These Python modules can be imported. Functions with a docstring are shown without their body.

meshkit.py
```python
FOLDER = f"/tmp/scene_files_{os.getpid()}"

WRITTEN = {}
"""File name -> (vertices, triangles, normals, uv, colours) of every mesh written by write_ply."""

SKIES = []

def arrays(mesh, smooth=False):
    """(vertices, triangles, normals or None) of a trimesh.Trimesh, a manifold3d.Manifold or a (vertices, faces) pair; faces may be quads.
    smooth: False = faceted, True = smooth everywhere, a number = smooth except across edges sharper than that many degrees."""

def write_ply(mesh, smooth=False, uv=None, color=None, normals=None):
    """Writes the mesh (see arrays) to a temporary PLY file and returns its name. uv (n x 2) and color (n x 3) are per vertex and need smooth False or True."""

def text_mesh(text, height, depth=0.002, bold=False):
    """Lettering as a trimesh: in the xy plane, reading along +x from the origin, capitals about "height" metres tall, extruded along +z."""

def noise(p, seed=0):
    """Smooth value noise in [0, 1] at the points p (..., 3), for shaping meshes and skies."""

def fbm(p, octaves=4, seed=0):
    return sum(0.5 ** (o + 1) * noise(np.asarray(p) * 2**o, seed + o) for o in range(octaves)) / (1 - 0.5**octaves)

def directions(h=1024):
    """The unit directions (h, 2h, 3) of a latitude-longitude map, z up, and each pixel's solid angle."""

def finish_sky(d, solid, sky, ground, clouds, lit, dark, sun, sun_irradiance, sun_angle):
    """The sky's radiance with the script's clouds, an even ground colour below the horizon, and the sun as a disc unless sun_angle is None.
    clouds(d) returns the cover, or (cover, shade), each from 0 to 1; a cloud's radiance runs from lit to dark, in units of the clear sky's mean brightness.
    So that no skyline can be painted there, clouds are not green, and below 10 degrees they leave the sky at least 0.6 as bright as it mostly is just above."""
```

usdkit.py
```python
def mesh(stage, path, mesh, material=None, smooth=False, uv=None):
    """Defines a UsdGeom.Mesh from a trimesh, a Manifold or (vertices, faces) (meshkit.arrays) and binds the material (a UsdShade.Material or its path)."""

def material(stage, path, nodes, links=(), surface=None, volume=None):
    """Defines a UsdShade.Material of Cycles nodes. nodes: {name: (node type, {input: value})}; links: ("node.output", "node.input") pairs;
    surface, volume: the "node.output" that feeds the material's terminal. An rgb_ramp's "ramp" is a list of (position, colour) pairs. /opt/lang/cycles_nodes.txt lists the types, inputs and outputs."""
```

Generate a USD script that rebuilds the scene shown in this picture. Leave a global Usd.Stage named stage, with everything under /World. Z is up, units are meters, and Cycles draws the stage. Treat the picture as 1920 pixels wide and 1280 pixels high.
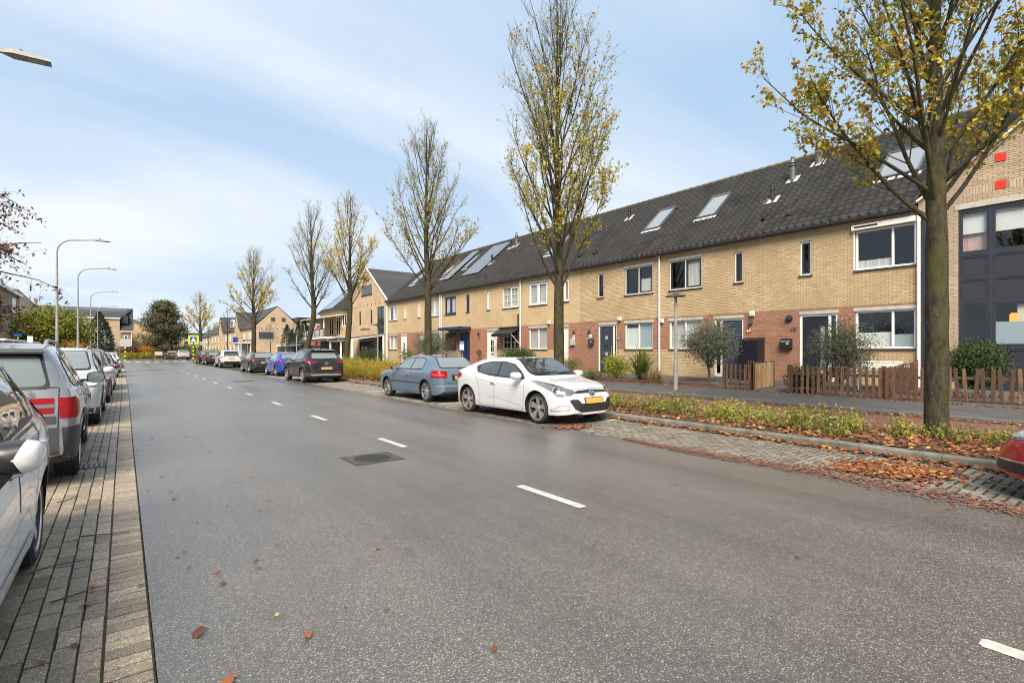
import math, random
import numpy as np, trimesh, usdkit, meshkit
import manifold3d as m3
from scipy.spatial import Delaunay
from scipy.interpolate import PchipInterpolator
from shapely.geometry import Polygon, Point, LineString, MultiPoint
import shapely
from pxr import Usd, UsdGeom, UsdLux, UsdShade, Gf, Sdf, Vt

stage = Usd.Stage.CreateInMemory()
UsdGeom.SetStageUpAxis(stage, 'Z')
UsdGeom.Xform.Define(stage, '/World')
UsdGeom.Scope.Define(stage, '/World/Looks')

# ------------------------------------------------------------------ camera, sky, sun, exposure
CAM_H, YAW = 1.57, math.atan2(738.0, 960.0)
CS, SN = math.cos(YAW), math.sin(YAW)
cam = UsdGeom.Camera.Define(stage, '/World/camera')
cam.AddTransformOp().Set(Gf.Matrix4d(CS, -SN, 0, 0, 0, 0, 1, 0, -SN, -CS, 0, 0, 0, 0, CAM_H, 1))
cam.CreateHorizontalApertureAttr(36.0)
cam.CreateFocalLengthAttr(18.0)
cam.CreateVerticalApertureOffsetAttr(0.30)
cam.CreateFStopAttr(0.0)
cam.CreateExposureAttr(2.42)
SUN = np.array([-0.46, -0.52, 0.72]); SUN /= np.linalg.norm(SUN)
EL, ROT = math.asin(SUN[2]), math.atan2(SUN[0], SUN[1])
skymat = usdkit.material(stage, '/World/Looks/sky_look', {
    'sky': ('sky_texture', {'sky_type': 'single_scattering', 'sun_disc': False, 'sun_elevation': EL, 'sun_rotation': ROT,
                            'aerosol_density': 1.0, 'air_density': 1.0, 'ozone_density': 1.0}),
    'tc': ('texture_coordinate', {}),
    'sep': ('separate_xyz', {}),
    'zz': ('math', {'math_type': 'maximum', 'value2': 0.0}),
    'zo': ('math', {'math_type': 'add', 'value2': 0.22}),
    'dx': ('math', {'math_type': 'divide'}), 'dy': ('math', {'math_type': 'divide'}),
    'pl': ('combine_xyz', {'z': 0.0}),
    'mp': ('mapping', {'mapping_type': 'point', 'location': (3.1, 1.25, 0.0), 'rotation': (0, 0, 0.35), 'scale': (0.62, 1.1, 1.0)}),
    'n1': ('noise_texture', {'scale': 0.8, 'detail': 5.0, 'roughness': 0.48, 'distortion': 0.5}),
    'r1': ('rgb_ramp', {'ramp': [(0.38, (0.0, 0, 0)), (0.66, (0.97, 0.97, 0.97))]}),
    'hz': ('map_range', {'from_min': 0.0, 'from_max': 0.42, 'to_min': 0.50, 'to_max': 0.0, 'clamp': True}),
    'fc': ('math', {'math_type': 'maximum'}),
    'lift': ('mix', {'fac': 0.93, 'color2': (1.82, 2.52, 3.38)}),
    'mx': ('mix', {'color2': (3.5, 3.7, 3.95)}),
    'bg': ('background_shader', {'strength': 0.05}),
}, [('tc.generated', 'sep.vector'), ('sep.z', 'zz.value1'), ('zz.value', 'zo.value1'), ('sep.x', 'dx.value1'), ('zo.value', 'dx.value2'),
    ('sep.y', 'dy.value1'), ('zo.value', 'dy.value2'), ('dx.value', 'pl.x'), ('dy.value', 'pl.y'), ('pl.vector', 'mp.vector'),
    ('mp.vector', 'n1.vector'), ('n1.fac', 'r1.fac'), ('sep.z', 'hz.value'), ('r1.color', 'fc.value1'), ('hz.result', 'fc.value2'),
    ('sky.color', 'lift.color1'), ('lift.color', 'mx.color1'), ('fc.value', 'mx.fac'), ('mx.color', 'bg.color')], surface='bg.background')
dome = UsdLux.DomeLight.Define(stage, '/World/sky')
UsdShade.MaterialBindingAPI.Apply(dome.GetPrim()).Bind(skymat)
sun = UsdLux.DistantLight.Define(stage, '/World/sun')
sun.CreateIntensityAttr(0.40); sun.CreateAngleAttr(32.0); sun.CreateNormalizeAttr(True); sun.CreateColorAttr(Gf.Vec3f(1.0, 0.90, 0.76))
_z = SUN; _x = np.cross([0, 0, 1], _z); _x /= np.linalg.norm(_x); _y = np.cross(_z, _x)
sun.AddTransformOp().Set(Gf.Matrix4d(*_x, 0, *_y, 0, *_z, 0, 0, 0, 0, 1))

# ------------------------------------------------------------------ helpers
_used = {}
def upath(parent, name):
    k = (parent, name); n = _used.get(k, -1) + 1; _used[k] = n
    return f'{parent}/{name}' if n == 0 else f'{parent}/{name}_{n:03d}'
def pth(p): return str(p.GetPath()) if hasattr(p, 'GetPath') else str(p)
def tag(prim, label=None, cat=None, group=None, kind=None):
    p = prim.GetPrim() if hasattr(prim, 'GetPrim') else prim
    for k, v in (('label', label), ('category', cat), ('group', group), ('kind', kind)):
        if v: p.SetCustomDataByKey(k, v)
    return p
def thing(name, label, cat, loc=(0, 0, 0), rot=0.0, group=None, kind=None):
    x = UsdGeom.Xform.Define(stage, upath('/World', name))
    x.AddTranslateOp().Set(Gf.Vec3d(*map(float, loc)))
    if rot: x.AddRotateZOp().Set(math.degrees(rot))
    return tag(x, label, cat, group, kind)
def copy_of(src, loc, rot, label, group=None):
    n = src.GetName(); cd = src.GetCustomData()
    x = UsdGeom.Xform.Define(stage, upath('/World', n))
    x.AddTranslateOp().Set(Gf.Vec3d(*map(float, loc)))
    if src.HasAttribute('xformOp:rotateZ') or rot: x.AddRotateZOp().Set(math.degrees(rot))
    p = x.GetPrim(); p.GetReferences().AddInternalReference(src.GetPath()); p.SetInstanceable(True)
    return tag(p, label, cd.get('category'), group or cd.get('group'))

class MB:
    def __init__(s): s.v, s.f, s.n = [], [], 0
    def add(s, v, f):
        v = np.asarray(v, float).reshape(-1, 3); f = np.asarray(f, int)
        if f.shape[1] == 4: f = np.vstack([f[:, [0, 1, 2]], f[:, [0, 2, 3]]])
        s.v.append(v); s.f.append(f + s.n); s.n += len(v); return s
    def tm(s, m, loc=(0, 0, 0)): return s.add(np.asarray(m.vertices) + np.asarray(loc), m.faces)
    def quad(s, a, b, c, d): return s.add([a, b, c, d], [[0, 1, 2], [0, 2, 3]])
    def box(s, x0, x1, y0, y1, z0, z1):
        return s.add([(x, y, z) for x in (x0, x1) for y in (y0, y1) for z in (z0, z1)], BOXF)
    def obox(s, c, ax, half):                    # oriented box: centre, 3 axes, half sizes
        c = np.asarray(c, float); ax = np.asarray(ax, float)
        v = [c + ax[0] * half[0] * i + ax[1] * half[1] * j + ax[2] * half[2] * k for i in (-1, 1) for j in (-1, 1) for k in (-1, 1)]
        return s.add(v, BOXF)
    def bar(s, a, b, w, h=None, up=(0, 0, 1)):
        a, b = np.asarray(a, float), np.asarray(b, float); d = b - a; L = np.linalg.norm(d); d /= L
        u = np.asarray(up, float); u = u - d * (u @ d)
        if np.linalg.norm(u) < 1e-6: u = np.array([1.0, 0, 0]) - d * d[0]
        u /= np.linalg.norm(u); r = np.cross(d, u)
        return s.obox((a + b) / 2, (d, r, u), (L / 2, w / 2, (h or w) / 2))
    def tube(s, pts, radii, n=6, cap=True):
        v, f = tube(pts, radii, n, cap); return s.add(v, f)
    def lathe(s, prof, c=(0, 0, 0), n=20, ax=2):
        prof = np.asarray(prof, float); a = np.arange(n) * 2 * np.pi / n; k = len(prof)
        v = np.stack([np.outer(prof[:, 0], np.cos(a)), np.outer(prof[:, 0], np.sin(a)), np.repeat(prof[:, 1:2], n, 1)], -1).reshape(-1, 3)
        i, j = np.meshgrid(np.arange(k - 1), np.arange(n), indexing='ij'); j2 = (j + 1) % n
        f = np.stack([i * n + j, i * n + j2, (i + 1) * n + j2, (i + 1) * n + j], -1).reshape(-1, 4)
        if ax == 1: v = v[:, [0, 2, 1]] * [1, 1, -1]
        if ax == 0: v = v[:, [2, 1, 0]] * [1, 1, -1]
        return s.add(v + np.asarray(c, float), f)
    def done(s): return np.vstack(s.v), np.vstack(s.f)
BOXF = np.array([[0, 1, 3], [0, 3, 2], [4, 6, 7], [4, 7, 5], [0, 4, 5], [0, 5, 1], [2, 3, 7], [2, 7, 6], [0, 2, 6], [0, 6, 4], [1, 5, 7], [1, 7, 3]])
def tube(pts, radii, n=6, cap=True):
    p = np.asarray(pts, float); k = len(p); r = np.broadcast_to(np.asarray(radii, float), (k,))
    d = np.gradient(p, axis=0); d /= np.maximum(np.linalg.norm(d, axis=1, keepdims=True), 1e-9)
    ref = np.array([0, 0, 1.0]) if abs(d[:, 2]).max() < 0.93 else np.array([0.83, 0.56, 0.0])
    if abs(d @ ref).max() > 0.97: ref = np.array([0.56, -0.83, 0.0])
    u = np.cross(d, ref); u /= np.maximum(np.linalg.norm(u, axis=1, keepdims=True), 1e-9); w = np.cross(d, u)
    a = np.arange(n) * 2 * np.pi / n
    v = p[:, None] + r[:, None, None] * (np.cos(a)[None, :, None] * u[:, None] + np.sin(a)[None, :, None] * w[:, None])
    i, j = np.meshgrid(np.arange(k - 1), np.arange(n), indexing='ij'); j2 = (j + 1) % n
    f = np.stack([i * n + j, i * n + j2, (i + 1) * n + j2, (i + 1) * n + j], -1).reshape(-1, 4)
    f = np.vstack([f[:, [0, 1, 2]], f[:, [0, 2, 3]]]); v = v.reshape(-1, 3)
    if cap:
        b = np.array([[0, q + 1, q] for q in range(1, n - 1)]); f = np.vstack([f, b, b[:, ::-1] + (k - 1) * n])
    return v, f
_tr = np.random.default_rng(4711)
def emit(name, mb, material, parent='/World', smooth=False, each=0, clump=0.0, **kw):
    v, f = mb.done() if isinstance(mb, MB) else (mb if isinstance(mb, tuple) else meshkit.arrays(mb)[:2])
    p = upath(pth(parent), name)
    m = usdkit.mesh(stage, p, (v, f), material, smooth)
    if each:                                    # one random tone per piece of EACH vertices, partly shared by neighbours
        k = len(v) // each; t = _tr.uniform(0, .999, k)
        if clump: t = np.clip((1 - clump) * t + clump * (meshkit.fbm(v.reshape(k, each, 3)[:, 0] * 1.6, 3) * 1.8 - .4), 0, .999)
        UsdGeom.PrimvarsAPI(m).CreatePrimvar('tone', Sdf.ValueTypeNames.FloatArray, 'vertex').Set(Vt.FloatArray.FromNumpy(np.repeat(t, each).astype(np.float32)))
    return tag(m, **kw)

# ------------------------------------------------------------------ materials
def mat(name, color, rough=0.6, spec=0.5, metal=0.0, coat=0.0, noise=None, dark=None, nscale=6.0, bump=0.0, bscale=60.0, island=None, trans=0.0, extra=None, stretch=None, coat_rough=0.03, bdist=0.01):
    """color; noise: second colour mixed in by noise; island: list of (pos, colour) picked per mesh island and per object"""
    N = {'p': ('principled_bsdf', {'base_color': color, 'roughness': rough, 'specular_ior_level': spec, 'metallic': metal, 'coat_weight': coat, 'coat_roughness': coat_rough})}
    L, src = [], None
    if noise is not None or bump or stretch: 
        N['tc'] = ('geometry', {}); N['mp'] = ('mapping', {'mapping_type': 'point', 'scale': stretch or (1, 1, 1)}); L.append(('tc.position', 'mp.vector'))
    if island:
        N['g'] = ('attribute', {'attribute': 'tone'}); N['o'] = ('object_info', {}); N['ad'] = ('math', {'math_type': 'add'}); N['fr'] = ('math', {'math_type': 'fraction'})
        N['ir'] = ('rgb_ramp', {'ramp': island}); L += [('g.fac', 'ad.value1'), ('o.random', 'ad.value2'), ('ad.value', 'fr.value1'), ('fr.value', 'ir.fac')]; src = 'ir.color'
    if noise is not None:
        N['n'] = ('noise_texture', {'scale': nscale, 'detail': 5.0, 'roughness': 0.6})
        N['nr'] = ('rgb_ramp', {'ramp': [(0.35, (0, 0, 0)), (0.65, (1, 1, 1))]}); N['mx'] = ('mix', {'color1': color, 'color2': noise})
        L += [('mp.vector', 'n.vector'), ('n.fac', 'nr.fac'), ('nr.color', 'mx.fac')]
        if src: L.append((src, 'mx.color1'))
        src = 'mx.color'
    if bump:
        N['bn'] = ('noise_texture', {'scale': bscale, 'detail': 3.0}); N['b'] = ('bump', {'strength': bump, 'distance': bdist})
        L += [('mp.vector', 'bn.vector'), ('bn.fac', 'b.height'), ('b.normal', 'p.normal')]
    if src: L.append((src, 'p.base_color'))
    surf = 'p.BSDF'
    if trans:
        N['t'] = ('translucent_bsdf', {'color': color}); N['mc'] = ('mix_closure', {'fac': trans}); surf = 'mc.closure'
        L += [('p.BSDF', 'mc.closure1'), ('t.BSDF', 'mc.closure2')]
        if src: L.append((src, 't.color'))
    return usdkit.material(stage, '/World/Looks/' + name, N, L, surface=surf)

M = {}
def asphalt(name, base, light, spec, rough=0.5, tones=None, vs=165.0):
    N, L = {
        'g': ('geometry', {}), 'v': ('voronoi_texture', {'scale': vs, 'feature': 'f1'}), 'md': ('noise_texture', {'scale': 21.0, 'detail': 5.0, 'roughness': 0.8}), 'mb': ('rgb_ramp', {'ramp': [(0.3, (0.80, 0.80, 0.80)), (0.7, (1.2, 1.2, 1.2))]}), 'm4': ('mix', {'mix_type': 'multiply', 'fac': 1.0}), 'v2': ('noise_texture', {'scale': 95.0, 'detail': 4.0, 'roughness': 0.75}),
        'sc': ('separate_color', {}), 'r': ('rgb_ramp', {'ramp': [(0.0, [c * 0.5 for c in base]), (0.3, [c * .85 for c in base]), (0.55, base), (0.82, [c * 1.15 for c in base]), (0.93, light), (1.0, [min(1, c * 1.5) for c in light])]}),
        'big': ('noise_texture', {'scale': 0.35, 'detail': 6.0, 'roughness': 0.62}), 'br': ('rgb_ramp', {'ramp': [(0.3, (0.80, 0.795, 0.79)), (0.5, (1, 1, 1)), (0.7, (1.14, 1.13, 1.12))]}),
        'mp': ('mapping', {'mapping_type': 'point', 'scale': (1.0, 0.05, 1.0)}), 'tr': ('noise_texture', {'scale': 1.1, 'detail': 3.0, 'roughness': 0.5}), 'tb': ('rgb_ramp', {'ramp': [(0.32, (0.84, 0.835, 0.83)), (0.68, (1.12, 1.115, 1.11))]}),
        'st': ('noise_texture', {'scale': 2.3, 'detail': 7.0, 'roughness': 0.7}), 'sb': ('rgb_ramp', {'ramp': [(0.28, (0.72, 0.71, 0.70)), (0.42, (1, 1, 1)), (1, (1, 1, 1))]}),
        'm': ('mix', {'mix_type': 'multiply', 'fac': 1.0}), 'm2': ('mix', {'mix_type': 'multiply', 'fac': 1.0}), 'm3': ('mix', {'mix_type': 'multiply', 'fac': 0.8}), 'wet': ('map_range', {'from_min': 0.3, 'from_max': 0.7, 'to_min': rough - 0.1, 'to_max': rough + 0.12, 'clamp': True}),
        'ad': ('math', {'math_type': 'add'}), 'b': ('bump', {'strength': 0.28, 'distance': 0.004}),
        'p': ('principled_bsdf', {'specular_ior_level': spec, 'roughness': rough})}, \
        [('g.position', 'v.vector'), ('g.position', 'md.vector'), ('md.fac', 'mb.fac'), ('m3.color', 'm4.color1'), ('mb.color', 'm4.color2'), ('g.position', 'v2.vector'), ('g.position', 'big.vector'), ('v.color', 'sc.color'), ('sc.r', 'r.fac'), ('big.fac', 'br.fac'), ('g.position', 'mp.vector'), ('mp.vector', 'tr.vector'), ('tr.fac', 'tb.fac'), ('g.position', 'st.vector'), ('st.fac', 'sb.fac'),
         ('r.color', 'm.color1'), ('br.color', 'm.color2'), ('m.color', 'm2.color1'), ('tb.color', 'm2.color2'), ('m2.color', 'm3.color1'), ('sb.color', 'm3.color2'), ('tr.fac', 'wet.value'), ('wet.result', 'p.roughness'),
         ('v.distance', 'ad.value1'), ('v2.fac', 'ad.value2'), ('ad.value', 'b.height'), ('b.normal', 'p.normal')]
    if tones:                                   # a tone per paver
        N.update({'at': ('attribute', {'attribute': 'tone'}), 'ob': ('object_info', {}), 'sm': ('math', {'math_type': 'add'}), 'fr': ('math', {'math_type': 'fraction'}), 'tn': ('rgb_ramp', {'ramp': tones}), 'm5': ('mix', {'mix_type': 'multiply', 'fac': 1.0})})
        L += [('at.fac', 'sm.value1'), ('ob.random', 'sm.value2'), ('sm.value', 'fr.value1'), ('fr.value', 'tn.fac'), ('m4.color', 'm5.color1'), ('tn.color', 'm5.color2'), ('m5.color', 'p.base_color')]
    else: L.append(('m4.color', 'p.base_color'))
    return usdkit.material(stage, '/World/Looks/' + name, N, L, surface='p.BSDF')
M['asphalt'] = asphalt('asphalt', (0.086, 0.077, 0.068), (0.23, 0.205, 0.17), 1.0, 0.35)
M['redpath'] = asphalt('red_asphalt', (0.16, 0.075, 0.055), (0.24, 0.13, 0.10), 0.45, 0.55)
M['tile_grey'] = mat('pavement_grey', (0.085, 0.083, 0.08), 0.6, noise=(0.055, 0.054, 0.055), nscale=2.2, bump=0.3, bscale=90)
M['white_paint'] = mat('road_paint', (0.50, 0.485, 0.455), 0.55, noise=(0.34, 0.32, 0.29), nscale=14, bump=0.2, bscale=120)
M['soil'] = mat('soil', (0.075, 0.05, 0.032), 0.9, noise=(0.04, 0.03, 0.02), nscale=9, bump=0.8, bscale=40, bdist=0.03)
M['sand'] = mat('joint_sand', (0.018, 0.016, 0.012), 0.95, noise=(0.032, 0.032, 0.016), nscale=4, bump=0.5)
M['lawn'] = mat('far_ground', (0.07, 0.085, 0.03), 0.95, noise=(0.10, 0.085, 0.05), nscale=0.5)
M['gravel'] = mat('garden_ground', (0.10, 0.085, 0.07), 0.9, noise=(0.05, 0.045, 0.035), nscale=7, bump=0.7, bscale=35, bdist=0.02)
M['paver'] = asphalt('paver', (0.185, 0.168, 0.138), (0.30, 0.275, 0.23), 0.4, 0.62, [(0, (0.55, 0.53, 0.51)), (0.3, (0.85, 0.84, 0.83)), (0.6, (1.05, 1.05, 1.05)), (0.85, (0.92, 0.84, 0.80)), (1, (1.35, 1.34, 1.32))])
M['paver_wet'] = asphalt('paver_gutter', (0.255, 0.205, 0.148), (0.40, 0.345, 0.27), 0.5, 0.52, [(0, (0.66, 0.65, 0.63)), (0.3, (0.9, 0.9, 0.89)), (0.7, (1.08, 1.07, 1.06)), (1, (1.3, 1.3, 1.28))])
M['kerb'] = mat('kerb_concrete', (0.15, 0.14, 0.12), 0.8, noise=(0.085, 0.085, 0.06), nscale=5, bump=0.4, bscale=90, island=[(0, (0.13, 0.122, 0.105)), (1, (0.19, 0.178, 0.155))])
M['kerb_dark'] = mat('kerb_dark_concrete', (0.10, 0.098, 0.095), 0.8, noise=(0.07, 0.07, 0.065), nscale=5)
M['metal_dark'] = mat('cast_iron', (0.05, 0.048, 0.046), 0.55, metal=0.5, bump=0.3)
M['leaf_fall'] = mat('fallen_leaf', (0.3, 0.1, 0.04), 0.65, trans=0.12, island=[(0, (0.075, 0.026, 0.014)), (0.18, (0.17, 0.05, 0.02)), (0.42, (0.25, 0.075, 0.024)), (0.62, (0.31, 0.112, 0.032)), (0.74, (0.14, 0.05, 0.024)), (0.88, (0.42, 0.20, 0.045)), (0.95, (0.46, 0.31, 0.10)), (1, (0.24, 0.09, 0.045))])
M['leaf_red'] = mat('decayed_leaf', (0.22, 0.085, 0.05), 0.75, island=[(0, (0.07, 0.03, 0.022)), (0.4, (0.14, 0.06, 0.042)), (0.75, (0.20, 0.085, 0.058)), (1, (0.30, 0.13, 0.06))])
def brickmat(name, c1, c2, mortar, vertical_axis='yz'):
    return usdkit.material(stage, '/World/Looks/' + name, {
        'g': ('geometry', {}), 's': ('separate_xyz', {}), 'c': ('combine_xyz', {'z': 0.0}),
        'b': ('brick_texture', {'offset': 0.5, 'color1': c1, 'color2': c2, 'mortar': mortar, 'scale': 1.0, 'mortar_size': 0.005, 'mortar_smooth': 0.2, 'bias': -0.1, 'brick_width': 0.225, 'row_height': 0.0667}),
        'n': ('noise_texture', {'scale': 0.7, 'detail': 4.0}), 'r': ('rgb_ramp', {'ramp': [(0.3, (0.88, 0.87, 0.85)), (0.7, (1.06, 1.06, 1.06))]}), 'm': ('mix', {'mix_type': 'multiply', 'fac': 1.0}),
        'bp': ('bump', {'strength': 0.5, 'distance': 0.006, 'invert': True}),
        'p': ('principled_bsdf', {'roughness': 0.8, 'specular_ior_level': 0.3})},
        [('g.position', 's.vector'), ('s.' + vertical_axis[0], 'c.x'), ('s.z', 'c.y'), ('c.vector', 'b.vector'), ('g.position', 'n.vector'), ('n.fac', 'r.fac'), ('b.color', 'm.color1'),
         ('r.color', 'm.color2'), ('m.color', 'p.base_color'), ('b.fac', 'bp.height'), ('bp.normal', 'p.normal')], surface='p.BSDF')
YB1, YB2 = (0.52, 0.385, 0.225), (0.45, 0.33, 0.185)
RB1, RB2 = (0.36, 0.17, 0.105), (0.29, 0.125, 0.075)
M['brick_wall_y'] = brickmat('yellow_brickwork', YB1, YB2, (0.27, 0.21, 0.13))
M['brick_wall_r'] = brickmat('red_brickwork', RB1, RB2, (0.24, 0.17, 0.125))
M['brick_wall_x'] = brickmat('pale_brickwork', (0.44, 0.33, 0.22), (0.37, 0.27, 0.18), (0.28, 0.22, 0.16), 'xz')
M['brick_wall_brown'] = brickmat('brown_brickwork', (0.36, 0.245, 0.135), (0.29, 0.19, 0.105), (0.22, 0.17, 0.12))
M['brick_y'] = mat('yellow_brick', YB1, 0.8, spec=0.3, island=[(0, (0.42, 0.305, 0.17)), (0.35, (0.50, 0.37, 0.215)), (0.7, (0.54, 0.405, 0.24)), (1, (0.59, 0.455, 0.285))], noise=(0.42, 0.30, 0.165), nscale=0.9, bump=0.3, bscale=120)
M['brick_r'] = mat('red_brick', RB1, 0.8, spec=0.3, island=[(0, (0.25, 0.105, 0.065)), (0.4, (0.335, 0.155, 0.095)), (0.75, (0.38, 0.185, 0.115)), (1, (0.43, 0.23, 0.145))], noise=(0.30, 0.15, 0.10), nscale=0.9, bump=0.3, bscale=120)
M['brick_p'] = mat('pale_brick', (0.46, 0.34, 0.22), 0.8, spec=0.3, island=[(0, (0.37, 0.27, 0.18)), (0.5, (0.46, 0.34, 0.22)), (1, (0.53, 0.41, 0.28))], noise=(0.37, 0.29, 0.21), nscale=1.1, bump=0.3, bscale=120)
M['mortar'] = mat('mortar', (0.24, 0.185, 0.125), 0.95, noise=(0.18, 0.14, 0.10), nscale=3)
M['tile_roof'] = mat('roof_tile', (0.026, 0.024, 0.024), 0.72, spec=0.22, island=[(0, (0.011, 0.011, 0.011)), (0.5, (0.018, 0.017, 0.017)), (0.85, (0.027, 0.024, 0.022)), (1, (0.036, 0.031, 0.027))], noise=(0.024, 0.0235, 0.023), nscale=0.55, bump=0.3, bscale=70)
M['ridge_tile'] = mat('ridge_tile', (0.06, 0.052, 0.045), 0.7, noise=(0.12, 0.105, 0.04), nscale=2.5)
M['zinc'] = mat('zinc', (0.13, 0.135, 0.145), 0.5, metal=0.35, noise=(0.09, 0.092, 0.095), nscale=3)
M['lead'] = mat('lead_flashing', (0.42, 0.42, 0.43), 0.55, noise=(0.3, 0.3, 0.31), nscale=8)
M['white'] = mat('white_frame', (0.78, 0.76, 0.72), 0.45)
M['cream'] = mat('cream_frame', (0.72, 0.67, 0.58), 0.5)
M['pvc_pipe'] = mat('white_pipe', (0.62, 0.61, 0.6), 0.5)
M['anthracite'] = mat('anthracite_frame', (0.028, 0.032, 0.044), 0.45, noise=(0.022, 0.025, 0.034), nscale=2)
M['anth_panel'] = mat('anthracite_panel', (0.026, 0.028, 0.036), 0.42, noise=(0.03, 0.032, 0.041), nscale=1.2)
M['navy'] = mat('navy_paint', (0.014, 0.024, 0.075), 0.4)
M['black'] = mat('black_plastic', (0.012, 0.012, 0.013), 0.45)
M['door_dark'] = mat('dark_door', (0.013, 0.014, 0.022), 0.35)
M['door_grey'] = mat('blue_grey_door', (0.035, 0.043, 0.062), 0.4)
M['concrete'] = mat('lintel_concrete', (0.46, 0.44, 0.39), 0.85, noise=(0.34, 0.33, 0.29), nscale=5, bump=0.3)
M['sill'] = mat('dark_sill', (0.045, 0.043, 0.042), 0.55)
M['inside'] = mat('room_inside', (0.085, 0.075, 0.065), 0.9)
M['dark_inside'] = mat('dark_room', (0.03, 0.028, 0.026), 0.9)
M['curtain'] = mat('net_curtain', (0.78, 0.77, 0.74), 0.9, noise=(0.46, 0.46, 0.45), nscale=7, stretch=(1, 6, 0.1), trans=0.3)
M['curtain_red'] = mat('red_curtain', (0.42, 0.22, 0.2), 0.9, noise=(0.6, 0.5, 0.48), nscale=6, stretch=(1, 8, 0.1))
M['blind'] = mat('roller_blind', (0.74, 0.76, 0.75), 0.8, trans=0.2)
M['blind_beige'] = mat('beige_screen', (0.62, 0.55, 0.40), 0.8)
M['frost'] = mat('frosted_film', (0.30, 0.37, 0.40), 0.35)
M['red_square'] = mat('red_enamel', (0.80, 0.03, 0.015), 0.4)
M['steel'] = mat('galvanised_steel', (0.44, 0.43, 0.42), 0.45, metal=0.6, noise=(0.33, 0.32, 0.31), nscale=12)
M['grey_paint'] = mat('grey_post_paint', (0.30, 0.29, 0.28), 0.5, noise=(0.22, 0.21, 0.2), nscale=10)
M['wood'] = mat('brown_picket', (0.2, 0.1, 0.05), 0.65, island=[(0, (0.075, 0.034, 0.017)), (0.4, (0.13, 0.06, 0.027)), (0.75, (0.19, 0.09, 0.04)), (1, (0.22, 0.13, 0.075))], noise=(0.06, 0.036, 0.024), nscale=7, stretch=(4, 4, 0.5), bump=0.3)
M['wood_pale'] = mat('pale_picket', (0.38, 0.24, 0.12), 0.7, island=[(0, (0.30, 0.18, 0.09)), (1, (0.46, 0.31, 0.17))], noise=(0.26, 0.16, 0.085), nscale=7, stretch=(4, 4, 0.5))
def glasspane(name, base=0.035, tint=(0.965, 0.975, 0.97)):
    return usdkit.material(stage, '/World/Looks/' + name, {
        'w': ('layer_weight', {'blend': 0.5}), 'pw': ('math', {'math_type': 'power', 'value2': 4.0}), 'ma': ('math', {'math_type': 'multiply_add', 'value2': 0.9, 'value3': base, 'use_clamp': True}),
        't': ('transparent_bsdf', {'color': tint}), 'g': ('glossy_bsdf', {'color': (1, 1, 1), 'roughness': 0.012, 'distribution': 'ggx'}), 'm': ('mix_closure', {})},
        [('w.facing', 'pw.value1'), ('pw.value', 'ma.value1'), ('ma.value', 'm.fac'), ('t.BSDF', 'm.closure1'), ('g.BSDF', 'm.closure2')], surface='m.closure')
M['pane'] = glasspane('window_pane')
M['pane_dark'] = mat('far_window_pane', (0.02, 0.024, 0.027), 0.06, spec=0.9)
M['pane_sky'] = mat('roof_window_pane', (0.16, 0.18, 0.2), 0.06, spec=1.0, coat=1.0)
M['solar'] = mat('solar_panel', (0.02, 0.024, 0.038), 0.12, spec=1.0, coat=1.0)
M['plate_red'] = mat('red_plate', (0.35, 0.03, 0.03), 0.4)
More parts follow.
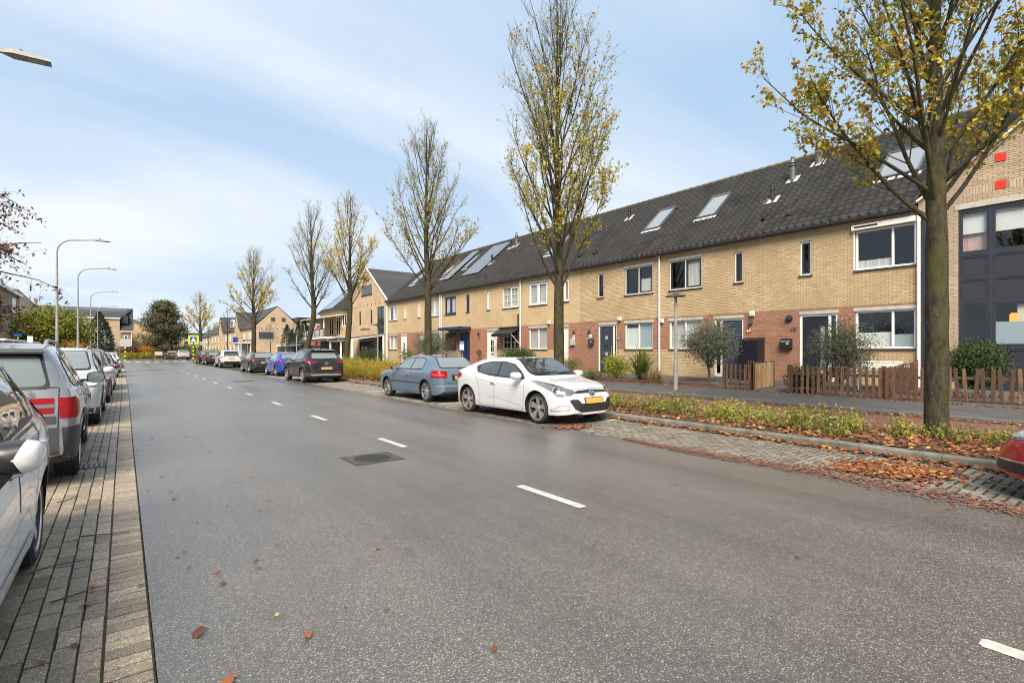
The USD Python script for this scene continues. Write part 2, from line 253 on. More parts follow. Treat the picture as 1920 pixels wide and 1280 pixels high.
# ------------------------------------------------------------------ ground
rng = np.random.default_rng(7)
def sheet(name, poly, z, material, label=None, kind='structure', parent='/World', zf=None, **kw):
    t = trimesh.creation.triangulate_polygon(Polygon(poly), engine='earcut') if len(poly) > 4 else None
    if t is None: v, f = np.array(poly, float), np.array([[0, 1, 2], [0, 2, 3]][:len(poly) - 2])
    else: v, f = t
    v = np.column_stack([v, np.full(len(v), z) if zf is None else [zf(*p) for p in v]])
    n = np.cross(v[f[:, 1]] - v[f[:, 0]], v[f[:, 2]] - v[f[:, 0]])
    f = np.where(n[:, 2:3] < 0, f[:, ::-1], f)
    return emit(name, (v, f), material, parent, kind=kind, label=label, **kw)
LEFT = [(-8, 0.06), (0, 0.13), (11, 0.20), (25, 0.32), (60, 0.45), (80, 0.35), (98, -0.2)]
def left_edge(y): return float(np.interp(y, [a for a, b in LEFT], [b for a, b in LEFT]))
tag(emit('ground', MB().quad((-900, -900, -0.06), (900, -900, -0.06), (900, 900, -0.06), (-900, 900, -0.06)), M['lawn']), 'flat open ground beyond the street', None, kind='structure')
sheet('road', [(left_edge(y), y) for y in (-8, 0, 11, 25, 60, 80, 98)] + [(-60, 99), (-60, 109.5), (90, 109.5), (90, 102), (11, 100), (8.2, 95), (7.6, 82), (7.0, 70), (7.0, -8)], 0.0, M['asphalt'], 'grey damp asphalt road with dashed centre line')
# road markings
def dash(x0, x1, y0, y1, z=0.004, parent=None, label=None):
    m = MB(); r = 0.02
    m.add([(x0, y0 + r, z), (x0 + r, y0, z), (x1 - r, y0, z), (x1, y0 + r, z), (x1, y1 - r, z), (x1 - r, y1, z), (x0 + r, y1, z), (x0, y1 - r, z)], [[0, 1, 2], [0, 2, 3], [0, 3, 4], [0, 4, 5], [0, 5, 6], [0, 6, 7]])
    return emit('road_marking', m, M['white_paint'], '/World/road')
XC = 3.68
for k in range(21):
    y1 = 4.65 + 4.0 * (k - 1); dash(XC - 0.055, XC + 0.055, y1 - 1.03, y1)
for k in range(13): dash(0.75 + k * 1.05, 1.25 + k * 1.05, 82.6, 86.4)
# left pavement: bed, running-bond pavers and a soldier gutter course
sheet('pavement', [(-9, -8)] + [(left_edge(y) - 0.004, y) for y in (-8, 0, 11, 25, 60, 80, 97)] + [(-9, 97)], -0.0095, M['sand'], 'brown grey paved parking lane along the left of the road')
def vis(X, Y, Z=0.0):
    d = Y * CS + X * SN
    if d < 0.5: return 0.0
    px = 960 + 960 * (X * CS - Y * SN) / d; py = 656 + 960 * (CAM_H - Z) / d
    return 1.0 / d if -40 < px < 1960 and -40 < py < 1330 else 0.0
def paver_mesh(x, y, lx, ly, z, ch=0.006, gap=0.003):
    a, b = lx / 2 - gap, ly / 2 - gap
    dz = rng.normal(0, 0.0012, 4) + rng.normal(0, 0.0012)
    p = [(x - a, y - b), (x + a, y - b), (x + a, y + b), (x - a, y + b)]; q = [(x - a + ch, y - b + ch), (x + a - ch, y - b + ch), (x + a - ch, y + b - ch), (x - a + ch, y + b - ch)]
    v = [(u, w, z - 0.012) for u, w in p] + [(u, w, z + dz[i]) for i, (u, w) in enumerate(q)]
    return np.array(v), PAVF
PAVF = np.array([[4, 5, 6], [4, 6, 7], [0, 1, 5], [0, 5, 4], [1, 2, 6], [1, 6, 5], [2, 3, 7], [2, 7, 6], [3, 0, 4], [3, 4, 7]])
def lay(items, parent, one, material, limit=290):
    items = sorted(items, key=lambda t: -t[0]); rest = MB()
    for i, (s, v, f) in enumerate(items):
        if i < limit and s > 0: emit(one, (v, f), material, parent)
        else: rest.add(v, f)
    if rest.n: emit(one + '_field', rest, material, parent, kind='stuff', each=8)
it = []
for k in range(22):
    for j in range(-8, 260):
        if j > 120 and k > 8: continue
        y = j * 0.21 + (0.105 if k % 2 else 0.0) + 0.02 * math.sin(k * 1.7); e = left_edge(y)
        x = e - 0.215 - 0.105 * (k + 0.5)
        it.append((vis(x, y), *paver_mesh(x + rng.normal(0, .0015), y, 0.105, 0.21, -0.002, .0035, .003)))
for j in range(-14, 520):
    y = j * 0.105; x = left_edge(y) - 0.11
    it.append((vis(x, y) * 0.8, *paver_mesh(x, y, 0.205, 0.104, -0.005, .0035, .003)))
lay(it, '/World/pavement', 'paver', M['paver_wet'])
# right parking lane: herringbone pavers
sheet('parking_lane', [(7.0, -8), (9.06, -8), (9.06, 72), (7.0, 72)], -0.006, M['sand'], 'paved parking lane along the right of the road')
it = []
for i in range(-60, 340):
    for j in range(0, 24):
        for o in (0, 1):
            a, b = i * 0.1, j * 0.1
            m_ = (j - i) % 4
            if o == 0 and m_ == 0: x0, y0, lx, ly = 7.06 + b, a, 0.2, 0.1
            elif o == 1 and m_ == 2: x0, y0, lx, ly = 7.06 + b, a, 0.1, 0.2
            else: continue
            if o == 1: y0 -= 0.1
            xc, yc = x0 + lx / 2, y0 + ly / 2
            if x0 < 7.05 or x0 + lx > 9.07: continue
            it.append((vis(xc, yc) * (0.2 if 7 < yc < 12 else 1), *paver_mesh(xc, yc, lx, ly, -0.002, 0.008, 0.0085)))
lay(it, '/World/parking_lane', 'paver', M['paver'])
edge = MB()
for j in range(-40, 720): v, f = paver_mesh(7.03, j * 0.1, 0.052, 0.099, 0.0, 0.004); edge.add(v, f)
emit('edge_brick_row', edge, M['kerb'], '/World/parking_lane', kind='stuff', each=8)
for y in (7.7, 13.05, 18.6, 24.6, 31.0, 37.5):
    emit('bay_line', MB().box(7.46, 9.02, y, y + 0.10, -0.004, 0.003), M['white_paint'], '/World/parking_lane')
for x, y in ((7.62, 2.0), (8.92, 2.0)): emit('bay_marker', MB().box(x, x + 0.2, y, y + 0.1, -0.004, 0.003), M['white_paint'], '/World/parking_lane')
# kerbs (1 m stones with a rounded front edge)
def kerb(name, x0, w, z0, z1, ys, ye, material, label, step=1.0, r=0.03):
    k = UsdGeom.Xform.Define(stage, '/World/' + name); tag(k, label, kind='structure')
    y, n = ys, 0
    while y < ye:
        o = rng.normal(0, 0.003); a, b = y + 0.004, y + step - 0.004
        pr = [(x0 + o, z0), (x0 + o, z1 - r), (x0 + r * 0.3 + o, z1 - r * 0.3), (x0 + r + o, z1), (x0 + w, z1), (x0 + w, z0)]
        v = [(px, a, pz) for px, pz in pr] + [(px, b, pz) for px, pz in pr]; q = len(pr)
        f = [[i, i + q, (i + 1) % q + q] for i in range(q)] + [[i, (i + 1) % q + q, (i + 1) % q] for i in range(q)] + [[0, i, i + 1] for i in range(1, q - 1)] + [[q, q + i + 1, q + i] for i in range(1, q - 1)]
        emit('kerb_stone', (np.array(v), np.array(f)), material, k.GetPath()); y += step
kerb('kerb', 9.06, 0.14, -0.05, 0.115, -4, 74, M['kerb'], 'grey concrete kerb between parking lane and planting strip')
kerb('path_kerb', 14.0, 0.12, 0.0, 0.185, -6, 78, M['kerb_dark'], 'dark grey kerb between red cycle path and footpath', 2.0)
sheet('planting_strip', [(9.2, -8), (11.5, -8), (11.5, 78), (9.2, 78)], 0.095, M['soil'], 'strip of bare soil under the street trees')
sheet('cycle_path', [(11.5, -8), (14.0, -8), (14.0, 78), (11.5, 78)], 0.10, M['redpath'], 'red asphalt cycle path between the trees and the houses')
emit('path_line', MB().box(11.75, 12.55, 4.55, 4.67, 0.1, 0.104), M['white_paint'], '/World/cycle_path')
def side_z(x): return float(np.interp(x, [14.12, 16.9, 20.5], [0.175, 0.205, 0.38]))
sheet('footpath', [(14.12, -8), (16.9, -8), (16.9, 78), (14.12, 78)], 0, M['tile_grey'], 'dark grey footpath in front of the gardens', zf=lambda x, y: side_z(x))
sheet('garden_ground', [(16.9, -8), (20.6, -8), (20.6, 78), (16.9, 78)], 0, M['gravel'], 'front garden ground before the terrace', zf=lambda x, y: side_z(x))
for y0, y1 in ((8.0, 9.6), (10.6, 12.2), (17.6, 18.9), (21.3, 22.4), (28.3, 29.5), (31.8, 33.0), (42.0, 43.2)):
    v = np.array([(16.9, y0, side_z(16.9) + .006), (20.5, y0, .386), (20.5, y1, .386), (16.9, y1, side_z(16.9) + .006)]); emit('path_slab', (v, np.array([[0, 1, 2], [0, 2, 3]])), M['tile_grey'], '/World/garden_ground')
M['redpatch'] = mat('patched_asphalt', (0.07, 0.062, 0.055), 0.6, noise=(0.045, 0.04, 0.036), nscale=9, bump=.6, bscale=120)
# manhole with its patched asphalt square, drains
mh = thing('manhole_cover', 'round iron manhole cover in a square patch in the road', 'manhole cover', (2.92, 7.12, 0))
emit('patch', MB().box(-0.34, 0.34, -0.30, 0.30, -0.004, 0.004), M['redpatch'], mh)
m = MB().lathe([(0.001, 0.010), (0.26, 0.010), (0.27, 0.007), (0.27, 0.0)], n=28); emit('lid', m, M['metal_dark'], mh, smooth=30)
m = MB()
for k in range(-4, 5): w = math.sqrt(max(0.001, 0.24 ** 2 - (k * 0.055) ** 2)); m.box(-w, w, k * 0.055 - 0.010, k * 0.055 + 0.010, 0.009, 0.014)
emit('tread_rib', m, M['metal_dark'], mh)
m = MB().box(-0.36, 0.36, 0.30, 0.325, -0.004, 0.005).box(-0.36, 0.36, -0.325, -0.30, -0.004, 0.005).box(0.34, 0.36, -0.30, 0.30, -0.004, 0.0055).box(-0.36, -0.34, -0.30, 0.30, -0.004, 0.0055); emit('tar_joint', m, M['black'], mh)
for (x, y, lab) in ((-0.29, 8.97, 'small grey drain cover in the left pavers by the grey estate car'), (6.6, 26.6, 'iron drain at the road edge beside the black car'), (7.25, 20.8, 'iron drain at the road edge left of the blue hatchback')):
    dr = thing('drain_cover', lab, 'drain cover', (x, y, 0)); emit('frame', MB().box(-0.17, 0.17, -0.17, 0.17, -0.01, 0.003), M['metal_dark'], dr)
    m = MB()
    for k in range(5): m.box(-0.12 + k * 0.055, -0.10 + k * 0.055, -0.13, 0.13, 0.003, 0.008)
    emit('grate', m, M['grey_paint'], dr)
fm = thing('manhole_cover', 'distant flat iron cover near the middle of the road', 'manhole cover', (5.0, 28.6, 0)); emit('lid', MB().box(-.45, .45, -.35, .35, -0.004, 0.006), M['metal_dark'], fm)
fm = thing('manhole_cover', 'farthest dark iron cover in the left lane of the road', 'manhole cover', (2.0, 48.6, 0)); emit('lid', MB().box(-.9, .9, -.5, .5, -0.004, 0.006), M['metal_dark'], fm)
# ------------------------------------------------------------------ terrace of brick houses on the right
FX, ZB, ZE = 20.5, 0.33, 6.12          # facade plane, wall foot, eaves
RX0, RZ0, RX1, RZ1 = 20.2, 6.17, 25.0, 10.38
SL = math.hypot(RX1 - RX0, RZ1 - RZ0); SU = np.array([(RX1 - RX0) / SL, 0, (RZ1 - RZ0) / SL]); SNM = np.array([-SU[2], 0, SU[0]])
def roofpt(y, t, up=0.0): return np.array([RX0, y, RZ0]) + SU * t + SNM * up
rb = np.random.default_rng(21)
def wall_cells(mb, holes, y0, y1, z0, z1, x, depth=0.13):
    ys = sorted({y0, y1, *[min(max(h[i], y0), y1) for h in holes for i in (0, 1)]}); zs = sorted({z0, z1, *[min(max(h[i], z0), z1) for h in holes for i in (2, 3)]})
    for a, b in zip(ys, ys[1:]):
        for c, d in zip(zs, zs[1:]):
            ym, zm = (a + b) / 2, (c + d) / 2
            if any(h[0] < ym < h[1] and h[2] < zm < h[3] for h in holes): continue
            mb.quad((x, b, c), (x, a, c), (x, a, d), (x, b, d))
    for h in holes:
        a, b, c, d = max(h[0], y0), min(h[1], y1), max(h[2], z0), min(h[3], z1)
        if a >= b or c >= d: continue
        X = x + depth
        if a == h[0]: mb.quad((x, a, c), (X, a, c), (X, a, d), (x, a, d))
        if b == h[1]: mb.quad((X, b, c), (x, b, c), (x, b, d), (X, b, d))
        if d == h[3]: mb.quad((x, a, d), (X, a, d), (X, b, d), (x, b, d))
        if c == h[2]: mb.quad((X, a, c), (x, a, c), (x, b, c), (X, b, c))
def lay_bricks(parent, y0, y1, z0, z1, holes, is_red, top=None, limit=290, soldier=None, mats=('brick_y', 'brick_r'), x=FX):
    """real bricks in stretcher bond, clipped at the openings"""
    items, H, L = [], 1 / 15.0, 0.225
    for k in range(int((z1 - z0) / H) + 1):
        za = z0 + k * H; zb = min(za + H - 0.0095, z1); zm = (za + zb) / 2
        if zb - za < 0.02: continue
        spans = [(y0, y1)] if top is None else [top(zb)]
        for h in holes:
            if h[2] - 0.01 < zm < h[3] + 0.01:
                spans = [q for a, b in spans for q in ((a, min(b, h[0])), (max(a, h[1]), b)) if q[1] - q[0] > 0.03]
        sold = soldier and soldier[0] <= za < soldier[1]
        for a, b in spans:
            off = (0.5 if k % 2 else 0.0)
            n0 = math.floor((a - y0) / L - off) - 1
            y = y0 + (n0 + off) * L
            while y < b:
                p, q = max(y + 0.005, a + 0.002), min(y + L - 0.005, b - 0.002)
                if q - p > 0.025:
                    d = float(np.clip(rb.normal(0, 0.0016), -.004, .0025)); zz = rb.normal(0, 0.0012)
                    X = x - 0.005 + d; c = 0.004
                    v = [(x + .01, q, za), (x + .01, p, za), (x + .01, p, zb), (x + .01, q, zb), (X, q - c, za + c + zz), (X, p + c, za + c + zz), (X, p + c, zb - c + zz), (X, q - c, zb - c + zz)]
                    items.append((vis(x, (p + q) / 2, zm), np.array(v), PAVF, is_red((p + q) / 2, zm)))
                y += L
    items.sort(key=lambda t: -t[0]); rest = {0: MB(), 1: MB()}
    for i, (s, v, f, r) in enumerate(items):
        if i < limit and s > 0: emit('brick', (v, f), M[mats[r]], parent)
        else: rest[r].add(v, f)
    for r in (0, 1):
        if rest[r].n: emit('brickwork', rest[r], M[mats[r]], parent, kind='stuff', each=8)
TPROF = [(0.0, 0.022), (0.04, 0.002), (0.10, -0.004), (0.165, 0.004), (0.205, 0.058), (0.255, 0.066), (0.30, 0.022)]
def roof_tile(y, t, w=0.30, g=0.336):
    """one interlocking pan tile with a roll, overlapping the tile below"""
    v = []
    for tt, lift in ((t - 0.04, 0.017), (t + g, 0.0)):
        for u, h in TPROF: v.append(roofpt(y + w - u * w / 0.30, tt, h + lift))
    n = len(TPROF)
    for u, h in TPROF: v.append(roofpt(y + w - u * w / 0.30, t - 0.04, h + 0.006))
    f = [[i, i + 1, i + 1 + n] for i in range(n - 1)] + [[i, i + 1 + n, i + n] for i in range(n - 1)] + [[i + 2 * n, i + 1 + 2 * n, i + 1] for i in range(n - 1)] + [[i + 2 * n, i + 1, i] for i in range(n - 1)]
    return np.array(v), np.array(f)
def roof_tiles(parent, y0, y1, parts, holes=(), tmin=None):
    nw = max(1, round((y1 - y0) / 0.30)); w = (y1 - y0) / nw; rest = MB(); c = 0
    items = []
    for j in range(19):
        for i in range(nw):
            y, t = y0 + i * w, 0.02 + j * 0.333
            if any(a < y + w / 2 < b and p < t + 0.17 < q for a, b, p, q in holes): continue
            if tmin and t < tmin(y + w / 2): continue
            items.append((vis(*roofpt(y, t)), *roof_tile(y, t, w)))
    items.sort(key=lambda q: -q[0])
    for s, v, f in items:
        if parts and c < 330 and s > 0: emit('roof_tile', (v, f), M['tile_roof'], parent); c += 1
        else: rest.add(v, f)
    if rest.n: emit('tile_field', rest, M['tile_roof'], parent, kind='stuff', each=21)
def frame_rect(mb, x0, x1, y0, y1, z0, z1, w, wb=None):
    wb = wb or w
    mb.box(x0, x1, y0, y1, z0, z0 + wb).box(x0, x1, y0, y1, z1 - w, z1).box(x0, x1, y0, y0 + w, z0 + wb, z1 - w).box(x0, x1, y1 - w, y1, z0 + wb, z1 - w)
def window(house, y0, y1, z0, z1, frame='white', split=None, sash=None, lintel=None, sill=True, curtain=None, bars=None, x=FX, pane='pane', wf=0.06, proud=0.045):
    """frame, sash, panes and what hangs behind; split = y of the mullion from y0; sash: list of 'frame colour or None' per light"""
    w = UsdGeom.Xform.Define(stage, upath(pth(house), 'window')); xf = x + proud
    m = MB(); frame_rect(m, xf, xf + 0.07, y0, y1, z0, z1, wf)
    cuts = [y0 + wf] + [s for s in (split or [])] + [y1 - wf]; lights = []
    for s in (split or []): m.box(xf + 0.002, xf + 0.068, s - wf / 2, s + wf / 2, z0 + wf, z1 - wf)
    emit('frame', m, M[frame], w.GetPath())
    for i, (a, b) in enumerate(zip(cuts, cuts[1:])):
        a2 = a + (wf / 2 if i > 0 else 0); b2 = b - (wf / 2 if i < len(cuts) - 2 else 0); c, d = z0 + wf, z1 - wf
        sc = sash[i] if sash and i < len(sash) else None
        if sc:
            m = MB(); frame_rect(m, xf - 0.012, xf + 0.05, a2 + .004, b2 - .004, c + .004, d - .004, 0.055); emit('sash', m, M[sc], w.GetPath()); a2 += .058; b2 -= .058; c += .058; d -= .058
        emit('pane', MB().box(xf + 0.03, xf + 0.036, a2 - .004, b2 + .004, c - .004, d + .004), M[pane], w.GetPath())
        if bars:
            m = MB(); ny, nz = bars
            for k in range(1, ny): q = a2 + (b2 - a2) * k / ny; m.box(xf + 0.018, xf + 0.029, q - .013, q + .013, c, d)
            for k in range(1, nz): q = c + (d - c) * k / nz; m.box(xf + 0.016, xf + 0.028, a2, b2, q - .013, q + .013)
            emit('glazing_bar', m, M[frame], w.GetPath())
        cu = curtain[i] if isinstance(curtain, (list, tuple)) else curtain
        if cu:
            mt, lo, hi = cu; emit('blind' if 'blind' in mt or mt == 'frost' else 'curtain', MB().box(xf + 0.10, xf + 0.106, a2 - .02, b2 + .02, c + (d - c) * lo, c + (d - c) * hi), M[mt], w.GetPath())
    if sill: emit('sill', MB().box(x - 0.05, x + 0.034, y0 - 0.04, y1 + 0.04, z0 - 0.055, z0 - 0.004), M['sill'], w.GetPath())
    if lintel: emit('lintel', MB().box(x - 0.022, x + 0.10, y0 - 0.05, y1 + 0.05, z1 + 0.003, z1 + lintel), M['concrete'], w.GetPath())
    return w
def door(house, y0, y1, z0, z1, frame='white', leaf='door_dark', light=None, lintel=0.12, style='plain', x=FX):
    d = UsdGeom.Xform.Define(stage, upath(pth(house), 'door')); P = d.GetPath(); xf = x + 0.03
    m = MB(); w = 0.075; m.box(xf, xf + .07, y0, y0 + w, z0, z1).box(xf, xf + .07, y1 - w, y1, z0, z1).box(xf, xf + .07, y0 + w, y1 - w, z1 - w, z1)
    a, b = y0 + w, y1 - w
    if light:
        la, lb = (a, a + light) if light > 0 else (b + light, b); m.box(xf + .001, xf + .069, *((lb, lb + w) if light > 0 else (la - w, la)), z0, z1 - w)
        emit('side_pane', MB().box(xf + .03, xf + .036, la, lb, z0 + .15, z1 - w), M['pane'], P); m.box(xf + .002, xf + .068, la, lb, z0, z0 + .15)
        a, b = (lb + w, b) if light > 0 else (a, la - w)
    emit('frame', m, M[frame], P)
    emit('leaf', MB().box(xf + .02, xf + .06, a + .004, b - .004, z0 + .02, z1 - w - .004), M[leaf], P)
    if style == 'slot':
        emit('glass_slot', MB().box(xf + .012, xf + .019, a + .14, a + .25, z0 + .25, z1 - .5), M['frost'], P); m = MB(); frame_rect(m, xf + .006, xf + .018, a + .12, a + .27, z0 + .23, z1 - .48, .02); emit('slot_trim', m, M['steel'], P)
        m = MB().tube([(xf - .05, a + .07, z0 + .55), (xf - .05, a + .07, z0 + 1.55)], .014).tube([(xf - .05, a + .07, z0 + .65), (xf + .02, a + .07, z0 + .65)], .009).tube([(xf - .05, a + .07, z0 + 1.45), (xf + .02, a + .07, z0 + 1.45)], .009); emit('handle', m, M['steel'], P)
    elif style == 'squares':
        for k in range(4): q = z0 + .42 + k * .43; ym = (a + b) / 2; emit('glass_square', MB().box(xf + .010, xf + .019, ym - .09, ym + .09, q, q + .18), M['frost' if k in (1, 3) else 'pane_dark'], P)
        m = MB()
        for k in (-.24, .24): m.box(xf + .012, xf + .0195, (a + b) / 2 + k - .012, (a + b) / 2 + k + .012, z0 + .1, z1 - .18)
        emit('groove', m, M['black'], P)
        m = MB().tube([(xf - .05, a + .08, z0 + .75), (xf - .05, a + .08, z0 + 1.35)], .014).tube([(xf - .05, a + .08, z0 + .8), (xf + .02, a + .08, z0 + .8)], .009).tube([(xf - .05, a + .08, z0 + 1.3), (xf + .02, a + .08, z0 + 1.3)], .009); emit('handle', m, M['steel'], P)
    elif style in ('cottage', 'white'):
        ym = (a + b) / 2; hw = .17
        for k in (0, 1): emit('glass', MB().box(xf + .010, xf + .019, ym - hw, ym + hw, z0 + 1.05 + k * .42, z0 + 1.43 + k * .42), M['pane_dark'], P)
        m = MB(); frame_rect(m, xf + .004, xf + .018, ym - hw - .05, ym + hw + .05, z0 + 1.0, z0 + 1.90, .045); m.box(xf + .003, xf + .0095, ym - .012, ym + .012, z0 + 1.05, z0 + 1.85); emit('moulding', m, M[frame], P)
        emit('letter_slot', MB().box(xf + .008, xf + .019, ym - .14, ym + .14, z0 + .82, z0 + .90), M['black'], P)
        emit('handle', MB().tube([(xf - .03, a + .07, z0 + .95), (xf - .03, a + .17, z0 + .95)], .01).box(xf - .03, xf + .02, a + .06, a + .08, z0 + .94, z0 + .96), M['steel'], P)
    emit('threshold', MB().box(x - .03, xf + .07, y0, y1, z0 - .05, z0), M['sill'], P)
    if lintel: emit('lintel', MB().box(x - .022, x + .10, y0 - .02, y1 + .02, z1 + .003, z1 + lintel), M['concrete'], P)
    return d
def shell(house, y0, y1, z1=ZE, xb=29.6):
    m = MB(); t = 0.12
    m.box(xb, xb + .1, y0, y1, 0, 6.2).box(FX + .14, xb, y0, y0 + .05, 0, 6.1).box(FX + .14, xb, y1 - .05, y1, 0, 6.1)
    for z in (0.36, 3.2, 6.0): m.box(FX + .14, xb, y0 + .05, y1 - .05, z - .06, z)
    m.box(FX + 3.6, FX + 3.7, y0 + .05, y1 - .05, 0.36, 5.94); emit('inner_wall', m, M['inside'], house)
def roof_body(house, y0, y1, t0=-0.05):
    r = UsdGeom.Xform.Define(stage, upath(pth(house), 'roof')); m = MB(); a, b = roofpt(y0, t0, -.01), roofpt(y0, SL, -.01)
    m.quad((a[0], y1, a[2]), (a[0], y0, a[2]), (b[0], y0, b[2]), (b[0], y1, b[2])); m.quad((b[0], y1, b[2]), (b[0], y0, b[2]), (29.9, y0, 6.1), (29.9, y1, 6.1))
    emit('deck', m, M['black'], r.GetPath())
    m = MB()
    n = round((y1 - y0) / .4)
    for k in range(n):
        ya, yb = y0 + (y1 - y0) * k / n, y0 + (y1 - y0) * (k + 1) / n
        m.tube([(RX1, ya - .01, RZ1 + .005), (RX1, yb + .012, RZ1 + .02)], [.10, .115], 8)
    emit('ridge_tiles', m, M['ridge_tile'], r.GetPath())
    return r.GetPath()
def gutter(house, y0, y1):
    m = MB(); n = 9
    prof = [(-0.02, 6.21), (-0.025, 6.10), (-0.10, 6.075), (-.17, 6.10), (-.185, 6.22), (-.165, 6.22), (-.15, 6.115), (-.10, 6.09), (-.04, 6.11), (-.035, 6.21)]
    v = [(20.36 + a, y, z) for y in (y0, y1) for a, z in prof]; k = len(prof)
    m.add(v, [[i, (i + 1) % k, (i + 1) % k + k, i + k] for i in range(k)]); m.box(20.33, 20.5, y0, y1, 6.06, 6.20)
    for q in np.arange(y0 + .8, y1, 1.7): m.box(20.168, 20.35, q, q + .03, 6.07, 6.225)
    emit('gutter', m, M['zinc'], house)
def pipe(house, y, top=6.08, bot=.3, m='pvc_pipe', r=.045, x=FX - .075):
    mb = MB().tube([(x, y, bot), (x, y, top)], r, 10)
    for z in np.arange(bot + .6, top, 1.6): mb.tube([(x, y, z), (x, y, z + .05)], r + .008, 10)
    emit('downpipe', mb, M[m], house)
def skylight(roof, y0, y1, t0, t1):
    s = UsdGeom.Xform.Define(stage, upath(pth(roof), 'skylight')); 
    def slab(mb, a, b, c, d, u0, u1): mb.add([roofpt(y, t, u) for y in (a, b) for t in (c, d) for u in (u0, u1)], BOXF)
    m = MB(); w = .07; slab(m, y0, y1, t0, t0 + w, .0, .12); slab(m, y0, y1, t1 - w * 1.4, t1, 0, .13); slab(m, y0, y0 + w, t0 + w, t1 - w, 0, .12); slab(m, y1 - w, y1, t0 + w, t1 - w, 0, .12)
    return s, m, slab
def add_skylight(roof, y0, y1, t0, t1):
    s, m, slab = skylight(roof, y0, y1, t0, t1); mm = MB(); 
    emit('skylight', m, M['zinc'], roof) if False else None
    for nm, b, mt in (('skylight_frame', m, 'zinc'),): emit(nm, b, M[mt], s.GetPath())
    b = MB(); slab(b, y0 + .06, y1 - .06, t0 + .06, t1 - .09, .07, .095); emit('pane', b, M['pane_sky'], s.GetPath())
    b = MB(); slab(b, y0 - .08, y1 + .08, t0 - .22, t0 - .002, .035, .052); emit('flashing', b, M['lead'], s.GetPath())
def flue(house, y, t, kind, h=.9):
    p = roofpt(y, t); z = p[2]; m = MB()
    if kind == 'tall':
        m.lathe([(.13, -.12), (.13, .42), (.145, .43), (.145, .50), (.12, .51), (.12, .60), (.17, .615), (.17, .64), (.11, .65), (.11, .72), (.15, .735), (.15, .76), (.10, .77), (.06, .95), (.075, .96), (.075, 1.02), (.001, 1.04)], (p[0], y, z), 16)
        emit('flue', m, M['zinc'], house, smooth=30)
    else:
        m.lathe([(.085, -.1), (.075, .30), (.075, .42), (.10, .44), (.095, .62), (.001, .64)], (p[0], y, z), 14); emit('flue', m, M['black'], house, smooth=30)
    m = MB().add([roofpt(a, b, u) for a in (y - .28, y + .28) for b in (t - .3, t + .25) for u in (.03, .05)], BOXF); emit('flue_flashing', m, M['lead'] if kind != 'plain' else M['zinc'], house)
def hump(house, y, t):
    m = MB().tube([roofpt(y, t - .14, .04), roofpt(y, t - .05, .10), roofpt(y, t + .2, .05)], [.10, .10, .05], 8); emit('roof_vent', m, M['tile_roof'], house)

A0, B0, C0, D0, E0, F0, G0, H0, H1 = 5.13, 10.18, 15.2, 20.4, 25.6, 30.8, 35.95, 41.1, 46.25
def house(label, y0, y1, mirror, cfg, real=False, tparts=False, skl=(), holes=()):
    """mirror False: window next to y0 and door towards y1; True: the other way round"""
    h = thing('terraced_house', label, 'house', group=None)
    P = h.GetPath(); wy0, wy1 = cfg['w']; sy0, sy1 = cfg['s']; dy0, dy1 = cfg['d']; zt = cfg.get('zt', 2.90)
    ops = [(wy0, wy1, 4.35, 5.72), (sy0, sy1, 4.38, 5.66), (wy0, wy1, 1.62, 2.92), (dy0, dy1, .42, zt)]
    lint = [(wy0 - .05, wy1 + .05, 2.92, 3.04), (dy0 - .02, dy1 + .02, zt, zt + .12)] + ([(wy0 - .05, wy1 + .05, 5.72, 5.84)] if cfg.get('ulint') else [])
    pz = (y0, dy0) if mirror else (dy1, y1)
    red = lambda y, z: int(1.58 < z < 3.12 or (z < 3.12 and pz[0] < y < pz[1]))
    w = UsdGeom.Xform.Define(stage, f'{P}/wall').GetPath()
    if real:
        m = MB(); wall_cells(m, ops, y0, y1, ZB - .3, ZE + .06, FX); emit('wall_mortar', m, M['mortar'], w)
        lay_bricks(w, y0, y1, ZB - .2, ZE, ops + lint, red)
    else:
        Z = (ZB - .3, 1.58, 3.12, ZE + .06); a, b = pz
        for q, r, c, d, t in ((y0, y1, Z[2], Z[3], 'y'), (y0, y1, Z[1], Z[2], 'r'), (a, b, Z[0], Z[1], 'r'), (y0, a, Z[0], Z[1], 'y'), (b, y1, Z[0], Z[1], 'y')):
            if r - q > .01: m = MB(); wall_cells(m, ops, q, r, c, d, FX); emit({'y': 'yellow_brickwork', 'r': 'red_brickwork'}[t], m, M['brick_wall_' + t], w)

    shell(P, y0, y1)
    r = roof_body(P, y0, y1); roof_tiles(r, y0, y1, tparts, [(a - .02, b + .02, c - .15, d) for a, b, c, d in skl] + list(holes))
    for s in skl: add_skylight(r, *s)
    gutter(P, y0, y1)
    fr, sa = cfg.get('frame', 'cream'), cfg.get('sash', 'anthracite')
    sp = [wy0 + (wy1 - wy0) * cfg.get('sp', .5)]
    window(P, wy0, wy1, 4.35, 5.72, cfg.get('uframe', fr), sp, cfg.get('us', (sa, None)), .12 if cfg.get('ulint') else None, curtain=cfg.get('uc'), bars=cfg.get('ubars'))
    window(P, sy0, sy1, 4.38, 5.66, cfg.get('sframe', fr), None, (cfg.get('ssash', sa),), None)
    window(P, wy0, wy1, 1.62, 2.92, cfg.get('gframe', fr), sp, cfg.get('gs', (None, None)), .12, curtain=cfg.get('gc'), bars=cfg.get('gbars'))
    door(P, dy0, dy1, .42, zt, cfg.get('dframe', fr), cfg.get('leaf', 'door_dark'), cfg.get('light'), .12, cfg.get('dstyle', 'plain'))
    return h
NET = ('curtain', 0.0, 1.0)
